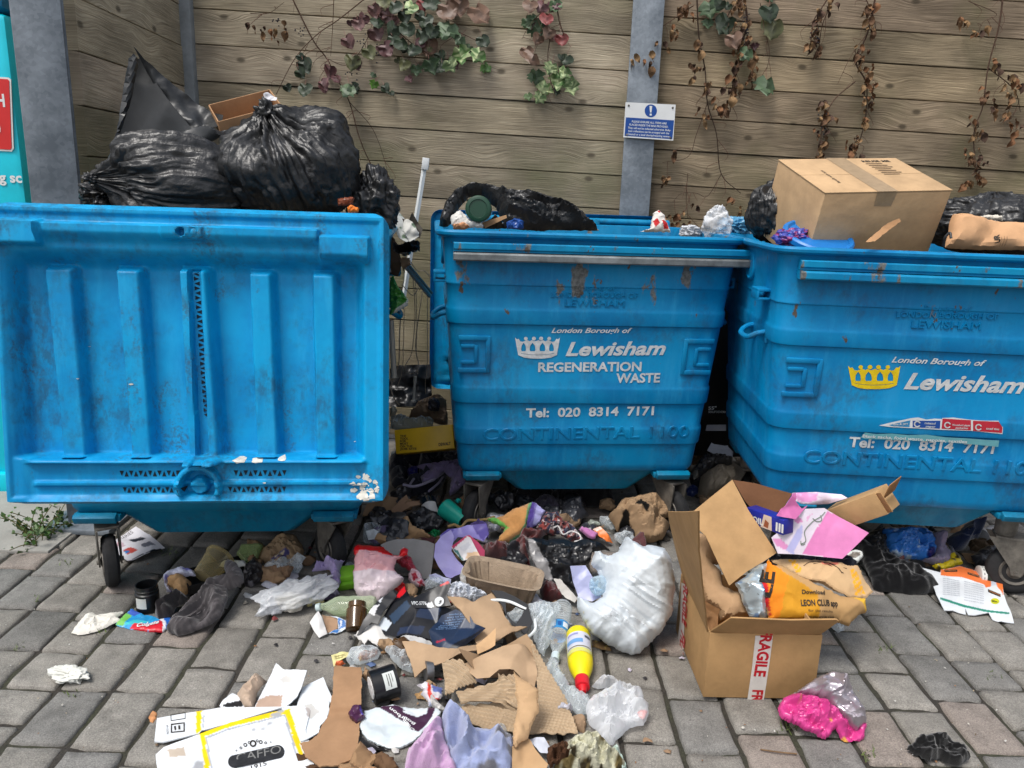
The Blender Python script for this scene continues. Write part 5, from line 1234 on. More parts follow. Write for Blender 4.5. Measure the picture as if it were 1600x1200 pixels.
for i in range(7): V, F = fill2d([[(bw * .66 + .002 * i, bd_ * (.82 - .055 * i)), (bw * (.80 + .02 * (i % 3)), bd_ * (.82 - .055 * i)), (bw * (.80 + .02 * (i % 3)), bd_ * (.80 - .055 * i)), (bw * .66, bd_ * (.80 - .055 * i))]]); put(st, V, F, 'print', INKL, ct, .001)
V, F = text2d('REUSE ME', .02); k_ = .12 / V[:, 0].max(); put(st, np.c_[bw * .66 + V[:, 0] * k_, bd_ * .86 + V[:, 1] * k_, V[:, 2]], F, 'print', INK, ct, .001)
V, F = text2d('handle with care', .01); k_ = .13 / V[:, 0].max(); put(st, np.c_[bw * .22 + V[:, 1] * -k_, bd_ * .25 + V[:, 0] * k_, V[:, 2]], F, 'print', INK, ct, .001)
ar_ = [(bd_ * .5 + .07 * math.cos(a), -.10 + .06 * math.sin(a)) for a in np.linspace(R(150), R(15), 16)]; ar2 = [(bd_ * .5 + .063 * math.cos(a), -.107 + .052 * math.sin(a)) for a in np.linspace(R(15), R(150), 16)]
V, F = fill2d([ar_ + ar2]); put(slf, V, F, 'curved_arrow', INK, ct, .001)
V, F = fill2d([[(bd_ * .5 + .058, -.088), (bd_ * .5 + .082, -.062), (bd_ * .5 + .078, -.105)]]); put(slf, V, F, 'curved_arrow', INK, ct, .001)
ob, sf = patch('paper_bag', Q('C', '905,400 915,340 930,276 985,278 1040,285 1120,300 1205,306 1260,310 1260,412 1100,408 960,404'), mat('brown_paper', None, .8, spec=.2, bump=(70, .3, .002), dirt=(12, .85, 1.05)), C(204, 160, 120), 'brown paper carrier bag leaning at the right end of the right bin', 'paper bag', at=(1540, 380, 2.83), tilt=66, yaw=-6, lump=.03, soft=.5, fold=.006, nf=8, cell=.012)
write(sf, 'UR', Q('C', '1094,392')[0], Q('C', '1090,362')[0], INK, ob, off=.002, sub=1, bold=.03)
for i in range(3): write(sf, 'natural paper', Q('C', '%d,402' % (1100 + 9 * i))[0], Q('C', '%d,372' % (1098 + 9 * i))[0], INKL, ob, off=.002, sub=1)
patch('bag_fold', Q('C', '1030,285 1060,278 1115,282 1120,300 1040,292'), PAPER(), C(220, 214, 200), 'white lining paper above the brown paper bag on the right bin', 'paper', at=(1545, 338, 2.95), tilt=60, lump=.01)
patch('card_strip', Q('C', '606,380 628,360 690,308 728,292 734,304 700,330 640,378'), KRAFT(), C(206, 160, 118), 'torn strip of pale cardboard sticking up in front of the big carton', 'card', at=(1375, 365, 2.70), tilt=75, fold=.003, jag=.001, th=.003)
mb = MB(); mb.tube([YP(1474, 385, 2.72), YP(1476, 372, 2.71), YP(1484, 364, 2.71), YP(1486, 372, 2.7)], .0045, 8, C(20, 20, 22)); tag(mb.build('cable', PLAST()), 'short loop of black cable between the big carton and the brown paper bag', 'cable')
_p = YP(1276, 376, 2.86); Mx, _ = axm(_p, _p + np.array([.01, -.05, .12])); mb = MB(); mb.lathe([(0, .12), (.004, .128), (.02, .128), (.026, .122), (.026, .112), (.018, .105), (.018, .0)], Mx, 48, C(20, 120, 200), capt=False); tag(mb.build('container_cover', PLAST()), 'round bright blue tub lid beside the big carton on the right bin', 'lid')
blob('foil_packet', YP(1237, 372, 2.85), (.055, .05, .035), FILM(), C(70, 80, 170), 'blue and purple packet at the left of the blue tub lid', 'packet', 6, fine=.25, flat=False, spots=[(C(150, 60, 120), 3, .2)])
# ================================================================== LITTER ON THE GROUND
PAP, GLP, KR, CLO, FI, PL = PAPER(), GLOSSP(), KRAFT(), CLOTH(), FILM(), PLAST()
BPAP = mat('brown_paper', None, .8, spec=.2, bump=(70, .3, .002), dirt=(12, .85, 1.05))
WARE = mat('dark_fabric', None, .95, spec=.08, bump=(500, .6, .002), dirt=(26, .7, 1.15), sheen=.35)
FLEECE = mat('towelling', None, 1., spec=.05, bump=(330, .9, .006), dirt=(24, .8, 1.08), sheen=.5)
PULP = mat('moulded_pulp', None, .95, spec=.1, bump=(190, .8, .004), dirt=(40, .78, 1.06))
CLR = CLEAR(); BOT = BOTTLE(); FOIL = mat('foil_film', None, .28, metal=.55, spec=.5, bump=(40, .3, .003), dirt=(14, .85, 1.05))
KCOL, KD = C(178, 150, 120), C(160, 126, 90)
def rod(name, m, prof, pa, pb, col, label=None, cat=None, seg=32, parent=None, wob=None, capb=True, capt=True, group=None, roll=0.):
    """a turned thing lying or standing between two points; prof in (fraction, radius)"""
    Mx, L = axm(pa, pb, roll); mb = MB(); mb.lathe([(p[0] * L, p[1]) + tuple(p[2:]) for p in prof], Mx, seg, col, capb=capb, capt=capt, wob=wob)
    return tag(mb.build(name, m, parent), label, cat, group)
def label_band(name, m, Mx_ab, r, t0, t1, a0, a1, col, parent, off=.0006):
    """a label wrapped round part of a turned thing"""
    Mx, L = Mx_ab; V = []; n = 14; A = np.array(Mx); q = Mx.inverted() @ Vector((0, 0, CAM_H)); fc = math.degrees(math.atan2(q.y, q.x)) - 270; a0 += fc; a1 += fc   # 270 faces the yard
    for t in (t0, t1):
        for k in range(n + 1):
            a = R(a0 + (a1 - a0) * k / n); V.append(((r + off) * math.cos(a), (r + off) * math.sin(a), t * L))
    V = np.array(V) @ A[:3, :3].T + A[:3, 3]; F = [[k, k + 1, n + 2 + k, n + 1 + k] for k in range(n)]
    return mk(name, V, F, m, parent, col=col)

# ---- left
wd = thing('weed', 'low leafy green weed growing at the left edge behind the left castor', 'weed', G(66, 840))
rng = np.random.RandomState(2); mb = MB(); ms = MB()
for i in range(26):
    a = rng.uniform(0, 6.28); p0 = G(66, 838) + np.array([rng.normal(0, .04), rng.normal(0, .05), 0]); L = rng.uniform(.05, .16); el = rng.uniform(.2, 1.3)
    p1 = p0 + np.array([math.cos(a) * L * math.cos(el) * 1.3, math.sin(a) * L * math.cos(el), L * math.sin(el)]); ms.tube([p0, (p0 + p1) / 2 + [0, 0, .015], p1], .0018, 5, C(96, 92, 52))
    for j in range(9):
        c = p0 + (p1 - p0) * rng.uniform(.25, 1.05) + rng.normal(0, .008, 3); s_ = rng.uniform(.010, .026); q = Euler(rng.uniform(-1.2, 1.2, 3)).to_matrix(); b = rng.uniform(0, 6.28)
        V = [c + np.array(q @ Vector(v)) for v in ((0, 0, 0), (s_ * .45, s_ * .5, .004), (0, s_ * 1.3, 0), (-s_ * .45, s_ * .5, .004))]; V = [(x, y, max(z, .004)) for x, y, z in V]
        mb.add(V, [[0, 1, 2, 3]], np.array(C(74, 104, 52)) * rng.uniform(.6, 1.2))
mb.build('foliage', LEAF, wd); ms.build('stem', STEM, wd)
ob, sf = patch('leaflet', Q('3', '425,300 440,268 555,224 670,290 545,348 520,352'), GLP, C(222, 220, 226), 'glossy leaflet with small pictures lying under the left bin beside the castor', 'leaflet', z=.02, tilt=6, fold=.004, nf=3, th=.003, cell=.006,
    paint=areas((Q('3', '522,270 575,258 598,268 545,283'), C(40, 44, 56)), (Q('3', '472,290 498,282 512,296 486,306'), C(196, 170, 180)), (Q('3', '500,312 535,300 560,312 522,330'), C(190, 80, 70)), (Q('3', '570,290 612,276 632,288 590,300'), C(110, 112, 124)), (Q('3', '505,318 522,312 530,320 514,327'), C(40, 120, 190)), (Q('3', '480,284 490,280 496,288 486,292'), C(206, 110, 120)), (Q('3', '528,350 640,300 660,296 545,346'), C(30, 32, 40))))
write(sf, 'X-SERIES', Q('3', '478,268')[0], Q('3', '545,242')[0], INK, ob, h=4, off=.0012, sub=1)
jr = thing('plastic_jar', 'open black plastic jar standing on the pavers left of the grey garment', 'jar', G(232, 955))
c_ = Vector(G(232, 953)); c_.z = .004; mb = MB(); rj, hj = .040, .098
mb.lathe([(0, rj - .006), (.003, rj - .001), (.010, rj), (hj * .70, rj), (hj * .74, rj - .004), (hj * .78, rj - .004), (hj * .8, rj - .001), (hj * .84, rj - .001), (hj * .86, rj - .004), (hj * .9, rj - .003), (hj, rj - .003), (hj, rj - .007), (hj * .8, rj - .008), (.01, rj - .008), (.008, 0)], Matrix.Translation(c_), 40, C(16, 17, 19), capt=False); mb.build('body', PL, jr)
label_band('label', PAP, (Matrix.Translation(c_), hj), rj, .22, .62, 205, 262, C(206, 206, 200), jr)
patch('paper_napkin', Q('J', '370,465 440,370 490,358 500,372 590,360 645,356 610,385 640,395 600,412 500,455 440,472 420,474'), PAP, C(226, 222, 212), 'long dirty white paper torn at its end left of the colourful packet', 'paper', z=.004, tilt=4, lump=.016, cren=.003, fine=.003, jag=.002, cell=.005)
ob, sf = patch('toothpaste_packet', Q('J', '600,420 640,380 685,352 760,372 830,380 884,380 902,410 880,440 850,460 760,456 690,446'), GLP, C(40, 150, 210), 'flattened blue, green and red toothpaste packet beside the grey garment', 'packet', z=.004, tilt=3, lump=.010, fold=.003, cell=.004,
    paint=areas((Q('J', '600,420 640,380 660,366 690,380 640,430'), C(120, 190, 90)), (Q('J', '660,372 690,355 740,368 700,385'), C(60, 90, 180)), (Q('J', '640,425 700,405 780,410 700,430'), C(60, 190, 200)), (Q('J', '672,442 700,424 780,420 850,400 862,462 760,458'), C(206, 36, 52)), (Q('J', '828,392 850,388 866,420 866,462 848,462 850,420'), C(226, 230, 236)), (Q('J', '850,386 886,380 900,410 880,440 866,460 866,420'), C(40, 100, 190))))
write(sf, 'Colgate', Q('J', '712,444')[0], Q('J', '828,428')[0], WHITE_P, ob, h=6, off=.002, bold=.03, shear=.25, sub=1)
blob('tissue', G(108, 1052, .016), (.062, .036, .016), PAP, C(222, 222, 214), 'crumpled white tissue lying alone on the pavers at the left', 'tissue', 4, fine=.3, ks=2.2, rot=(0, 0, -12))
patch('leaf_scrap', Q('J', '772,900 796,872 815,880 815,910 796,932 776,922'), DRY, C(196, 140, 96), 'small curled orange brown leaf scrap on a paver above the white box', 'leaf', z=.004, lump=.006, bend=(.004, 20), cell=.003)
mb = MB(); V, F = [], []
tray = opentray('plastic_tray', 'black plastic food tray lying under the grey garment', 'tray', (G(345, 906) + [0, 0, .012]), (.27, .14, .035), (0, 0, 38), C(14, 14, 16), PL, .004)
patch('garment', Q('J', '880,462 905,400 960,330 1060,215 1075,190 1130,168 1180,165 1170,110 1195,98 1240,120 1270,160 1272,200 1230,225 1190,240 1185,300 1150,380 1080,430 1000,462 930,480'), WARE, C(84, 80, 82), 'crumpled charcoal grey garment twisted at one end, across the black tray', 'clothing', z=.006, tilt=24, lump=.032, fold=.009, nf=9, fine=.011, fs=12, stretch=(50, .3, 1.6), cell=.0034, seed=3, soft=.7)
patch('garment_cuff', Q('J', '808,380 820,320 850,280 900,260 960,270 985,290 960,310 920,330 890,380 830,400'), WARE, C(44, 42, 44), 'black crumpled cloth between the black jar and the grey garment', 'cloth', z=.006, tilt=26, lump=.035, fine=.012, fs=14, stretch=(60, .5, 1.5), cell=.005)
patch('plastic_wrap', Q('J', '850,180 880,145 950,118 1010,140 1020,165 950,172 900,170 868,196 900,250 868,250'), FI, C(206, 208, 228), 'white and violet film wrapper behind the torn brown paper cup', 'wrapper', z=.015, tilt=35, lump=.025, cren=.006, cell=.005, spots=[(C(120, 120, 190), 30, .25)])
patch('paper_cup', Q('J', '866,215 872,180 905,165 955,165 988,185 995,220 970,262 925,265 905,245 900,225'), BPAP, C(190, 152, 108), 'squashed brown paper cup beside the black jar', 'cup', z=.01, tilt=38, lump=.035, fold=.006, nf=5, cell=.004)
rod('food_tub', clearmat('amber_plastic', (.92, .86, .62), (.6, .5, .28), op=.16, rough=.1, bump=12), [(0, 0), (0, .040), (.04, .044), (.9, .056), (.93, .060), (1, .060), (1, .056), (.9, .053)], G(318, 902, .04), G(345, 868, .085), (1, 1, 1), 'clear amber plastic food tub lying under the left bin', 'tub', 36, capb=False, capt=False)
patch('plastic_cover', Q('3', '965,330 985,290 1060,285 1075,290 1050,345 1000,375'), clearmat('green_clear', (.75, .88, .6), (.4, .5, .25), op=.35, rough=.12), (1, 1, 1), 'clear greenish plastic lid lying under the middle of the left bin', 'lid', z=.02, tilt=40, lump=.02, soft=.3, cell=.006)
patch('paper_scrap', Q('J', '1140,115 1170,92 1210,84 1280,96 1290,112 1240,122 1180,120'), PAP, C(216, 218, 214), 'white paper behind the twisted end of the grey garment', 'paper', z=.04, tilt=20, lump=.014, cren=.004, cell=.005)
patch('paper_bag', Q('4', '105,610 130,560 200,500 270,460 330,470 385,560 360,620 300,680 215,700 150,660'), BPAP, C(150, 126, 98), 'crumpled dirty brown paper bag with blue print beside the right castor of the left bin', 'paper bag', z=.005, tilt=38, lump=.06, cren=.016, fine=.01, fs=16, cell=.006, paint=areas((Q('4', '195,640 290,590 312,606 270,640 200,660'), C(70, 66, 110)), (Q('4', '215,640 280,600 270,625 220,648'), C(196, 180, 150))))
patch('black_wrap', Q('4', '0,690 30,640 70,600 110,640 130,700 100,760 50,790 5,780'), FI, C(40, 38, 40), 'crumpled dark plastic film left of the crumpled dirty brown paper bag', 'plastic scrap', z=.006, tilt=35, lump=.03, cren=.01, fine=.006, cell=.006, spots=[(C(120, 116, 120), 30, .35)])
for s_, l_, c_ in (('110,770 150,745 200,755 220,785 160,800 125,785', 'white crumpled scrap in front of the dark plastic film', (210, 210, 220)), ('0,835 30,828 68,845 60,862 10,855', 'thin white paper sliver on the paver left of the clear bag', (210, 210, 210)), ('0,870 25,874 36,888 0,898', 'small grey leaf shaped scrap below the thin white paper sliver', (150, 146, 136)), ('232,700 345,690 350,725 300,745 232,770', 'square white card behind the clear bag of white fluff', (206, 202, 212)), ('110,840 130,830 145,845 125,860', 'tiny white crumb of paper beside the clear bag of white fluff', (220, 220, 220))):
    patch('paper_scrap', Q('4', s_), PAP, C(*c_), l_, 'paper', z=.005, tilt=8, lump=.008, cren=.002, cell=.004)
cb = thing('clear_bag', 'knotted clear plastic bag with white fluff inside, lying left of the green bottle', 'plastic bag', G(470, 955))
blob('film', G(462, 930, .045), (.145, .062, .05), clearmat('clear_bag_film', (.93, .94, .95), (.85, .87, .9), op=.3, rough=.2, bump=30), (1, 1, 1), None, None, 7, fine=.2, ks=2.0, rot=(0, -8, 32), parent=cb, stretch=(1.6, .6, 1))
blob('fluff', G(455, 940, .035), (.05, .04, .03), FLEECE, C(226, 220, 206), None, None, 9, fine=.12, parent=cb)
patch('gathered_end', Q('4', '105,915 125,860 180,800 240,780 250,840 210,880 240,950 150,968 115,945'), clearmat('clear_bag_film'), (1, 1, 1), parent=cb, z=.006, tilt=25, lump=.03, fine=.012, fs=18, stretch=(30, .5, 2), cell=.005)
patch('knotted_cloth', Q('4', '430,690 470,650 540,630 590,625 635,620 605,680 615,740 590,800 545,815 560,740 540,680 470,690'), CLO, C(176, 160, 206), 'lavender knotted cloth strip beside the small bright green tray', 'cloth', z=.02, tilt=35, lump=.03, fine=.012, fs=16, stretch=(30, .5, 1.8), cell=.005)
patch('mesh_cloth', Q('4', '430,850 480,820 560,810 600,830 560,860 470,870'), CLO, C(70, 62, 86), 'dark mottled cloth under the lavender knotted strip', 'cloth', z=.006, tilt=15, lump=.02, fine=.006, fs=30, cell=.005, spots=[(C(150, 146, 170), 60, .2)])
gt = thing('green_carton', 'small bright lime green box beside the red and white bag', 'box', G(548, 905))
mb = MB(); o_ = Vector(G(546, 908, .03)); mb.box(o_, (.085, .06, .03), (R(20), R(-8), R(8)), bev=.003, col=C(124, 190, 48)); mb.build('box', GLP, gt)
mb = MB(); mb.box(o_ + Vector((.002, .008, .030)), (.088, .063, .026), (R(16), R(-6), R(6)), bev=.003, col=C(140, 206, 60)); mb.build('lid', GLP, gt)

# ---- green bottle and small things at the left of the heap
gb = thing('drink_bottle', 'clear greenish plastic drink bottle lying on its side left of the black torn box', 'bottle', G(540, 960))
A_, B_ = G(502, 948, .035), G(588, 946, .05); rod('body', clearmat('green_bottle_plastic', (.88, .92, .82), (.6, .7, .5), op=.22, rough=.08, bump=14), [(0, .012), (.08, .014), (.25, .032), (.34, .036), (.5, .034), (.56, .036), (.75, .034), (.9, .036), (.98, .03), (1, .02)], A_, B_, (1, 1, 1), parent=gb)
rod('cap', PL, [(0, .015), (.9, .015), (1, .012)], A_ - np.array([.016, 0, .006]), A_, C(190, 206, 206), parent=gb)
rod('screw_top', PL, [(0, .017), (.9, .017), (1, .014)], G(598, 992, .006), G(606, 990, .016), C(20, 84, 50), 'dark green bottle cap beside the torn white card', 'bottle cap', 24)
rod('amber_jar', clearmat('brown_glass', (.35, .2, .06), (.10, .05, .015), op=.55, rough=.08, bump=3), [(0, .03), (.04, .036), (.75, .036), (.82, .031), (1, .031), (1.0, .027), (.1, .029)], G(556, 985, .012), G(558, 942, .075), (1, 1, 1), 'open brown glass jar standing between the green bottle and the black torn box', 'jar', 36, capt=False)
patch('straw_bits', Q('4', '395,905 420,860 470,880 500,870 490,895 440,900 425,912'), DRY, C(176, 168, 120), 'bunch of dry pale stalks beside the green bottle', 'stalks', z=.01, tilt=20, lump=.008, jag=.006, fine=.004, cell=.004)
mc = thing('small_carton', 'small torn white carton with blue print in front of the green bottle', 'carton', G(512, 995))
patch('front', Q('4', '412,1005 470,938 490,975 525,1078 475,1108 440,1060'), PAP, C(224, 222, 220), None, None, parent=mc, z=.004, tilt=42, fold=.003, nf=3, th=.003)
patch('inside', Q('4', '492,960 555,965 590,990 590,1050 525,1075'), KR, C(166, 136, 110), None, None, parent=mc, z=.008, tilt=25, fold=.003, th=.003)
patch('side', Q('4', '540,960 640,1000 648,1040 580,1085 525,1078 590,1050 592,990'), GLP, C(206, 216, 226), None, None, parent=mc, z=.004, tilt=35, fold=.004, nf=4, th=.002, paint=areas((Q('4', '592,985 640,1002 640,1035 600,1050'), C(50, 110, 180)), (Q('4', '560,1060 600,1052 590,1078 540,1080'), C(60, 120, 190)), (Q('4', '606,1000 620,1004 616,1030 604,1034'), C(220, 224, 230))))
rod('dispenser_top', PL, [(0, .012), (.3, .014), (1, .012)], G(606, 985, .02), G(607, 965, .03), C(220, 216, 210), 'small white pump cap beside the torn white card', 'cap', 20)

# ---- heap: things at the back, between and under the bins
patch('brown_card_sheet', Q('4', '745,330 770,270 850,230 950,240 1010,210 1030,250 900,340 830,350'), KR, C(150, 124, 98), 'dirty brown cardboard sheet under the right end of the left bin', 'card', z=.03, tilt=24, fold=.012, nf=5, th=.004, cell=.008)
patch('folded_card', Q('4', '880,330 960,270 1020,212 1034,240 1010,280 1100,240 1205,212 1150,260 1030,310 930,345'), KR, C(158, 128, 104), 'folded sheets of thin brown card between the left and middle bins', 'card', z=.06, tilt=28, fold=.012, nf=6, th=.004, cell=.007)
patch('black_card', Q('4', '750,345 900,340 1040,315 1160,262 1215,215 1200,280 1080,350 960,390 870,395 760,380'), FI, C(22, 22, 24), 'long black plastic strip under the folded brown card', 'plastic scrap', z=.035, tilt=22, lump=.015, fold=.005, cell=.008)
patch('dark_jacket', Q('F', '320,600 500,590 740,580 770,640 700,700 640,800 560,860 420,860 330,800 310,700'), WARE, C(40, 42, 52), 'heap of dark wet cloth in the gap between the left and middle bins', 'cloth', z=.03, tilt=26, lump=.07, fine=.025, fs=8, cell=.009)
patch('lavender_bag', Q('F', '480,665 640,650 770,640 790,770 720,850 690,860 700,740 650,700 590,770 520,790 505,740 540,700'), CLO, C(134, 122, 160), 'lavender fabric bag with straps in the gap between the left and middle bins', 'bag', z=.07, tilt=40, lump=.03, fold=.01, fine=.008, fs=12, cell=.006)
mb = MB(); mb.tube([G(*q, .13) for q in Q('F', '400,790 470,800 560,770 640,720 675,680')], .007, 6, C(150, 146, 170)); mb.tube([G(*q, .12) for q in Q('F', '440,790 470,750 515,715')], .006, 6, C(150, 146, 170)); mb.tube([G(*q, .10) for q in Q('F', '560,830 620,780 690,700 780,790')], .006, 6, C(140, 134, 160)); tag(mb.build('bag_strap', CLO), 'pale grey fabric straps trailing over the dark cloth between the bins', 'strap')
patch('purple_pack', Q('F', '425,700 455,670 490,675 495,730 460,765 430,750'), FI, C(40, 40, 110), 'small dark blue packet between the lavender bag and the left bin', 'packet', z=.1, tilt=50, lump=.03, fine=.006, cell=.005)
patch('clear_tray', Q('F', '320,640 500,620 505,590 330,580 320,600'), clearmat('dirty_clear', (.6, .66, .7), (.3, .36, .4), op=.4), (1, 1, 1), 'dirty clear plastic tray under the yellow box', 'tray', z=.09, tilt=45, lump=.02, cell=.01)
patch('blue_cloth', Q('F', '500,620 590,600 735,575 745,630 700,660 590,650 520,660'), CLO, C(66, 84, 118), 'dull blue cloth under the right end of the yellow box', 'cloth', z=.10, tilt=40, lump=.03, fine=.008, cell=.007)
yb = thing('yellow_box', 'yellow tool box carton with black print lying between the left and middle bins', 'carton', G(665, 708, .12))
p_ = [YP(x, y, 3.45) for x, y in Q('F', '355,598 722,562 700,425 355,452')]; ex = p_[1] - p_[0]; wY = np.linalg.norm(ex); ex /= wY; ez = p_[3] - p_[0]; ez -= ex * (ez @ ex); hY = np.linalg.norm(ez); ez /= hY; ez = ez * .93 + np.array([0, .36, 0]); ez -= ex * (ez @ ex); ez /= np.linalg.norm(ez); ey = np.cross(ez, ex)
mb = MB(); mb.box(p_[0] + ex * wY / 2 + ez * hY / 2 + ey * .09, (wY, .18, hY), Matrix((ex, ey, ez)).transposed(), bev=.004, col=C(214, 172, 20)); mb.build('box', GLP, yb)
sfy = Surf(p_[0], ex, ez)
for i, tx in enumerate(('THE', 'TOOL', 'FOR', 'MOST', 'ON THE', 'JOB SITE')): write(sfy, tx, Q('F', '%d,%d' % (380, 492 + i * 16))[0], Q('F', '%d,%d' % (380 + 13 * len(tx), 491 + i * 16))[0], INK, yb, h=3.2, off=.001, bold=.03)
write(sfy, 'DEWALT', Q('F', '622,548')[0], Q('F', '698,540')[0], INK, yb, h=4.6, off=.001, bold=.04)
patch('clear_pack', Q('F', '318,380 380,360 450,385 520,372 590,390 585,425 480,435 400,446 320,440'), clearmat('dirty_clear'), (1, 1, 1), 'flattened clear plastic packaging on top of the yellow box', 'packaging', at=(650, 668, 3.62), tilt=40, lump=.05, fine=.012, cell=.009)
patch('brown_scrap', Q('F', '430,370 500,280 600,230 670,260 675,350 680,420 590,400 520,370'), BPAP, C(140, 122, 104), 'crumpled grey brown paper at the back of the gap between the bins', 'paper', at=(670, 664, 3.75), tilt=45, lump=.07, cren=.02, fine=.012, cell=.01)
blob('dark_bottle', YP(677, 632, 3.68), (.03, .03, .035), PL, C(30, 34, 48), 'small dark blue bottle top in the grey brown paper behind the yellow box', 'bottle', 3, fine=.1, flat=False)
patch('can_ring', Q('F', '315,310 345,298 366,325 350,360 318,362'), PAP, C(150, 150, 140), 'pale crushed tub against the left bin behind the yellow box', 'tub', at=(615, 650, 3.6), tilt=55, lump=.03, cell=.008)
tb = thing('television_carton', 'tall black television carton standing between the middle and right bins', 'carton', YP(1122, 640, 3.75))
p0_, p1_ = YP(1090, 664, 3.9), YP(1150, 662, 3.9); mb = MB(); mb.box(((p0_[0] + p1_[0]) / 2, 4.0, .92 / 2 + .22), (.44, .12, 1.05), bev=.004, col=C(9, 9, 11)); mb.build('box', GLP, tb)
sft = Surf((p0_[0], 3.9385, p0_[2]), (1, 0, 0), (0, 0, 1)); write(sft, '55"', Q('I', '142,214')[0], Q('I', '210,212')[0], WHITE_P, tb, h=5, off=.001, bold=.03); write(sft, '55UF3D030', Q('I', '142,240')[0], Q('I', '286,242')[0], WHITE_P, tb, h=3.4, off=.001, bold=.02)
patch('pale_board', Q('I', '120,390 130,340 290,338 290,390'), PAP, C(150, 152, 160), 'pale grey board under the black television carton', 'board', at=(1120, 668, 3.7), tilt=70)
patch('white_board', Q('I', '130,560 200,430 285,408 300,440 310,520 345,570 340,632 230,590'), PAP, C(196, 200, 212), 'white torn board leaning between the middle and right bins', 'board', z=.16, tilt=48, fold=.004, th=.004)
patch('grey_bag', Q('8', '285,210 300,90 340,60 400,30 500,10 560,30 560,90 545,140 400,200 330,255'), mat('grey_film', None, .7, spec=.3, bump=(60, .4, .003), dirt=(12, .75, 1.05)), C(124, 116, 104), 'dull grey brown sack slumped between the middle and right bins', 'sack', z=.05, tilt=48, lump=.07, fold=.012, fine=.008, fs=14, stretch=(70, .5, 1.6), cell=.008)
patch('dark_sack', Q('I', '0,720 60,640 120,570 230,585 340,640 330,700 200,680 100,760 20,800'), FI, C(56, 56, 58), 'dark crumpled film behind the dull grey brown sack', 'plastic scrap', z=.14, tilt=45, lump=.05, cren=.015, fine=.01, cell=.01, spots=[(C(140, 140, 136), 16, .35)])
patch('blue_scrap', Q('8', '205,180 240,150 275,160 290,200 250,225 215,215'), FI, C(36, 56, 116), 'dark blue packet beside the right castor of the middle bin', 'packet', z=.02, tilt=45, lump=.025, fine=.006, cell=.006)
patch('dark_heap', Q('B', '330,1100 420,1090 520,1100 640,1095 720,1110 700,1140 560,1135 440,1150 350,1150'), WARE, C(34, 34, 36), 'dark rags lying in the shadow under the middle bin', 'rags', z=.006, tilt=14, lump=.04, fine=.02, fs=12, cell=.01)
patch('net_scrap', Q('6', '415,80 440,50 500,60 545,85 520,130 460,125 420,110'), FI, C(36, 40, 46), 'dark crinkled film beside the left castor of the middle bin', 'plastic scrap', z=.03, tilt=40, lump=.03, cren=.01, cell=.006, spots=[(C(110, 120, 130), 60, .3)])
# brown crumpled bag right of centre
patch('paper_bag', Q('6', '1000,190 1040,150 1075,110 1180,80 1290,62 1370,120 1385,180 1330,200 1380,260 1340,330 1290,350 1180,350 1130,260 1060,280 1040,250'), BPAP, C(160, 132, 102), 'large crumpled brown paper bag with torn holes painted dark in front of the middle bin', 'paper bag', z=.008, tilt=36, lump=.09, cren=.022, fold=.008, fine=.008, fs=12, cell=.0065, paint=areas((Q('6', '1150,180 1165,150 1190,130 1215,168 1235,190 1225,235 1205,200 1180,190'), C(20, 18, 16)), (Q('6', '1065,270 1080,225 1100,195 1118,205 1130,240 1150,290 1100,300 1085,280'), C(22, 20, 18))))  # the dark inside the holes is painted onto the paper

# ---- heap: middle
tc = thing('plastic_tumbler', 'teal green plastic tumbler lying on the heap in front of the middle bin', 'tumbler', G(708, 812, .05))
A_, B_ = G(694, 793, .12), G(724, 815, .085); rod('body', PL, [(0, .040), (.0, .044), (.03, .0455), (.10, .0455), (1.0, .036), (1.0, .0335), (.1, .042)], A_, B_, C(24, 168, 148), parent=tc, capt=False, capb=True)
patch('teal_scrap', Q('F', '718,885 740,874 765,882 764,900 738,906'), FI, C(40, 200, 190), 'scrap of bright turquoise plastic behind the teal tumbler', 'plastic scrap', z=.11, tilt=45, lump=.01)
wb = thing('wine_bottle', 'dark glass bottle with a white label standing neck down beside the teal tumbler', 'bottle', G(675, 835, .02))
A_, B_ = G(684, 842, .02), G(668, 782, .10); Mx, L_ = axm(A_, B_); rod('body', mat('dark_glass', (.008, .014, .02), .08, spec=.7), [(0, .012), (.2, .014), (.4, .037), (.5, .040), (.97, .040), (1, .032)], A_, B_, (1, 1, 1), parent=wb)
label_band('label', PAP, (Mx, L_), .0405, .52, .80, 215, 325, C(206, 206, 206), wb); 
patch('green_glass', Q('F', '545,1100 580,1080 635,1076 625,1110 600,1140 570,1130'), clearmat('green_glass', (.2, .6, .3), (.02, .3, .1), op=.5, rough=.06), (1, 1, 1), 'bright green bottle glass just below the dark bottle with the white label', 'glass', z=.03, tilt=40, lump=.03, cell=.005)
rod('clear_tumbler', BOT, [(0, .028), (.03, .03), (1, .036), (1, .034), (.04, .028)], G(578, 846, .05), G(582, 822, .12), (1, 1, 1), 'clear plastic cup with a pale label behind the red and white bag', 'cup', 32, capt=False)
patch('cup_label', Q('4', '770,440 815,425 845,440 820,490 780,495'), PAP, C(200, 206, 210), 'pale torn label stuck on the clear cup behind the red and white bag', 'label', z=.085, tilt=60, fold=.003)
rod('black_ring', PL, [(0, .05), (.5, .052), (1, .048), (1, .042), (.0, .042)], G(610, 838, .05), G(612, 830, .075), C(18, 18, 20), 'black plastic ring lying behind the torn brown paper', 'ring', 32, capb=False, capt=False)
patch('brown_paper', Q('4', '820,470 950,445 960,410 1000,370 1030,358 1060,410 1140,460 1180,490 1060,500 960,500 900,520 820,515'), BPAP, C(180, 144, 106), 'torn brown paper behind the grey board in the heap', 'paper', z=.05, tilt=36, lump=.03, fold=.012, nf=7, cell=.006)
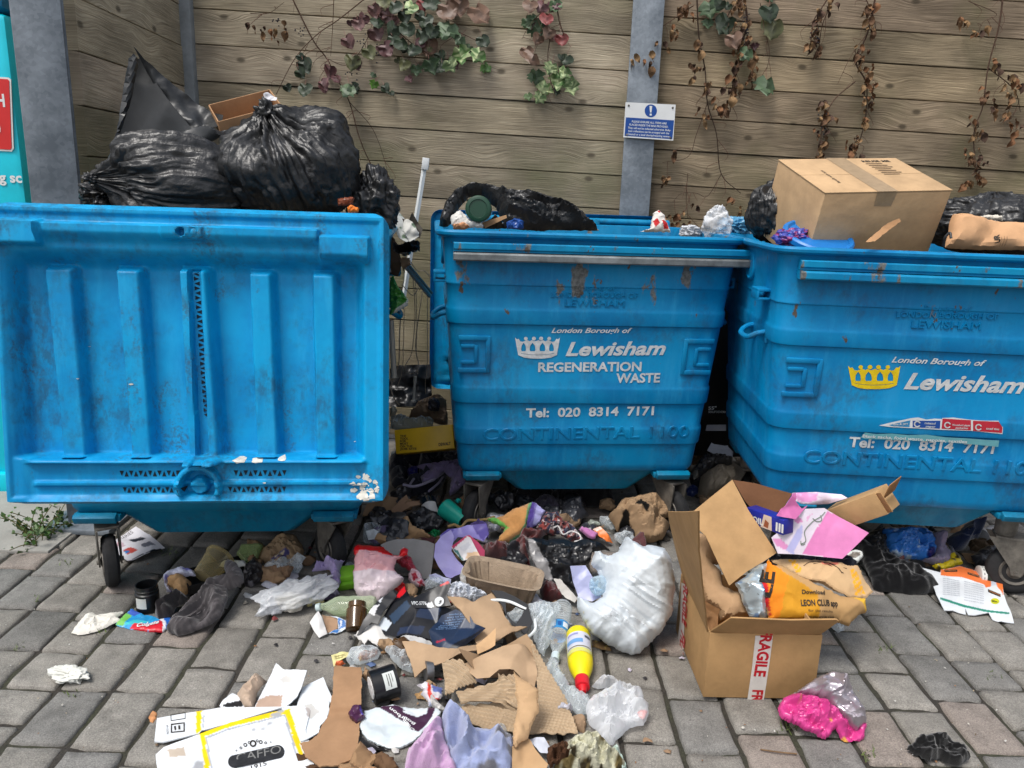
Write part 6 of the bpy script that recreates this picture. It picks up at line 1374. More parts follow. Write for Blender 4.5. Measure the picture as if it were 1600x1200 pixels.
patch('grey_board', Q('4', '860,530 900,508 960,490 1060,486 1150,500 1195,520 1190,600 1170,730 1130,740 1060,700 980,640 900,580'), PAP, C(152, 150, 148), 'smooth grey board leaning behind the red and white meat wrapper', 'board', z=.02, tilt=50, bend=(.01, 0), th=.003)
patch('red_white_bag', Q('4', '690,545 715,520 790,516 870,520 935,590 975,595 980,540 1000,525 1028,550 1028,590 960,620 940,680 1000,740 985,770 880,850 800,910 770,930 735,880 695,800 690,690 700,600'), FI, C(232, 214, 220), 'white and pink plastic bag with a bright red rim standing in the heap', 'plastic bag', z=.012, tilt=46, lump=.035, fold=.012, nf=6, fine=.004, fs=14, cell=.005,
      paint=lambda P, cc: np.where(inpoly(P, Q('4', '680,530 720,510 880,512 940,590 1040,520 1040,600 940,604 880,600 830,575 740,572 700,610 690,640'))[:, None], C(230, 24, 30), np.where((P[:, 1] < 720 + .25 * 700)[:, None], C(236, 176, 180), C(232, 214, 220))))
patch('red_wrapper', Q('4', '935,790 985,755 1015,770 1010,830 985,838 950,810'), FI, C(226, 24, 30), 'scrap of bright red plastic below the red and white bag', 'wrapper', z=.03, tilt=40, lump=.016, fine=.004)
patch('meat_wrapper', Q('4', '920,610 1010,590 1050,600 1080,670 1110,700 1140,780 1060,790 1030,740 1040,690 990,660'), FI, C(160, 44, 58), 'crimson and white meat wrapper in front of the grey board', 'wrapper', z=.03, tilt=48, lump=.02, fine=.006, cell=.004, paint=areas((Q('4', '1032,700 1060,676 1100,690 1140,780 1060,790 1030,750'), C(228, 200, 206)), (Q('4', '1052,715 1080,700 1096,740 1070,760'), C(176, 40, 60)), (Q('4', '1090,760 1120,750 1130,775 1100,780'), C(190, 60, 80))))
patch('bread_crust', Q('4', '1010,780 1060,770 1095,800 1080,840 1030,850'), KR, C(176, 146, 116), 'small tan lump of card beside the model carton flap', 'card', z=.03, tilt=30, lump=.02)
patch('plastic_film', Q('4', '1130,760 1160,730 1240,735 1260,760 1190,790 1140,806'), CLR, (1, 1, 1), 'clear crumpled film right of the crimson wrapper', 'plastic film', z=.035, tilt=30, lump=.02, cren=.006)
lv = thing('lavender_box', 'open lavender card box leaning in the heap left of the pulp tray', 'box', G(716, 905))
patch('side', Q('4', '1192,600 1200,520 1240,470 1300,440 1320,480 1300,560 1340,620 1380,660 1375,700 1330,720 1300,740 1270,730 1220,660'), GLP, C(172, 164, 226), None, None, parent=lv, z=.03, tilt=50, fold=.006, nf=4, cell=.006, th=.002)
patch('side', Q('4', '1230,480 1280,430 1400,400 1520,400 1535,460 1500,500 1420,470 1340,470 1300,520 1260,560'), GLP, C(152, 142, 214), None, None, parent=lv, z=.10, tilt=45, fold=.008, nf=5, cell=.006, th=.002, paint=areas((Q('4', '1420,390 1520,392 1535,460 1500,500 1440,430'), C(92, 76, 160)), (Q('4', '1225,470 1300,410 1320,430 1260,480'), C(100, 84, 170))))
patch('flap', Q('4', '1160,705 1200,700 1250,730 1300,740 1290,790 1220,770 1170,740'), GLP, C(196, 200, 232), None, None, parent=lv, z=.03, tilt=30, fold=.004, th=.002)
tea = thing('tea_carton', 'small white and pink carton with orange pictures leaning on the lavender box', 'carton', G(735, 880, .06))
patch('front', Q('6', '20,378 112,308 140,320 205,445 90,465 40,410'), GLP, C(222, 220, 222), None, None, parent=tea, z=.095, tilt=58, fold=.002, th=.003, cell=.004, paint=areas((Q('6', '20,372 108,304 118,316 36,388'), C(190, 60, 100)), (Q('6', '30,384 60,400 100,462 88,466 36,402'), C(40, 110, 110)), (Q('6', '120,415 190,405 200,440 110,455'), C(226, 190, 150)), (Q('6', '70,380 130,345 150,380 90,410'), C(206, 206, 212))))
patch('side', Q('6', '112,308 135,304 190,350 230,400 228,440 205,445 140,322'), GLP, C(200, 72, 108), None, None, parent=tea, z=.095, tilt=50, yaw=30, th=.003)
fb_ = thing('felt_bag', 'orange and purple felt bag with green edging in front of the middle bin', 'bag', G(800, 850, .05))
patch('front', Q('6', '240,215 330,180 440,130 525,90 515,130 490,240 460,300 380,350 300,355 360,260'), CLO, C(206, 150, 92), None, None, parent=fb_, z=.075, tilt=48, lump=.02, fold=.010, nf=5, cell=.005, paint=areas((Q('6', '238,212 290,188 380,262 330,300 300,355 285,345 340,262'), C(116, 190, 90)), (Q('6', '505,92 530,82 520,140 494,245 462,305 380,358 378,345 450,290 480,235'), C(110, 170, 116)), (Q('6', '238,214 330,252 320,262 250,235'), C(220, 226, 110))))
patch('lining', Q('6', '525,88 560,110 610,155 575,215 520,260 490,262 500,200'), CLO, C(124, 112, 180), None, None, parent=fb_, z=.075, tilt=46, yaw=-18, fold=.005, lump=.012, paint=areas((Q('6', '525,88 545,98 535,190 505,250 494,240'), C(88, 70, 150)), (Q('6', '560,112 610,155 560,235 530,240'), C(170, 168, 216))))
patch('lining', Q('6', '140,230 190,215 240,225 260,260 255,330 200,310 160,280'), CLO, C(86, 72, 130), None, None, parent=fb_, z=.09, tilt=46, fold=.006, lump=.015)
mb = MB(); mb.tube([G(*q, .115) for q in Q('6', '0,250 40,240 80,255 120,215 180,212 240,205 290,190')], .006, 6, C(170, 140, 90)); mb.build('edging', CLO, fb_)
patch('knit_garment', Q('6', '210,380 260,360 330,365 400,360 440,330 470,270 520,258 580,290 620,300 560,330 500,340 500,420 520,500 460,490 400,470 300,455 230,450'), WARE, C(96, 46, 46), 'burgundy knitted garment behind the pulp tray', 'clothing', z=.05, tilt=40, lump=.05, fine=.016, fs=11, cell=.005)
patch('red_cloth', Q('6', '570,640 600,600 660,600 700,640 720,700 660,720 590,710'), WARE, C(86, 34, 36), 'dark red cloth poking out below the right end of the pulp tray', 'cloth', z=.008, tilt=30, lump=.035, fine=.01, fs=14, cell=.005)
# pulp tray
pt = thing('pulp_tray', 'grey brown moulded pulp tray with ribbed sides lying in the middle of the heap', 'tray', G(785, 925, .02))
def pulp():
    c = G(785, 908, .105); M3 = Euler((R(2), R(6), R(-9))).to_matrix(); rings = []; n = 96
    def ring(w, d, z, rib):
        P = []
        for k in range(n):
            t = 2 * math.pi * k / n; e = 5.; x = w * np.sign(math.cos(t)) * abs(math.cos(t)) ** (2 / e); y = d * np.sign(math.sin(t)) * abs(math.sin(t)) ** (2 / e)
            r_ = 1 - rib * (.5 + .5 * math.tanh(3 * math.sin(t * 14))); P.append(np.array(M3 @ Vector((x * r_, y * r_, z))) + c)
        return P
    rr = [ring(.108, .052, -.09, .17), ring(.114, .058, -.084, .17), ring(.136, .078, .028, .11), ring(.142, .082, .034, .0), ring(.148, .088, .036, .0), ring(.149, .089, .032, .0), ring(.149, .089, .030, 0)][::1]
    V, F = loft(rr[:5] , True, False); inner = [ring(.138, .078, .036, .0), ring(.130, .070, .028, .05), ring(.104, .048, -.06, .1)]
    V2, F2 = loft([rr[4]] + inner, False, True); mb = MB(); mb.add(V, F, C(164, 142, 120)); mb.add(V2, [f for f in F2], C(160, 142, 122)); return mb.build('tray', PULP, pt)
pulp()
# patterned pouch, cup, pink and orange bits
patch('patterned_pouch', Q('6', '550,260 590,200 610,165 690,160 720,215 780,240 825,300 850,340 770,345 700,300 640,300'), CLO, C(176, 150, 146), 'floral patterned cloth pouch with a white cord in front of the middle bin', 'pouch', z=.045, tilt=42, lump=.03, fine=.006, cell=.0035, paint=lambda P, cc: np.where((vn(P / 4.2, 3) > .18)[:, None], C(52, 54, 76), np.where((vn(P / 4.0, 5) > .12)[:, None], C(150, 74, 70), np.where((vn(P / 3.6, 8) > .1)[:, None], C(204, 190, 190), C(70, 46, 50)))))
mb = MB(); mb.tube([G(*q, .105) for q in Q('6', '660,258 690,250 720,300 770,280 820,300 828,335 790,345')], .0035, 6, C(220, 216, 214)); mb.tube([G(*q, .11) for q in Q('6', '640,250 700,235 760,215')], .002, 6, C(24, 24, 28)); tag(mb.build('drawstring', CLO), 'white drawstring looped over the floral patterned pouch', 'cord')
rod('plastic_tube', PL, [(0, .018), (.1, .021), (.86, .021), (.9, .019), (1, .019)], G(870, 806, .03), G(897, 797, .055), C(214, 216, 212), 'white plastic tube with a green end lying in front of the middle bin', 'tube', 28)
patch('red_scrap', Q('6', '640,160 680,135 720,128 700,160 660,170'), FI, C(150, 30, 50), 'crimson plastic scrap beside the white plastic tube', 'plastic scrap', z=.03, tilt=40, lump=.016)
patch('pink_sponge', Q('6', '815,272 835,252 935,296 920,330 880,325'), FLEECE, C(206, 130, 190), 'pink foam sponge right of the floral pouch', 'sponge', z=.035, tilt=40, lump=.018, soft=.4)
patch('orange_card', Q('6', '905,262 950,250 975,275 1035,340 990,345 950,315'), GLP, C(236, 122, 50), 'folded bright orange card right of the pink sponge', 'card', z=.03, tilt=38, fold=.005, th=.002, paint=areas((Q('6', '905,262 950,250 962,268 930,280'), C(226, 206, 190))))
patch('grey_film', Q('6', '862,240 885,212 935,220 960,245 920,262 880,262'), FI, C(150, 158, 148), 'greyish crumpled film behind the folded orange card', 'plastic scrap', z=.04, tilt=40, lump=.025, cren=.008)
patch('clear_punnet', Q('6', '1040,300 1100,280 1160,300 1165,345 1080,360 1040,330'), CLR, (1, 1, 1), 'clear crinkled punnet in front of the large crumpled brown paper bag', 'punnet', z=.02, tilt=35, lump=.03, cren=.012)
# black and silver film, white bag
patch('black_film', Q('6', '492,345 600,318 720,310 790,340 840,335 980,345 1020,385 960,400 900,410 890,470 860,492 780,492 770,560 800,640 790,660 720,600 640,590 560,540 510,430'), FI, C(26, 26, 28), 'torn black and silver plastic mailing bag beside the white rubbish bag', 'plastic bag', z=.03, tilt=40, lump=.022, fold=.014, nf=8, fine=.008, fs=12, jag=.002, cell=.0055, paint=areas((Q('6', '492,345 520,350 620,480 660,590 600,580 545,535 508,430'), C(150, 148, 148))))
patch('white_strip', Q('6', '660,580 700,585 760,640 812,700 790,735 740,700 690,640'), PAP, C(206, 202, 196), 'torn white strip hanging from the black and silver mailing bag', 'strip', z=.02, tilt=35, fold=.004, jag=.001, th=.002)
wbag, _ = patch('white_bag', Q('6', '905,470 925,395 955,390 1000,440 1060,410 1105,325 1200,385 1270,370 1365,375 1390,450 1405,540 1418,640 1400,800 1330,915 1200,1045 1140,1050 1060,1020 1000,990 900,920 860,870 805,760 810,690 900,730 970,690 985,600 955,520'), mat('white_bag_plastic', None, .45, spec=.4, bump=(26, .5, .008), dirt=(7, .84, 1.03)), C(214, 222, 228), 'white plastic rubbish bag smeared with paint in front of the big open carton', 'rubbish bag', z=.012, tilt=52, lump=.11, soft=.85, back=.7, fold=.020, nf=16, fine=.0045, fs=7, stretch=(-32, .25, 2.0), cren=.011, crs=46, cell=.005, seed=5, anchor=Q('6', '1180,1050')[0])
patch('bag_mouth', Q('6', '905,470 925,395 955,390 1000,440 1060,410 1105,325 1200,385 1240,400 1180,450 1080,560 1010,650 980,700 950,560'), mat('white_bag_plastic'), C(216, 224, 230), None, None, parent=wbag, z=.13, tilt=50, lump=.03, fold=.012, nf=8, fine=.008, fs=12, stretch=(50, .4, 1.8), cell=.0045, anchor=Q('6', '980,700')[0])
patch('dried_paint', Q('6', '830,770 900,750 1000,760 1080,840 1200,900 1190,960 1100,940 1040,880 960,860 880,830'), mat('dried_cream', None, .45, bump=(60, .4, .003)), C(214, 212, 192), None, None, parent=wbag, z=.07, tilt=55, lump=.02, cren=.006, jag=.004, cell=.005, anchor=Q('6', '1000,960')[0])
patch('lavender_card', Q('6', '762,500 860,492 900,560 960,690 900,720 820,700 780,590'), GLP, C(174, 178, 214), 'pale lavender card tucked into the mouth of the white rubbish bag', 'card', z=.10, tilt=55, fold=.003, th=.002)
bb_ = thing('upturned_bottle', 'clear blue bottle base sticking out of the white rubbish bag', 'bottle', G(930, 925, .11))
rod('body', clearmat('blue_clear', (.78, .88, .95), (.6, .75, .85), op=.25, rough=.06, bump=12), [(0, .034), (.85, .034), (.95, .031), (1, .024), (.96, .012), (.92, 0)], G(948, 912, .17), G(929, 917, .175), (1, 1, 1), parent=bb_, capt=False)
for k in range(5):
    a = 2 * math.pi * k / 5; Mx, L_ = axm(G(948, 912, .17), G(929, 917, .175)); q = Mx @ Vector((.018 * math.cos(a), .018 * math.sin(a), L_)); mb = MB(); mb.tube([Mx @ Vector((0, 0, L_ * .94)), q, Mx @ Vector((.031 * math.cos(a), .031 * math.sin(a), L_ * .9))], [.004, .006, .004], 8, (1, 1, 1)); mb.build('foot', clearmat('blue_clear'), bb_)

# ---- front of heap: torn display box, kraft sheets, bottles
kb = thing('kraft_sheet', 'wide torn kraft cardboard sheet with folded corner lying over the heap', 'cardboard', G(760, 1050, .03))
patch('panel', Q('5', '750,395 830,400 1000,450 1100,460 1220,440 1180,300 1120,240 1040,180 1200,180 1310,90 1330,100 1400,230 1480,300 1530,380 1400,375 1340,430 1240,500 1140,515 1000,540 900,560 830,612 800,500'), KR, KCOL, None, None, parent=kb, z=.05, tilt=20, fold=.014, nf=6, jag=.0015, th=.005, cell=.0065)
patch('tab', Q('5', '1215,430 1340,332 1335,430 1225,500'), KR, C(200, 164, 124), None, None, parent=kb, z=.10, tilt=22, fold=.003, th=.003)
patch('lower_fold', Q('5', '1110,520 1240,500 1380,420 1530,385 1590,480 1600,640 1560,660 1440,640 1300,610 1270,660 1210,620'), KR, C(172, 144, 114), None, None, parent=kb, z=.05, tilt=30, fold=.014, nf=5, bend=(.02, 30), th=.003, cell=.006)
dbx = thing('display_box', 'torn glossy black display box with pale print and red corners on the heap', 'box', G(690, 1010, .03))
NAVY, DK = C(26, 44, 72), C(15, 17, 24)
ob, sf = patch('panel', Q('5', '600,280 760,40 800,130 830,200 1000,200 1110,205 1180,250 1000,410 860,380 720,380 640,350'), GLP, DK, None, None, parent=dbx, z=.055, tilt=26, fold=.010, nf=5, th=.003, cell=.004, seed=2,
     paint=areas((Q('5', '670,240 780,160 810,200 700,300'), C(40, 60, 84)), (Q('5', '870,205 1000,205 975,280 835,275'), C(32, 46, 72)), (Q('5', '740,330 900,320 870,370 720,372'), C(30, 44, 72)), (Q('5', '600,240 640,235 690,290 650,330 600,300'), C(196, 204, 212)), (Q('5', '690,120 770,45 775,100 740,130'), C(200, 24, 34))))
patch('panel', Q('5', '455,380 510,280 600,160 690,80 720,120 640,220 600,300 560,290'), GLP, C(22, 24, 30), None, None, parent=dbx, z=.05, tilt=34, fold=.005, th=.003, cell=.004, paint=areas((Q('5', '530,230 570,190 610,180 580,250'), C(214, 214, 216)), (Q('5', '600,160 630,130 620,170'), C(200, 204, 210))))
ob2, sf2 = patch('flap', Q('5', '800,160 880,110 1040,30 1060,60 1030,120 1060,190 960,195 830,200'), GLP, DK, None, None, parent=dbx, z=.12, tilt=38, fold=.004, th=.003, cell=.004, paint=areas((Q('5', '990,40 1055,28 1050,45 990,65'), C(196, 24, 34)), (Q('5', '905,170 940,155 950,190 915,195'), C(220, 222, 224))))
write(sf2, 'VPC-5776', Q('5', '812,186')[0], Q('5', '905,178')[0], LETTER, ob2, h=5, off=.002, sub=1, bold=.02)
ring_ = [(985 + 30 * math.cos(a), 160 + 30 * math.sin(a)) for a in np.linspace(0, 6.28, 20)[:-1]]; decal(sf2, Q('5', ' '.join('%f,%f' % q for q in ring_)), 'printed_ring', LETTER, ob2, .002, sub=False)
ring_ = [(985 + 16 * math.cos(a), 160 + 16 * math.sin(a)) for a in np.linspace(0, 6.28, 16)[:-1]]; decal(sf2, Q('5', ' '.join('%f,%f' % q for q in ring_)), 'printed_ring', mat('black_ink', C(14, 15, 20), .5), ob2, .003, sub=False)
ob3, sf3 = patch('panel', Q('5', '920,360 1000,250 1090,215 1180,255 1200,290 1275,350 1150,440 1040,490 960,440 940,420'), GLP, NAVY, None, None, parent=dbx, z=.075, tilt=24, fold=.006, nf=4, bend=(.012, 40), th=.003, cell=.004, paint=areas((Q('5', '1110,400 1270,345 1150,445 1040,490 1010,470'), C(16, 18, 26)), (Q('5', '965,410 1020,390 1024,398 968,420'), C(176, 30, 60))))
for i in range(7): write(sf3, ('clear sound', 'digital audio', 'portable set', '2 x batteries', 'made for home', 'easy to use', 'model guide')[i], Q('5', '%d,%d' % (965 + 14 * i, 345 - 16 * i))[0], Q('5', '%d,%d' % (1090 + 12 * i, 318 - 13 * i))[0], mat('pale_blue_ink', C(110, 140, 180), .5), ob3, h=2.4, off=.0015, sub=1)
patch('torn_backing', Q('5', '450,370 470,330 540,300 600,310 660,350 720,380 680,420 660,445 600,440 560,425 540,400 520,440 500,410 470,390'), PAP, C(218, 216, 212), None, None, parent=dbx, z=.03, tilt=22, fold=.006, jag=.002, th=.003, cell=.005)
patch('torn_edge', Q('5', '680,380 760,376 860,385 940,410 930,440 870,420 860,450 820,460 790,420 720,395'), PAP, C(196, 196, 196), None, None, parent=dbx, z=.05, tilt=22, fold=.004, jag=.002, th=.002)
patch('stuffing', Q('7', '70,110 90,60 130,35 190,50 260,80 330,110 320,130 250,165 180,160 110,170'), mat('white_fibre', None, 1., spec=.05, bump=(160, 1., .01), sheen=.4), C(214, 220, 230), 'white fibre stuffing heaped beside the pulp tray', 'stuffing', z=.07, tilt=40, lump=.04, fine=.010, fs=40, jag=.004, cell=.0045)
patch('red_scrap', Q('7', '90,160 115,138 140,148 138,165 105,170'), FI, C(226, 36, 60), 'tiny red plastic scrap beside the white fibre stuffing', 'plastic scrap', z=.085, tilt=35, lump=.006)
fr = thing('card_mount', 'black card frame with an opening lying beside the clear water bottle', 'frame', G(810, 975, .06))
V, F = None, None
sff = Surf(G(815, 1000, .075), basis(30, 0, 0)[:, 0], basis(30, 0, 0)[:, 1])
outer = [sff.uv(*q) for q in Q('7', '350,90 420,95 500,130 580,180 600,260 610,290 560,370 520,330 480,300 440,240 420,190')]; inner = [sff.uv(*q) for q in Q('7', '440,160 500,190 555,215 540,250 505,300 470,270 445,230')]
V, F = fill2d([outer, inner], .002); put(sff, V, F, 'frame', mat('black_card', C(20, 22, 28), .5, dirt=(20, .8, 1.2)), fr, 0)
mb = MB(); mb.tube([G(*q) for q in ((726, 961, .115), (746, 946, .135), (770, 938, .145), (795, 940, .145), (822, 952, .13))], .0055, 10, C(222, 226, 226)); mb.tube([G(*q) for q in ((836, 968, .11), (836, 984, .10), (824, 996, .09), (813, 1000, .085))], .005, 10, C(220, 226, 228)); tag(mb.build('plastic_hoop', PL), 'thin white plastic hoop curving over the kraft sheet', 'hoop')
pb_ = thing('water_bottle', 'clear ribbed water bottle with a blue label lying neck down beside the yellow bottle', 'bottle', G(870, 1020))
A_, B_ = G(867, 1030, .022), G(880, 944, .075); Mx, L_ = axm(A_, B_)
rod('body', BOT, [(0, .012), (.10, .0125), (.14, .014), (.30, .032), (.36, .034), (.42, .0335), (.56, .0335)] + [(.58 + .02 * i, .034 if i % 2 else .0315) for i in range(18)] + [(.97, .03), (1, .02)], A_, B_, (1, 1, 1), parent=pb_)
label_band('label', GLP, (Mx, L_), .0345, .42, .57, 0, 360, C(60, 140, 200), pb_); label_band('label_print', GLP, (Mx, L_), .0345, .45, .54, 212, 245, C(220, 230, 240), pb_, .0012); label_band('label_print', GLP, (Mx, L_), .0345, .46, .53, 256, 276, C(36, 90, 160), pb_, .0012); label_band('label_print', GLP, (Mx, L_), .0345, .45, .54, 286, 322, C(220, 230, 240), pb_, .0012)
rod('cap', PL, [(0, .0145), (.9, .0145), (1, .013)], A_ - (B_ - A_) * .02, A_ + (B_ - A_) * .09, C(210, 226, 232), parent=pb_)
yl = thing('bleach_bottle', 'yellow plastic bottle with a white label and red nozzle lying on the pavers', 'bottle', G(905, 1060))
A_, B_ = G(911, 1082, .022), G(903, 990, .050); Mx, L_ = axm(A_, B_); W2 = Mx
mb = MB(); mb.lathe([(.17 * L_, .016), (.22 * L_, .022), (.36 * L_, .036), (.46 * L_, .041), (.96 * L_, .041), (.99 * L_, .037), (L_, .028)], Mx, 40, C(240, 222, 20)); mb.build('body', PL, yl)
rod('nozzle', PL, [(0, .009), (.12, .012), (.34, .015), (.36, .022), (.92, .023), (1, .022)], A_, A_ + (B_ - A_) * .215, C(216, 30, 44), parent=yl)
label_band('label', GLP, (Mx, L_), .0412, .55, .86, 200, 340, C(206, 208, 222), yl); label_band('label_stripe', GLP, (Mx, L_), .0412, .66, .73, 205, 290, C(110, 160, 210), yl, .0012); label_band('label_stripe', GLP, (Mx, L_), .0412, .50, .57, 202, 335, C(214, 214, 120), yl, .0012); label_band('label_stripe', GLP, (Mx, L_), .0412, .585, .60, 210, 330, C(120, 116, 70), yl, .0016)
label_band('label_stripe', GLP, (Mx, L_), .0412, .76, .80, 300, 330, C(70, 72, 90), yl, .0016); label_band('label_stripe', GLP, (Mx, L_), .0412, .80, .83, 215, 270, C(150, 150, 196), yl, .0016)
for s_, l_, t_, lp in (('500,740 590,720 650,740 680,830 640,960 600,1060 560,1020 520,900', 'clear crinkled film left of the water bottle', 30, .03), ('620,1100 680,1120 740,1200 700,1290 640,1240 600,1180', 'clear film strip beneath the neck of the water bottle', 15, .02)):
    patch('plastic_film', Q('6', s_), CLR, (1, 1, 1), l_, 'plastic film', z=.02, tilt=t_, lump=lp, fine=.014, fs=14, stretch=(70, .5, 1.8), cell=.006)
patch('plastic_film', Q('L', '60,110 110,140 200,290 330,370 320,460 260,480 180,400 110,250'), CLR, (1, 1, 1), 'long clear film strip below the yellow bottle', 'plastic film', z=.008, tilt=14, lump=.025, fine=.012, fs=15, stretch=(-50, .5, 1.8), cell=.006)
cb2 = thing('clear_bag', 'thin clear plastic bag with a red sticker lying alone at the front', 'plastic bag', G(965, 1130))
patch('film', Q('L', '300,420 340,360 420,310 500,290 560,320 640,310 662,360 640,390 690,410 690,470 660,530 580,550 520,600 470,660 400,640 380,570 320,530'), clearmat('clear_bag_film'), (1, 1, 1), parent=cb2, z=.006, tilt=18, lump=.05, cren=.012, fine=.014, fs=13, cell=.005)
patch('loose_end', Q('L', '340,290 400,240 480,250 590,290 650,300 600,330 480,290 380,310'), clearmat('clear_bag_film'), (1, 1, 1), parent=cb2, z=.006, tilt=20, lump=.025, fine=.012, fs=16, cell=.006)
patch('red_sticker', Q('L', '620,450 645,435 682,440 686,470 665,495 630,480'), GLP, C(232, 96, 80), None, None, parent=cb2, z=.035, tilt=30, lump=.004)
# crates of card at the front
patch('food_scraps', Q('6', '900,960 990,980 1030,1030 960,1020 900,1000'), BPAP, C(120, 96, 66), 'flattened printed scrap under the white rubbish bag', 'paper scrap', z=.004, lump=.008, cren=.003, spots=[(C(196, 170, 90), 60, .2), (C(50, 40, 36), 50, .3)])
cr = thing('corrugated_card', 'torn ribbed corrugated cardboard with brown paper backing at the front of the heap', 'cardboard', G(800, 1150))
for nm, s_, z_, ti, wv in (('ribbed_sheet', '160,890 250,960 400,960 480,975 600,1000 690,1008 890,990 860,880 820,760 740,640 640,480 590,420 620,560 640,720 640,860 500,800 300,800 170,810', .02, 16, 78), ('ribbed_sheet', '130,720 230,690 340,660 420,640 510,700 505,830 380,800 240,790 160,800', .055, 22, 88), ('ribbed_sheet', '40,530 160,520 260,640 150,700 60,760 60,640', .045, 22, 60), ('ribbed_sheet', '390,640 500,620 520,830 440,800', .05, 24, 60)):
    patch(nm, Q('7', s_), KR, C(186, 164, 136), None, None, parent=cr, z=z_, tilt=ti, fold=.006, nf=5, wave=(.0042, .0118, wv), jag=.001, th=.003, cell=.0026 if nm == 'ribbed_sheet' else .005)
patch('paper_strip', Q('7', '490,590 520,610 600,680 640,720 650,830 610,930 580,1000 500,1080 485,1060 490,960 510,830 500,700'), BPAP, C(194, 160, 122), None, None, parent=cr, z=.06, tilt=28, lump=.012, fold=.006, nf=5, cell=.005)
patch('paper_strip', Q('7', '480,1080 520,1060 560,1000 600,1030 660,1130 705,1190 690,1230 480,1230'), BPAP, C(186, 152, 114), None, None, parent=cr, z=.03, tilt=14, fold=.005, nf=4, cell=.006)
patch('brown_paper_back', Q('7', '155,520 330,480 420,440 560,420 620,470 640,600 620,680 540,640 490,600 400,600 340,650 260,640'), KR, C(182, 154, 124), None, None, parent=cr, z=.075, tilt=26, fold=.012, nf=6, th=.002, cell=.006)
tp = thing('tape_roll', 'roll of black tape standing on its side with a white label', 'tape roll', G(600, 1090))
A_, B_ = G(580, 1075, .052), G(622, 1061, .060); A_ = np.array(A_); B_ = np.array(B_); dv = (B_ - A_) / np.linalg.norm(B_ - A_); B_ = A_ + dv * .078; Mx, L_ = axm(A_, B_)
rod('tape', mat('black_tape', C(16, 17, 20), .35, spec=.5, bump=(80, .1, .001)), [(.03, .034), (0, .036), (0, .047), (.02, .049), (.98, .049), (1, .047), (1, .036)], A_, B_, (1, 1, 1), parent=tp, seg=48)
rod('core_disc', PAP, [(0, .033), (.5, .033), (1, .031)], A_ - dv * .0025, A_ + dv * .003, C(220, 218, 216), parent=tp)
for k in range(6):
    mb = MB(); a = k * 1.047; mb.box(Mx @ Vector((.016 * math.cos(a), .016 * math.sin(a), -.0028)), (.010, .004, .001), Matrix(Mx.to_3x3()) @ Matrix.Rotation(a, 3, 'Z'), col=C(196, 190, 190)); mb.build('print', PAP, tp)
label_band('label', PAP, (Mx, L_), .0492, .42, .86, 235, 295, C(214, 220, 216), tp); label_band('label_print', PAP, (Mx, L_), .0492, .55, .58, 243, 282, C(90, 90, 90), tp, .0014); label_band('label_print', PAP, (Mx, L_), .0492, .64, .67, 243, 288, C(90, 90, 90), tp, .0014); label_band('label_print', PAP, (Mx, L_), .0492, .73, .75, 243, 272, C(90, 90, 90), tp, .0014)
ca_ = thing('drinks_can', 'crushed aluminium can showing its round end beside the corrugated cardboard', 'can', G(665, 1050))
rod('body', mat('aluminium', None, .3, metal=.8, dirt=(20, .7, 1.1)), [(0, .028), (.8, .031), (.95, .031), (1, .026), (1, .022), (.93, .019), (.90, 0)], G(676, 1048, .034), G(664, 1049, .036), C(150, 150, 152), parent=ca_, capt=False)
rod('brown_bottle', clearmat('brown_glass'), [(0, .03), (.1, .034), (.7, .034), (.9, .015), (1, .013)], G(640, 1022, .03), G(614, 1002, .055), (1, 1, 1), 'brown glass bottle half hidden under the kraft sheet', 'bottle', 28)
patch('clear_punnet', Q('5', '400,520 430,460 520,440 600,450 620,480 600,520 520,545 430,560'), CLR, (1, 1, 1), 'clear bag of brown scraps left of the kraft sheet', 'plastic bag', z=.01, tilt=25, lump=.03, cren=.008, cell=.005)
patch('food_scrap', Q('5', '470,510 500,480 570,470 610,460 600,500 540,530 490,540'), DRY, C(150, 96, 70), 'brown food scraps inside the clear bag left of the kraft sheet', 'food scrap', z=.008, tilt=20, lump=.016, fine=.006, fs=40, spots=[(C(200, 150, 80), 50, .3)])
patch('clear_cup', Q('5', '640,450 700,440 780,480 830,560 820,605 760,590 700,540'), CLR, (1, 1, 1), 'split clear plastic cup beside the kraft sheet', 'cup', z=.01, tilt=28, lump=.03, fine=.006, cell=.005)
patch('yellow_note', Q('5', '308,488 420,470 425,500 350,535 325,560'), PAP, C(226, 218, 156), 'pale yellow paper slip above the kraft strip', 'paper', z=.008, tilt=10, fold=.002, paint=areas((Q('5', '330,500 400,490 402,496 332,506'), C(140, 130, 80)), (Q('5', '334,512 384,504 386,510 336,518'), C(140, 130, 80))))
patch('orange_peel', Q('5', '330,555 345,532 385,530 405,550 370,562'), FI, C(206, 96, 50), 'orange wrapper scrap at the top of the kraft strip', 'wrapper', z=.010, tilt=20, lump=.010)
pk = thing('food_packet', 'white, red and blue food packet in front of the can', 'packet', G(690, 1100))
patch('packet', Q('5', '840,680 880,672 915,660 960,690 1010,700 1010,750 960,790 975,815 920,815 905,770 870,740 885,710'), GLP, C(214, 210, 216), None, None, parent=pk, z=.006, tilt=22, lump=.014, cren=.004, cell=.0035, paint=areas((Q('5', '915,660 930,660 935,740 960,770 1000,770 1000,785 930,780 912,740'), C(216, 60, 44)), (Q('5', '935,670 1005,705 1000,745 950,740'), C(96, 110, 170)), (Q('5', '930,785 980,780 975,815 920,815'), C(180, 190, 220))))
patch('wood_scraps', Q('5', '835,740 880,725 920,760 925,800 890,770 850,765'), DRY, C(176, 140, 96), 'broken pale wood splinters beside the food packet', 'splinters', z=.005, tilt=8, lump=.008, jag=.003)
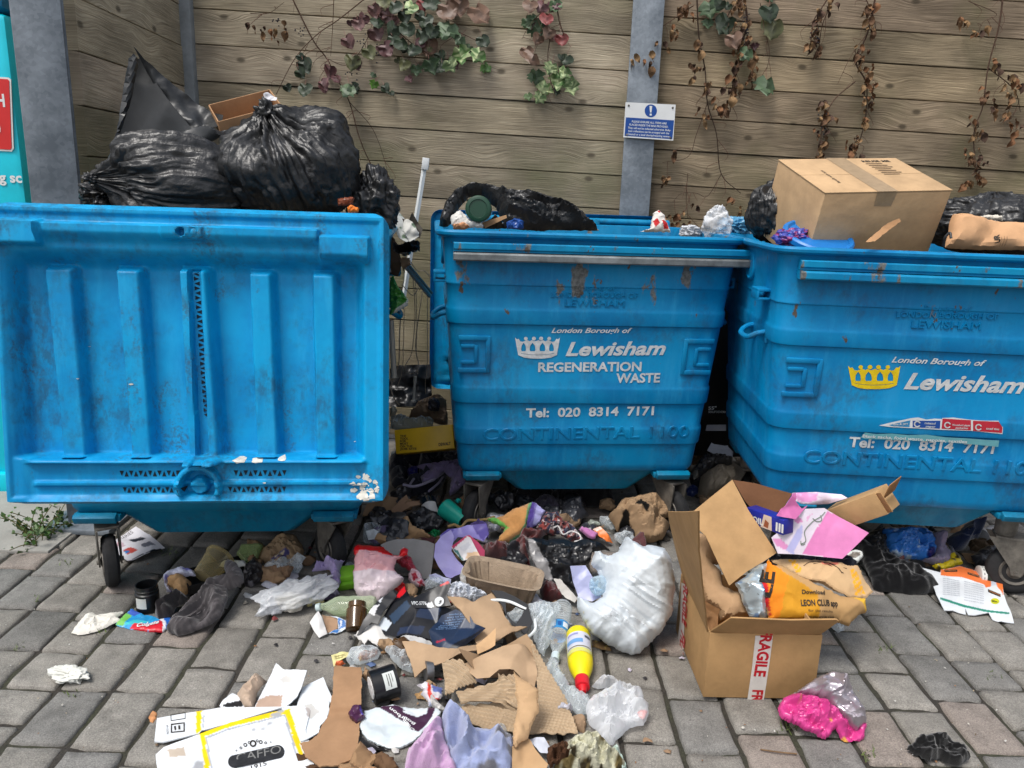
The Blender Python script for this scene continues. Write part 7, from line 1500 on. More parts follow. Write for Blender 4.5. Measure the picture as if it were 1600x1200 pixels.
# kraft strip, white box, white disc
patch('kraft_strip', Q('5', '330,560 420,562 500,562 500,700 485,980 480,1080 440,1150 350,1190 240,1200 150,1130 115,1040 170,1030 230,980 250,920 300,830 320,740 320,660'), KR, C(168, 132, 100), 'long torn strip of brown corrugated cardboard left of the black tape roll', 'cardboard', z=.016, tilt=5, fold=.005, nf=4, jag=.0018, th=.004, cell=.006)
patch('card_scrap', Q('5', '95,1140 140,1125 190,1160 240,1200 190,1215 110,1185'), KR, C(96, 72, 54), 'dark brown torn card end at the bottom of the kraft strip', 'card', z=.006, tilt=12, fold=.006, jag=.002, th=.004)
patch('tan_scrap', Q('5', '440,1120 500,1065 600,1110 610,1150 560,1180 620,1240 480,1240 350,1230 350,1160 420,1150'), KR, C(160, 128, 96), 'heap of torn tan card pieces at the bottom edge of the picture', 'card', z=.012, tilt=22, lump=.02, fold=.010, nf=8, jag=.002, cell=.005)
patch('tan_scrap', Q('5', '590,1120 630,1095 700,1140 730,1200 640,1240 580,1180'), KR, C(110, 84, 62), 'curled dark brown card piece beside the torn tan card pieces', 'card', z=.012, tilt=25, lump=.02, bend=(.01, 40), th=.003)
wx = thing('white_box', 'flattened white box printed with yellow frames and a black oval emblem', 'cardboard box', G(370, 1180))
YEL, GRY = C(240, 206, 20), C(172, 176, 184)
ob, sf = patch('main_panel', Q('J', '808,1080 850,1040 1040,985 1200,940 1490,860 1600,836 1620,850 1590,960 1640,1100 1620,1200 1500,1260 830,1260'), PAP, C(226, 230, 234), None, None, parent=wx, z=.012, tilt=3, fold=.004, nf=4, th=.005, cell=.0045, jag=.0006,
     paint=areas((Q('J', '1040,985 1062,980 1110,1260 1080,1260'), YEL), (Q('J', '1030,985 1060,968 1260,915 1485,862 1500,884 1280,940 1066,1000 1046,1004'), YEL), (Q('J', '1480,862 1510,858 1580,1090 1556,1100'), YEL), (Q('J', '1068,1004 1276,946 1482,890 1486,896 1280,953 1076,1012'), GRY), (Q('J', '1068,1004 1078,1010 1122,1260 1112,1260'), GRY), (Q('J', '1478,890 1488,892 1548,1090 1540,1096'), GRY), (Q('J', '870,1060 960,1050 964,1092 880,1100'), C(190, 176, 160)), (Q('J', '1592,840 1615,838 1620,880 1600,905'), C(180, 172, 168))), spots=[(C(170, 172, 176), 20, .72)])
cap_ = lambda cx, cy, a, b, rot, n=30: [(cx + (np.sign(math.cos(t)) * (a - b) + b * math.cos(t)) * math.cos(rot) - b * math.sin(t) * math.sin(rot), cy + (np.sign(math.cos(t)) * (a - b) + b * math.cos(t)) * math.sin(rot) + b * math.sin(t) * math.cos(rot)) for t in np.linspace(0, 6.283, n, endpoint=False)]
decal(sf, Q('J', ' '.join('%f,%f' % q for q in cap_(1335, 1112, 150, 34, -.24))), 'oval_emblem', mat('emblem_ink', C(26, 26, 28), .6, dirt=(50, .7, 2.6)), ob, .0014, sub=False)
write(sf, 'CAFFO', Q('J', '1232,1142')[0], Q('J', '1466,1090')[0], mat('grey_print', C(120, 120, 118), .6), ob, h=12, off=.002, sub=1)
write(sf, '1915', Q('J', '1310,1176')[0], Q('J', '1390,1152')[0], INK, ob, h=6, off=.0014, sub=1)
for (cx, cy, r_) in ((1318, 1044, 18), (1278, 1052, 10), (1358, 1036, 10), (1298, 1040, 7), (1340, 1030, 7), (1255, 1068, 7), (1384, 1040, 7), (1232, 1082, 4), (1410, 1036, 4)):
    rr_ = [(cx + r_ * math.cos(a), cy + r_ * math.sin(a)) for a in np.linspace(0, 6.28, 13)[:-1]]; r2_ = [(cx + r_ * .55 * math.cos(a), cy + r_ * .55 * math.sin(a)) for a in np.linspace(0, 6.28, 13)[:-1]]
    decal(sf, [Q('J', ' '.join('%f,%f' % q for q in rr_)), Q('J', ' '.join('%f,%f' % q for q in r2_))], 'crest_scroll', INK, ob, .0014, sub=False)
ob, sf = patch('side_flap', Q('J', '804,1030 818,912 1022,870 1160,848 1300,850 1480,858 1260,914 1050,968 1036,985 850,1032'), PAP, C(224, 228, 232), None, None, parent=wx, z=.016, tilt=4, fold=.002, nf=3, th=.004, cell=.0045, paint=areas((Q('J', '1022,868 1050,864 1046,970 1020,985'), YEL), (Q('J', '1055,890 1064,884 1060,955 1053,960'), GRY)))
for o_, i_ in (('890,940 962,930 962,978 890,986', '896,946 956,936 956,973 896,980'), ('888,892 966,878 966,912 890,926', '892,895 963,882 963,909 893,922')): decal(sf, [Q('J', o_), Q('J', i_)], 'handling_mark', INK, ob, .001, sub=False)
for a in ('910,972 906,952 916,950 918,970', '930,968 928,948 938,946 940,966'): decal(sf, Q('J', a), 'handling_mark', INK, ob, .001, sub=False)
write(sf, 'ALTO UP', Q('J', '878,992')[0], Q('J', '876,946')[0], INK, ob, h=2.6, off=.001, sub=1)
ob, sf = patch('torn_flap', Q('J', '1142,835 1160,800 1210,772 1260,800 1285,840 1200,858 1160,858'), PAP, C(222, 226, 230), None, None, parent=wx, z=.022, tilt=14, fold=.003, th=.003, cell=.004, paint=areas((Q('J', '1155,838 1200,828 1260,815 1268,838 1180,858'), C(30, 30, 32))))
patch('torn_paper', Q('J', '1222,765 1300,742 1320,690 1345,662 1385,690 1375,730 1340,770 1320,850 1270,845'), BPAP, C(190, 168, 148), 'crumpled pale tan paper on the top edge of the white box', 'paper', z=.024, tilt=24, lump=.02, fold=.010, nf=8, fine=.004, cell=.0045)
patch('white_card', Q('J', '1322,860 1350,800 1380,740 1440,624 1480,655 1600,664 1570,740 1540,800 1480,866'), PAP, C(222, 226, 230), 'curved white card with a torn brown lower edge standing on the white box', 'card', z=.022, tilt=26, bend=(.012, 120), fold=.003, th=.004, cell=.004, jag=.0008, paint=areas((Q('J', '1322,860 1345,812 1400,785 1470,782 1466,850 1400,870'), C(182, 156, 138)), (Q('J', '1455,700 1490,684 1524,690 1515,715 1470,720'), C(206, 204, 200))))
patch('white_card', Q('5', '85,830 130,690 260,632 320,770 290,800 200,805'), PAP, C(224, 230, 236), 'plain white card piece between the curved white card and the kraft strip', 'card', z=.02, tilt=10, fold=.002, th=.003)
patch('white_card', Q('5', '0,830 110,815 290,780 300,820 285,880 245,930 235,990 150,1040 120,1045 60,920'), PAP, C(222, 228, 232), 'white torn box side under the plain white card piece', 'card', z=.014, tilt=4, fold=.003, jag=.0015, th=.003, paint=areas((Q('5', '140,810 190,800 236,850 180,888 145,870'), C(196, 194, 190))))
ob, sf = patch('biscuit_wrapper', Q('5', '480,950 500,900 520,850 610,828 720,815 860,818 960,825 995,870 960,920 880,985 840,1030 760,1070 690,1082 600,1060 530,1020 500,985'), GLP, C(214, 224, 228), 'big pale biscuit wrapper with a purple printed edge in front of the tape roll', 'wrapper', z=.006, tilt=6, lump=.005, soft=.3, fold=.004, nf=6, cren=.002, cell=.004, paint=areas((Q('5', '600,826 740,822 780,850 850,880 905,870 915,825 965,832 940,900 860,985 838,982 800,960 790,920 700,880 640,855'), C(66, 36, 60)), (Q('5', '750,850 860,820 910,830 900,870 850,882 790,868'), C(216, 222, 226)), (Q('5', '490,815 600,822 602,832 510,850'), C(150, 110, 150))))
write(sf, 'Bourbon', Q('5', '840,925')[0], Q('5', '680,838')[0], WHITE_P, ob, h=4.2, off=.0016, sub=1, bold=.02)
write(sf, 'Cream', Q('5', '836,980')[0], Q('5', '770,895')[0], WHITE_P, ob, h=5, off=.0016, sub=1, bold=.02)
patch('purple_carton', Q('5', '415,850 455,805 500,812 520,880 500,905 470,930 430,895'), GLP, C(72, 30, 66), 'small dark purple carton at the left end of the biscuit wrapper', 'carton', z=.02, tilt=35, lump=.015, soft=.3, fold=.004, paint=areas((Q('5', '490,820 512,842 518,880 500,870'), C(84, 70, 170))))
patch('black_rag', Q('5', '484,990 530,1020 600,1065 690,1090 560,1085 500,1060'), WARE, C(26, 26, 28), 'dark strip of cloth under the lower edge of the biscuit wrapper', 'cloth', z=.004, lump=.006, cell=.006)
patch('towel', Q('5', '760,1240 790,1100 840,1040 900,960 960,905 1000,910 1010,1000 1040,1080 1080,1160 1100,1240'), FLEECE, C(206, 164, 206), 'pink ribbed towel at the bottom of the heap', 'towel', z=.012, tilt=18, lump=.05, fine=.010, fs=9, stretch=(65, .4, 1.8), cell=.005, seed=4)
patch('towel', Q('5', '1000,880 1040,830 1100,850 1150,900 1210,960 1300,970 1440,1000 1450,1100 1440,1240 1080,1240 1060,1140 1020,1040'), FLEECE, C(160, 172, 212), 'pale blue towelling cloth crumpled beside the pink towel', 'towel', z=.012, tilt=18, lump=.055, fine=.018, fs=9, cell=.005, seed=6, spots=[(C(110, 110, 120), 26, .62)])
patch('white_sheet', Q('7', '580,1010 680,1015 720,1060 715,1110 660,1110'), PAP, C(206, 210, 222), 'white paper between the corrugated cardboard and the brown food waste', 'paper', z=.03, tilt=16, fold=.003)
patch('food_waste', Q('7', '790,1090 860,1020 940,1010 1010,1010 1060,1050 1100,1090 1150,1120 1190,1200 1150,1240 830,1240 740,1200'), mat('mouldy_food', None, .85, spec=.2, bump=(70, .9, .006), dirt=(20, .75, 1.1)), C(204, 202, 178), 'pale mouldy lump of food waste at the bottom edge right of the towels', 'food waste', z=.008, tilt=24, lump=.06, fine=.014, fs=24, cell=.0045, spots=[(C(110, 96, 60), 22, .3), (C(60, 52, 36), 40, .55)])
patch('food_waste', Q('7', '710,1080 760,1050 830,1030 870,1090 860,1140 780,1170 720,1200 690,1150'), mat('mouldy_food'), C(86, 58, 40), 'dark brown rotten peelings beside the pale mouldy food waste', 'peelings', z=.03, tilt=30, lump=.03, fine=.012, fs=40, jag=.004, cell=.004)
patch('brown_scrap', Q('7', '860,870 925,865 945,920 940,980 880,960'), BPAP, C(156, 130, 104), 'small torn brown paper right of the corrugated cardboard', 'paper', z=.008, tilt=16, lump=.012, fold=.004)
patch('green_film', Q('7', '1090,1090 1130,1080 1170,1130 1195,1200 1180,1240 1130,1200'), FI, C(186, 206, 196), 'pale green film at the right of the mouldy food waste', 'plastic film', z=.01, tilt=18, lump=.025, fine=.006)

# ---- right: big open carton and what is in it
bx = thing('open_carton', 'big open brown carton sealed with red and white fragile tape, full of rubbish', 'carton', G(1180, 1090))
f0, f1, b0 = G(1098, 1091), G(1270, 1094), G(1052, 985)
for q in (f0, f1, b0): q[2] = .006
ex = f1 - f0; wx_ = np.linalg.norm(ex); ex /= wx_; ey = b0 - f0; ey -= ex * (ey @ ex); dx_ = .37; ey /= np.linalg.norm(ey); ez = np.array([0, 0, 1.]); hx = .235
tl = onpl(*Q('8', '350,1085')[0], f0, ey)    # top of the front left edge
hx = max(.16, min(.3, tl[2])); M3 = Matrix((ex, ey, ez)).transposed(); BXC = C(184, 146, 100); th = .005
def panel(nm, c, d, rot=None, col=BXC): 
    mb = MB(); mb.box(c, d, (M3 @ rot) if rot is not None else M3, bev=.0012, col=col); return mb.build(nm, KR, bx)
panel('front_panel', f0 + ex * wx_ / 2 + ez * hx / 2, (wx_, th, hx)); panel('back_panel', f0 + ex * wx_ / 2 + ey * dx_ + ez * hx / 2, (wx_, th, hx)); panel('side_panel', f0 + ey * dx_ / 2 + ez * hx / 2 + ex * th / 2, (th, dx_ - th, hx)); panel('side_panel', f0 + ex * (wx_ - th / 2) + ey * dx_ / 2 + ez * hx / 2, (th, dx_ - th, hx)); panel('base', f0 + ex * wx_ / 2 + ey * dx_ / 2 + ez * .004, (wx_ - .01, dx_ - .01, th))
def flap(nm, px, o, e1, e2, t_=.0045, col=BXC, jag=0, dirs=None):
    return patch(nm, px, KR, col, None, None, parent=bx, frame=(o, e1, e2), th=t_, fold=.0015, nf=2, cell=.012, jag=jag, floor=.0)
tfl, tfr = f0 + ez * hx, f0 + ex * wx_ + ez * hx
flap('front_flap', Q('8', '352,1085 372,1090 1035,1100 1165,1010 1150,1000 490,985 380,1062'), tfl, ex, np.array(-ey * .55 + ez * .85))
_sfo, _sfs = flap('side_flap', Q('8', '105,315 270,318 350,1080 345,1055 190,740 130,500'), tfl, ey, np.array(-ex * .35 + ez * .95))
flap('back_flap', Q('8', '205,355 498,118 600,310 775,575 590,690 480,780 330,470'), f0 + ey * dx_ * .62 + ez * hx * .85 + ex * .02, ex, np.array(-ey * -.45 + ez * .9), col=C(196, 158, 112))
flap('back_flap', Q('8', '500,120 640,140 870,205 820,290 760,330 620,300 575,250'), f0 + ey * dx_ + ez * hx + ex * .1, ex, np.array(ey * .45 + ez * .9), col=C(120, 84, 60))
TW = mat('white_tape', C(220, 214, 206), .3, spec=.5, bump=(60, .15, .001), dirt=(20, .85, 1.03)); TR = mat('red_tape_print', C(186, 30, 40), .35)
sfx = Surf(f0 - ey * .0032, ex, ez); tpz = lambda s_: Q('8', s_)
lf_ = Surf(f0 - ex * .0012, -ey, ez)
decal(sfx, Q('L', '1358,0 1468,0 1448,150 1412,382 1310,375 1340,170'), 'tape', TW, bx, .0008, sub=False)
decal(sfx, Q('8', '640,1092 750,1092 735,1200 632,1200'), 'tape', TW, bx, .0011, sub=False)
write(sfx, 'FRAGILE', Q('L', '1402,-70')[0], Q('L', '1352,225')[0], TR, bx, h=17, off=.0016, bold=.035)
write(sfx, 'FR', Q('L', '1345,310')[0], Q('L', '1335,385')[0], TR, bx, h=16, off=.0016, bold=.035)
decal(lf_, Q('8', '180,760 215,780 200,1000 195,1180 150,1180 172,1000'), 'tape', TW, bx, .0012, sub=False)
write(lf_, 'FRAGILE', Q('8', '196,745')[0], Q('8', '186,1010')[0], TR, bx, h=6.5, off=.002, bold=.03); write(lf_, 'FRA', Q('8', '182,1055')[0], Q('8', '168,1170')[0], TR, bx, h=6.5, off=.002, bold=.03)
decal(_sfs, Q('8', '120,470 135,480 215,640 300,790 296,826 262,790 190,660'), 'tape', TW, _sfo, .002, sub=False)
top = lambda x, y, k='8': Q(k, '%f,%f' % (x, y))[0]
patch('brown_paper', Q('8', '145,410 180,405 240,450 330,480 420,520 440,600 470,640 380,640 440,690 440,780 500,820 545,830 590,980 420,1000 410,950 330,880 300,770 250,640 190,540 150,480'), BPAP, C(184, 150, 114), 'crumpled brown packing paper inside the left of the big open carton', 'packing paper', z=.12, tilt=42, lump=.05, fold=.016, nf=9, cren=.008, cell=.006, floor=.02)
patch('kraft_fill', Q('8', '300,860 415,930 400,1030 380,1062 350,1060'), KR, C(150, 112, 76), 'brown card standing at the front left inside the big open carton', 'card', z=.12, tilt=55, fold=.004, th=.003, floor=.02)
fo = thing('foil_box', 'dark blue kitchen foil box with a food picture lying in the big open carton', 'box', G(1200, 835, .25))
p_ = [YP(*top(x, y), 2.42) for x, y in ((585, 395), (815, 475), (885, 385), (560, 320))]
ex2 = YP(*top(815, 430), 2.36) - YP(*top(580, 345), 2.50); L2 = np.linalg.norm(ex2); ex2 /= L2; ez2 = np.array([0, 0, 1.]) - ex2 * ex2[2]; ez2 /= np.linalg.norm(ez2); ey2 = np.cross(ez2, ex2); o2 = YP(*top(815, 420), 2.36)
M2 = Matrix((ex2, ey2, ez2)).transposed(); c2 = o2 - ex2 * L2 / 2 + ey2 * .025; mb = MB(); mb.box(c2, (L2, .05, .052), M2, bev=.002, col=C(34, 44, 150)); mb.build('box', GLP, fo)
s2 = Surf(c2 - ex2 * L2 / 2 - ey2 * .0255 - ez2 * .026, ex2, ez2); s3 = Surf(c2 + ex2 * (L2 / 2 + .0005) - ey2 * .025 - ez2 * .026, ey2, ez2)
V, F = fill2d([[(L2 * .42, .002), (L2 * .72, .002), (L2 * .70, .05), (L2 * .5, .05)]]); put(s2, V, F, 'picture', GLP, fo, .0006, C(216, 196, 180)); V, F = fill2d([[(L2 * .5, .008), (L2 * .62, .006), (L2 * .64, .026), (L2 * .54, .034)]]); put(s2, V, F, 'picture', GLP, fo, .001, C(150, 84, 56))
V, F = text2d('FOIL', .03); k_ = .06 / V[:, 0].max(); put(s2, np.c_[L2 * .12 + V[:, 0] * k_, .010 + V[:, 1] * k_, V[:, 2]], F, 'lettering', WHITE_P, fo, .001)
for i in range(3): V, F = fill2d([[(.006 + .012 * i, .008), (.014 + .012 * i, .008), (.014 + .012 * i, .038), (.006 + .012 * i, .038)]]); put(s2, V + np.array([L2 * .78, 0, 0]), F, 'print', WHITE_P, fo, .0008)
pg = thing('gift_bag', 'pink and white paper gift bag with scroll pattern standing in the big open carton', 'gift bag', G(1275, 865, .2))
PK, PKW = C(222, 132, 188), C(232, 222, 236)
ob, sf = patch('front', Q('8', '735,480 880,365 950,300 1075,295 1340,450 1180,612 900,585 780,580'), GLP, PKW, None, None, parent=pg, at=(*top(1000, 600), 2.36), tilt=66, fold=.006, nf=4, cell=.005, th=.002,
     paint=areas((Q('8', '1100,310 1345,450 1180,615 935,585 1020,440'), PK), (Q('8', '735,480 800,490 850,540 830,560 770,530'), C(226, 150, 200)), (Q('8', '870,365 900,340 940,380 900,395'), C(226, 150, 200)), (Q('8', '830,560 900,430 930,400 940,450 880,585'), C(190, 190, 236)), (Q('8', '960,350 1000,330 960,380'), C(232, 176, 214))))
for s_ in ('930,520 960,500 950,440 1000,380 1050,350 1080,320', '1000,360 1030,380 1060,370 1050,340', '925,500 930,525 955,520'):
    P = sf.at([sf.uv(*q) for q in Q('8', s_)], .0012); mb = MB(); mb.tube(P, .0016, 5, C(120, 132, 120)); mb.build('scroll', GLP, pg)
patch('side', Q('8', '790,345 870,205 900,200 890,250 940,300 980,280 880,365'), GLP, C(220, 120, 180), None, None, parent=pg, at=(*top(870, 350), 2.38), tilt=70, yaw=24, fold=.005, nf=4, th=.002, cell=.006)
patch('back', Q('8', '885,200 1020,195 1180,210 1210,232 1110,270 1010,275 930,270 890,245'), GLP, C(232, 214, 230), None, None, parent=pg, at=(*top(1000, 270), 2.46), tilt=68, fold=.006, th=.002, cell=.006, paint=areas((Q('8', '900,198 1024,196 1022,250 935,262 895,235'), C(222, 150, 200))))
lb = thing('long_carton', 'long narrow brown carton with open end sticking out of the big open carton', 'carton', G(1350, 800, .2))
pA, pB = YP(*top(1150, 330), 2.50), YP(*top(1470, 215), 2.36); ex3 = pB - pA; L3 = np.linalg.norm(ex3); ex3 /= L3; ez3 = np.array([0, -.25, 1.]); ez3 -= ex3 * (ez3 @ ex3); ez3 /= np.linalg.norm(ez3); ey3 = np.cross(ez3, ex3); M3b = Matrix((ex3, ey3, ez3)).transposed()
mb = MB(); mb.box((pA + pB) / 2 - np.array([0, 0, .012]), (L3, .085, .078), M3b, bev=.002, col=C(190, 154, 110)); mb.build('box', KR, lb)
mb = MB(); mb.box(pB + ex3 * .028 + ey3 * .0 + ez3 * .018, (.06, .08, .003), M3b @ Matrix.Rotation(R(-35), 3, 'Y'), bev=.001, col=C(160, 116, 76)); mb.build('end_flap', KR, lb)
mb = MB(); mb.box(pB + ex3 * .012 - ey3 * .044 - np.array([0, 0, .012]), (.03, .003, .07), M3b @ Matrix.Rotation(R(-25), 3, 'Z'), bev=.001, col=C(172, 132, 90)); mb.build('end_flap', KR, lb)
patch('receipt_bits', Q('8', '1120,250 1170,215 1215,235 1210,262 1140,290'), PAP, C(200, 190, 190), 'torn printed scrap between the pink gift bag and the long carton', 'paper', z=.28, tilt=50, cren=.004, lump=.01, spots=[(C(60, 60, 70), 50, .3)])
patch('crisp_packet', Q('8', '520,760 580,720 640,670 720,635 735,700 700,760 720,860 735,990 640,1000 600,975 560,850'), FOIL, C(196, 214, 224), 'silver and white crisp packet inside the front of the big open carton', 'packet', z=.17, tilt=50, lump=.03, cren=.010, fold=.008, nf=8, cell=.005, spots=[(C(120, 150, 190), 30, .35)])
patch('navy_cloth', Q('8', '650,665 740,600 900,580 1000,590 1100,590 1190,612 1290,660 1250,690 1000,640 800,620 720,650'), WARE, C(24, 30, 50), 'navy cloth behind the printed brown paper bag in the big open carton', 'cloth', z=.235, tilt=34, lump=.025, fine=.008)
lg = thing('takeaway_bag', 'crumpled brown takeaway paper bag printed orange with black lettering, in the big open carton', 'paper bag', G(1275, 950, .18))
ob, sf = patch('front', Q('8', '645,765 700,740 720,640 735,605 760,640 800,650 870,700 1000,780 1180,850 1350,850 1360,935 1300,960 1240,1030 1165,1012 1150,998 740,990 700,860'), BPAP, C(186, 148, 100), None, None, parent=lg, z=.185, tilt=52, lump=.03, soft=.5, fold=.014, nf=8, cell=.005,
     paint=areas((Q('8', '800,700 880,760 1000,850 1020,1000 740,995 760,880'), C(204, 146, 40)), (Q('8', '700,740 720,610 760,640 830,740 800,860 800,930 780,990 735,990 720,880'), C(236, 140, 36)), (Q('8', '645,765 700,740 722,870 740,965 700,880'), C(200, 36, 44)), (Q('8', '1240,850 1350,850 1358,930 1330,930 1300,880'), C(226, 178, 60))))
write(sf, 'Download', Q('8', '906,842')[0], Q('8', '1040,850')[0], INK, ob, h=6, off=.003, sub=1, bold=.02); write(sf, 'LEON CLUB app', Q('8', '904,915')[0], Q('8', '1128,920')[0], INK, ob, h=9, off=.003, sub=1, bold=.03); write(sf, 'for the results', Q('8', '945,952')[0], Q('8', '1098,958')[0], INK, ob, h=3.5, off=.003, sub=1); write(sf, 'when you are in Club', Q('8', '925,988')[0], Q('8', '1120,990')[0], INK, ob, h=3.5, off=.003, sub=1)
write(sf, 'LE', Q('8', '722,860')[0], Q('8', '752,700')[0], INK, ob, h=18, off=.003, sub=1, bold=.03)
ob, sf = patch('folded_top', Q('8', '745,610 840,600 960,605 1120,640 1230,660 1280,655 1340,740 1395,800 1350,840 1250,850 1140,820 1060,770 960,750 880,690 800,650'), BPAP, C(206, 172, 130), None, None, parent=lg, z=.25, tilt=36, fold=.010, nf=6, lump=.012, cell=.0045, paint=lambda P, cc: np.where((inpoly(P, Q('8', '848,612 890,612 932,690 900,702')) | inpoly(P, Q('8', '1222,684 1262,684 1335,820 1268,834')))[:, None] & ((np.floor(P[:, :1] / 2.6) + np.floor(P[:, 1:2] / 2.6)) % 4 != 0), C(236, 172, 50), np.where(inpoly(P, Q('8', '1040,638 1150,650 1140,668 1050,656'))[:, None], C(214, 120, 100), cc)))
for s_ in ('940,660 985,635 1060,648 1180,720', '1000,650 1060,645 1120,665 1200,690', '1090,648 1140,690 1170,722'):
    P = sf.at([sf.uv(*q) for q in Q('8', s_)], .0015); mb = MB(); mb.tube(P, .0013, 4, C(60, 44, 36)); mb.build('line_drawing', BPAP, lg)
patch('inner_fold', Q('8', '830,670 900,700 980,750 960,775 900,760 850,715'), BPAP, C(150, 110, 70), None, None, parent=lg, z=.235, tilt=40, fold=.006, lump=.012)
patch('white_dish', Q('8', '1175,612 1215,570 1260,556 1305,570 1314,600 1280,640 1215,632'), PL, C(214, 216, 212), 'white plastic handle ring beside the pink gift bag', 'plastic ring', z=.13, tilt=40, lump=.016, soft=.5, cell=.004, paint=areas((Q('8', '1205,605 1240,580 1285,580 1290,600 1250,618'), C(120, 110, 100))))
patch('clear_scrap', Q('8', '1110,1040 1150,1020 1190,1030 1196,1060 1160,1075'), CLR, (1, 1, 1), 'clear crumpled film at the right side of the big open carton', 'plastic film', z=.03, tilt=30, lump=.025, cren=.008)

# ---- right: under and in front of the right bin
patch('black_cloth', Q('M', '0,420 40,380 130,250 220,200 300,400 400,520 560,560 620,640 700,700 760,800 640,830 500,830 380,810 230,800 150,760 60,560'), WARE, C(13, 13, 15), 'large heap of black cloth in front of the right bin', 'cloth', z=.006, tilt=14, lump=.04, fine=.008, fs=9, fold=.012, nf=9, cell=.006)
patch('black_bag', Q('M', '40,420 60,300 150,220 240,210 270,330 260,440 200,500 120,480'), BB, (.01,) * 3, 'glossy black plastic bag under the right bin left of the blue bag', 'rubbish bag', 'black rubbish bags', z=.05, tilt=42, lump=.05, cren=.018, fine=.012, cell=.006)
patch('blue_bag', Q('M', '205,230 300,205 420,215 560,205 680,250 720,330 730,420 680,520 560,500 450,500 370,490 300,450 260,350'), FI, C(50, 116, 196), 'crinkled bright blue and silver plastic bag under the right bin', 'plastic bag', z=.05, tilt=42, lump=.06, cren=.018, fine=.012, fs=16, cell=.005, spots=[(C(170, 190, 206), 22, .30), (C(22, 26, 90), 12, .42)])
patch('lavender_cloth', Q('M', '700,270 760,255 810,290 830,400 855,480 840,530 760,550 700,555 600,520 690,500 740,430'), CLO, C(134, 126, 148), 'greyish lavender cloth right of the blue and silver bag', 'cloth', z=.04, tilt=40, lump=.03, fold=.010, fine=.008, fs=12, stretch=(70, .5, 1.6), cell=.006)
mb = MB(); mb.tube([G(*q, .06) for q in Q('M', '800,290 850,350 890,410 900,450')], .006, 6, C(150, 146, 160)); tag(mb.build('strap', CLO), 'grey strap beside the greyish lavender cloth', 'strap')
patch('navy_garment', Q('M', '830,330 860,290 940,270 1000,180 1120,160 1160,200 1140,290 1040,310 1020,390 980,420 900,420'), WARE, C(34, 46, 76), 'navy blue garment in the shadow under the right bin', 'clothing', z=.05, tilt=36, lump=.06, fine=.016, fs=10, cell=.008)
patch('yellow_bag', Q('M', '695,565 760,540 850,520 850,455 900,450 960,490 990,545 920,560 860,590 760,612'), FI, C(214, 190, 30), 'yellow printed plastic bag behind the flattened orange and white carton', 'plastic bag', z=.025, tilt=28, lump=.025, cren=.008, cell=.0045, spots=[(C(60, 50, 20), 40, .45)])
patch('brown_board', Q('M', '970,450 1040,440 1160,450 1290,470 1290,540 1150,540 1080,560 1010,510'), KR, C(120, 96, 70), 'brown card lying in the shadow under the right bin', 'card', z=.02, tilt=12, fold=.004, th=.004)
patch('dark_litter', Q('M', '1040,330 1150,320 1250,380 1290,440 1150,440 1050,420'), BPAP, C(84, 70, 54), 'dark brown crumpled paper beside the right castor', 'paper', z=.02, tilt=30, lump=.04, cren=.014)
def tub(name, pa, pb, r, label, cat, col, cols):
    t = thing(name, label, cat, pa); Mx, L = axm(pa, pb); mb = MB(); mb.lathe([(0, r * .93), (L * .02, r), (L * .8, r * .99), (L * .82, r * 1.05), (L * .96, r * 1.05), (L, r), (L, r * .9), (L * .94, r * .86), (L * .93, 0)], Mx, 40, col, capt=False); mb.build('body', PL, t)
    for t0, t1, a0, a1, c_ in cols: label_band('label', GLP, (Mx, L), r * 1.0, t0, t1, a0, a1, c_, t)
    return t
tub('plastic_tub', G(1536, 842, .05), G(1556, 836, .06), .045, 'white plastic tub with a red and blue label behind the right castor', 'tub', C(196, 196, 198), ((.1, .7, 0, 360, C(206, 200, 200)), (.3, .42, 0, 360, C(40, 80, 150))))
tub('plastic_tub', G(1528, 899, .042), G(1556, 902, .042), .040, 'white tub with black lettering lying behind the flattened orange and white carton', 'tub', C(220, 220, 216), ((.3, .62, 225, 315, C(30, 40, 30)), (.66, .72, 0, 360, C(60, 60, 60)), (.12, .18, 0, 360, C(120, 120, 120))))
ob, sf = patch('supplement_box', Q('M', '578,578 620,592 775,632 780,600 850,588 960,556 1080,590 1250,660 1330,690 1360,712 1370,830 1400,930 1440,1020 1468,1100 1420,1092 1350,1075 1320,1080 1270,1060 1230,1000 1180,1005 1100,1015 1040,1008 1010,950 1020,1005 950,985 900,965 820,960 780,890 740,830 700,730 640,660'), GLP, C(222, 226, 230), 'flattened orange and white supplement carton lying in front of the right castor', 'carton', z=.008, tilt=8, fold=.003, nf=4, th=.003, cell=.0035,
     paint=areas((Q('M', '775,632 780,600 850,588 960,556 1080,590 1250,660 1330,690 1362,712 1370,850 1345,800 1300,740 1200,770 1195,740 980,672 780,660'), C(236, 122, 62)), (Q('M', '1250,690 1300,700 1310,780 1255,760'), C(200, 206, 220)), (Q('M', '780,852 1000,925 1200,975 1420,1010 1420,1026 1195,992 990,942 780,870'), C(50, 140, 120)), (Q('M', '1195,770 1300,740 1345,800 1400,1005 1195,965'), C(224, 228, 230))))
BK = mat('black_print', C(36, 40, 38), .5)
for s_ in ('812,602 935,598 935,620 815,626', '1032,618 1145,650 1142,674 1032,640', '1222,782 1340,835 1338,862 1222,812'): decal(sf, Q('M', s_), 'name_plate', BK, ob, .001, sub=False)
for a, b in (('822,620', '928,616'), ('1040,636', '1140,666'), ('1230,806', '1334,852')): write(sf, 'VITABIOTICS', Q('M', a)[0], Q('M', b)[0], mat('orange_ink', C(236, 150, 90), .5), ob, h=1.8, off=.0018, sub=0)
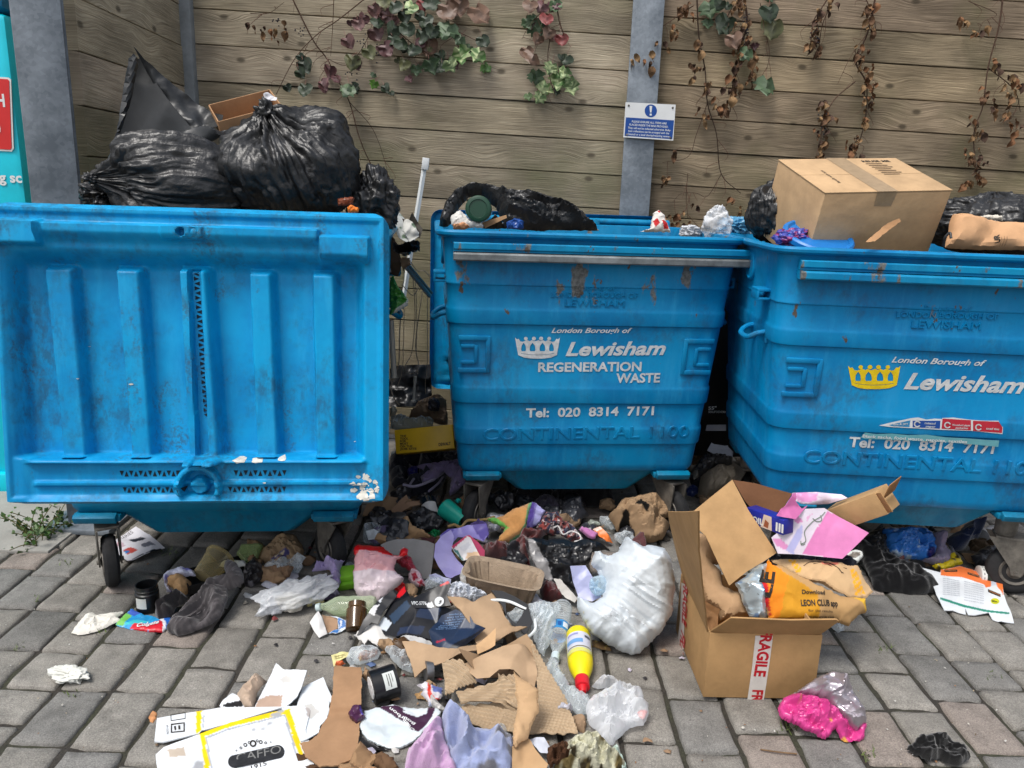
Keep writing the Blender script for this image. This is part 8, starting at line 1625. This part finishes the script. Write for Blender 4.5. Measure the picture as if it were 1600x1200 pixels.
ell = [(1285 + 40 * math.cos(a), 905 + 30 * math.sin(a)) for a in np.linspace(0, 6.28, 20)[:-1]]; decal(sf, Q('M', ' '.join('%f,%f' % q for q in ell)), 'badge', mat('lime_print', C(206, 206, 40), .5), ob, .001, sub=False); write(sf, '30+', Q('M', '1258,915')[0], Q('M', '1312,925')[0], BK, ob, h=3, off=.0018, bold=.03)
PRN = mat('grey_print2', C(140, 146, 160), .6)
for i in range(9):
    write(sf, 'each tablet provides zinc', Q('M', '%d,%d' % (800, 690 + 18 * i))[0], Q('M', '%d,%d' % (958, 712 + 18 * i))[0], PRN, ob, h=1.5, off=.001); write(sf, 'store in a cool dry place', Q('M', '%d,%d' % (1000, 715 + 22 * i))[0], Q('M', '%d,%d' % (1180, 752 + 22 * i))[0], PRN, ob, h=1.6, off=.001)
patch('navy_cloth', Q('M', '1375,690 1420,665 1500,650 1570,630 1640,640 1640,800 1560,800 1470,770 1400,730'), WARE, C(32, 40, 70), 'navy cloth lying at the right edge below the castor', 'cloth', z=.005, tilt=12, lump=.035, fine=.010, fs=12, cell=.006)
patch('paper_scrap', Q('M', '1320,620 1370,600 1420,620 1500,610 1520,640 1440,645 1350,640'), PAP, C(190, 176, 156), 'flat torn paper under the right castor', 'paper', z=.005, tilt=4, cren=.003, jag=.002)
fb2 = thing('foil_bag', 'crumpled pink and silver foil bag lying on the pavers right of the big carton', 'foil bag', G(1285, 1150))
patch('silver_side', Q('A', '95,870 130,850 220,800 270,780 330,790 380,850 420,940 435,1000 400,1030 340,990 270,920 220,880 150,862'), FOIL, C(176, 168, 176), None, None, parent=fb2, z=.02, tilt=38, lump=.05, fold=.014, nf=9, cren=.018, crs=34, cell=.0036, anchor=Q('A', '300,1060')[0])
patch('pink_side', Q('A', '42,930 75,880 130,858 200,870 260,905 330,985 435,1005 430,1075 350,1095 300,1020 265,1070 180,1035 100,1000 55,975'), FI, C(210, 64, 140), None, None, parent=fb2, z=.005, tilt=34, lump=.035, cren=.02, crs=44, fold=.010, fine=.007, fs=18, cell=.0034, spots=[(C(206, 150, 70), 26, .5)])
patch('rag', Q('A', '610,1110 650,1085 680,1065 740,1045 800,1058 830,1085 880,1110 890,1160 860,1192 810,1180 770,1160 720,1168 660,1140'), WARE, C(17, 17, 18), 'small crumpled black rag lying alone on the pavers at the bottom right', 'rag', z=.005, tilt=20, lump=.024, fine=.008, fs=15, fold=.005, jag=.003, cell=.0036)

# ---- scraps wedged in the heap
_SK = [('paper_scrap', PAP, 'paper', [(206, 204, 200), (196, 196, 206)], 'small crumpled white paper wedged in the heap', 'white scraps in the heap'), ('card_scrap', KR, 'card', [(164, 134, 104), (140, 112, 88)], 'small torn piece of brown card wedged in the heap', 'brown card scraps in the heap'),
       ('brown_paper_scrap', BPAP, 'paper', [(160, 132, 102), (130, 108, 86)], 'small crumpled brown paper wedged in the heap', 'brown paper scraps in the heap'), ('film_scrap', FI, 'plastic scrap', [(40, 40, 44), (56, 58, 64)], 'small crumpled dark plastic scrap wedged in the heap', 'dark film scraps in the heap'),
       ('clear_scrap', CLR, 'plastic film', [(255, 255, 255)], 'small crumpled clear film wedged in the heap', 'clear film scraps in the heap'), ('cloth_scrap', CLO, 'cloth', [(110, 100, 130), (70, 66, 78), (96, 60, 62)], 'small crumpled dull cloth wedged in the heap', 'cloth scraps in the heap')]
def scraps(n, seed, area, r0, r1, z0, z1, kinds=range(6)):
    rng = np.random.RandomState(seed); kinds = list(kinds)
    for i in range(n):
        k = _SK[kinds[rng.randint(len(kinds))]]; x, y = area(rng); r = rng.uniform(r0, r1); m_ = rng.randint(7, 12); a0 = rng.uniform(0, 6.28); el = rng.uniform(.45, .95); ro = rng.uniform(-.7, .7); pl = []
        for j in range(m_):
            a = a0 + 6.283 * j / m_; q = r * rng.uniform(.55, 1.15); u, v = q * math.cos(a), q * el * math.sin(a); pl.append((x + u * math.cos(ro) - v * math.sin(ro), y + u * math.sin(ro) * .8 + v * math.cos(ro)))
        c_ = k[3][rng.randint(len(k[3]))]
        patch(k[0], pl, k[1], C(*c_) if c_[0] < 255 else (1, 1, 1), k[4], k[2], k[5], z=rng.uniform(z0, z1), tilt=rng.uniform(18, 48), yaw=rng.uniform(-40, 40), lean=rng.uniform(-15, 15), lump=rng.uniform(.01, .03), fold=rng.uniform(.004, .012), nf=6, fine=.004, fs=20, seed=seed * 100 + i, jag=.002, cell=.006)
scraps(34, 31, lambda r: (r.uniform(585, 860), r.uniform(775, 870)), 14, 34, .01, .06, (1, 2, 3, 3, 5, 0))
scraps(16, 32, lambda r: (r.uniform(395, 560), r.uniform(850, 905)), 12, 26, .005, .03, (1, 2, 3, 4, 0))
scraps(22, 33, lambda r: (r.uniform(600, 900), r.uniform(880, 1010)), 12, 26, .01, .03, (0, 1, 2, 3, 4, 5))
scraps(14, 34, lambda r: (r.uniform(860, 1060), r.uniform(775, 850)), 12, 26, .005, .03, (2, 3, 4, 5))
scraps(16, 35, lambda r: (r.uniform(560, 900), r.uniform(1010, 1180)), 10, 20, .005, .02, (0, 1, 2, 4))
scraps(14, 36, lambda r: (r.uniform(1380, 1600), r.uniform(820, 890)), 12, 26, .005, .03, (1, 2, 3, 5))
scraps(12, 37, lambda r: (r.uniform(1085, 1145), r.uniform(690, 800)), 12, 24, .02, .08, (0, 1, 2, 3))

# ---- crumbs, tufts
def bits(name, label, cat, n, seed, area, mats, cols, smin, smax, kind='stuff'):
    rng = np.random.RandomState(seed); mb = MB()
    for i in range(n):
        x, y = area(rng); c = G(x, y, 0); s_ = rng.uniform(smin, smax) * (1 if rng.uniform() < .85 else 1.8); k = rng.randint(5, 8); a0 = rng.uniform(0, 6.28)
        P = [(c[0] + s_ * rng.uniform(.4, 1) * math.cos(a0 + 6.28 * j / k), c[1] + s_ * rng.uniform(.3, .9) * math.sin(a0 + 6.28 * j / k), .0045 + rng.uniform(0, .004)) for j in range(k)] + [(c[0], c[1], .0075 + s_ * .4)]
        mb.add(P, [[j, (j + 1) % k, k] for j in range(k)], np.array(C(*cols[rng.randint(len(cols))])) * rng.uniform(.7, 1.1))
    return tag(mb.build(name, mats, None, smooth=False), label, cat, kind=kind)
bits('litter_crumbs', 'tiny white and brown crumbs of litter scattered over the pavers', 'litter', 230, 3, lambda r: (r.uniform(0, 1600), 860 + 340 * r.uniform() ** .8), PAP, [(214, 212, 206), (200, 196, 186), (150, 110, 76), (196, 180, 150), (110, 90, 70)], .0016, .0042)
bits('heap_scraps', 'small torn scraps of card, film and paper under the heap', 'litter', 260, 8, lambda r: (r.normal(750, 150), r.uniform(830, 1180)), PAP, [(176, 140, 104), (206, 204, 200), (60, 58, 60), (150, 122, 96), (196, 190, 206), (120, 60, 60), (90, 110, 150)], .006, .02)
bits('shadow_scraps', 'small dark scraps of litter in the shade under the bins', 'litter', 200, 12, lambda r: (r.uniform(600, 1600), r.uniform(770, 850)), PAP, [(110, 90, 70), (60, 58, 60), (140, 136, 130), (80, 74, 66), (150, 122, 96)], .006, .022)
rng = np.random.RandomState(6); mb = MB()
for (x, y, n_) in [(265, 866, 40), (104, 880, 14), (150, 985, 12), (24, 1013, 14), (1232, 1140, 26), (1360, 1180, 24), (1385, 1015, 16), (1550, 1060, 14), (118, 1085, 10), (280, 1135, 14), (330, 890, 8), (60, 938, 8)]:
    for i in range(n_):
        p = G(x + rng.normal(0, 9), y + rng.normal(0, 4)); a = rng.uniform(0, 6.28); L = rng.uniform(.008, .026); w = .0022; q = p + np.array([math.cos(a) * L * .7, math.sin(a) * L * .7, L * .7]); d = np.array([-math.sin(a), math.cos(a), 0]) * w
        mb.add([p - d, p + d, q], [[0, 1, 2]], np.array(C(88, 104, 50)) * rng.uniform(.6, 1.2))
tag(mb.build('grass', LEAF, None, smooth=False), 'short tufts of grass and moss in the joints of the pavers', 'grass', kind='stuff')
mb = MB(); mb.tube([G(1188, 1171, .006), G(1215, 1175, .008), G(1245, 1178, .006)], .0022, 6, C(120, 96, 72)); tag(mb.build('twig', STEM), 'thin brown twig on a paver below the pink and silver foil bag', 'twig')
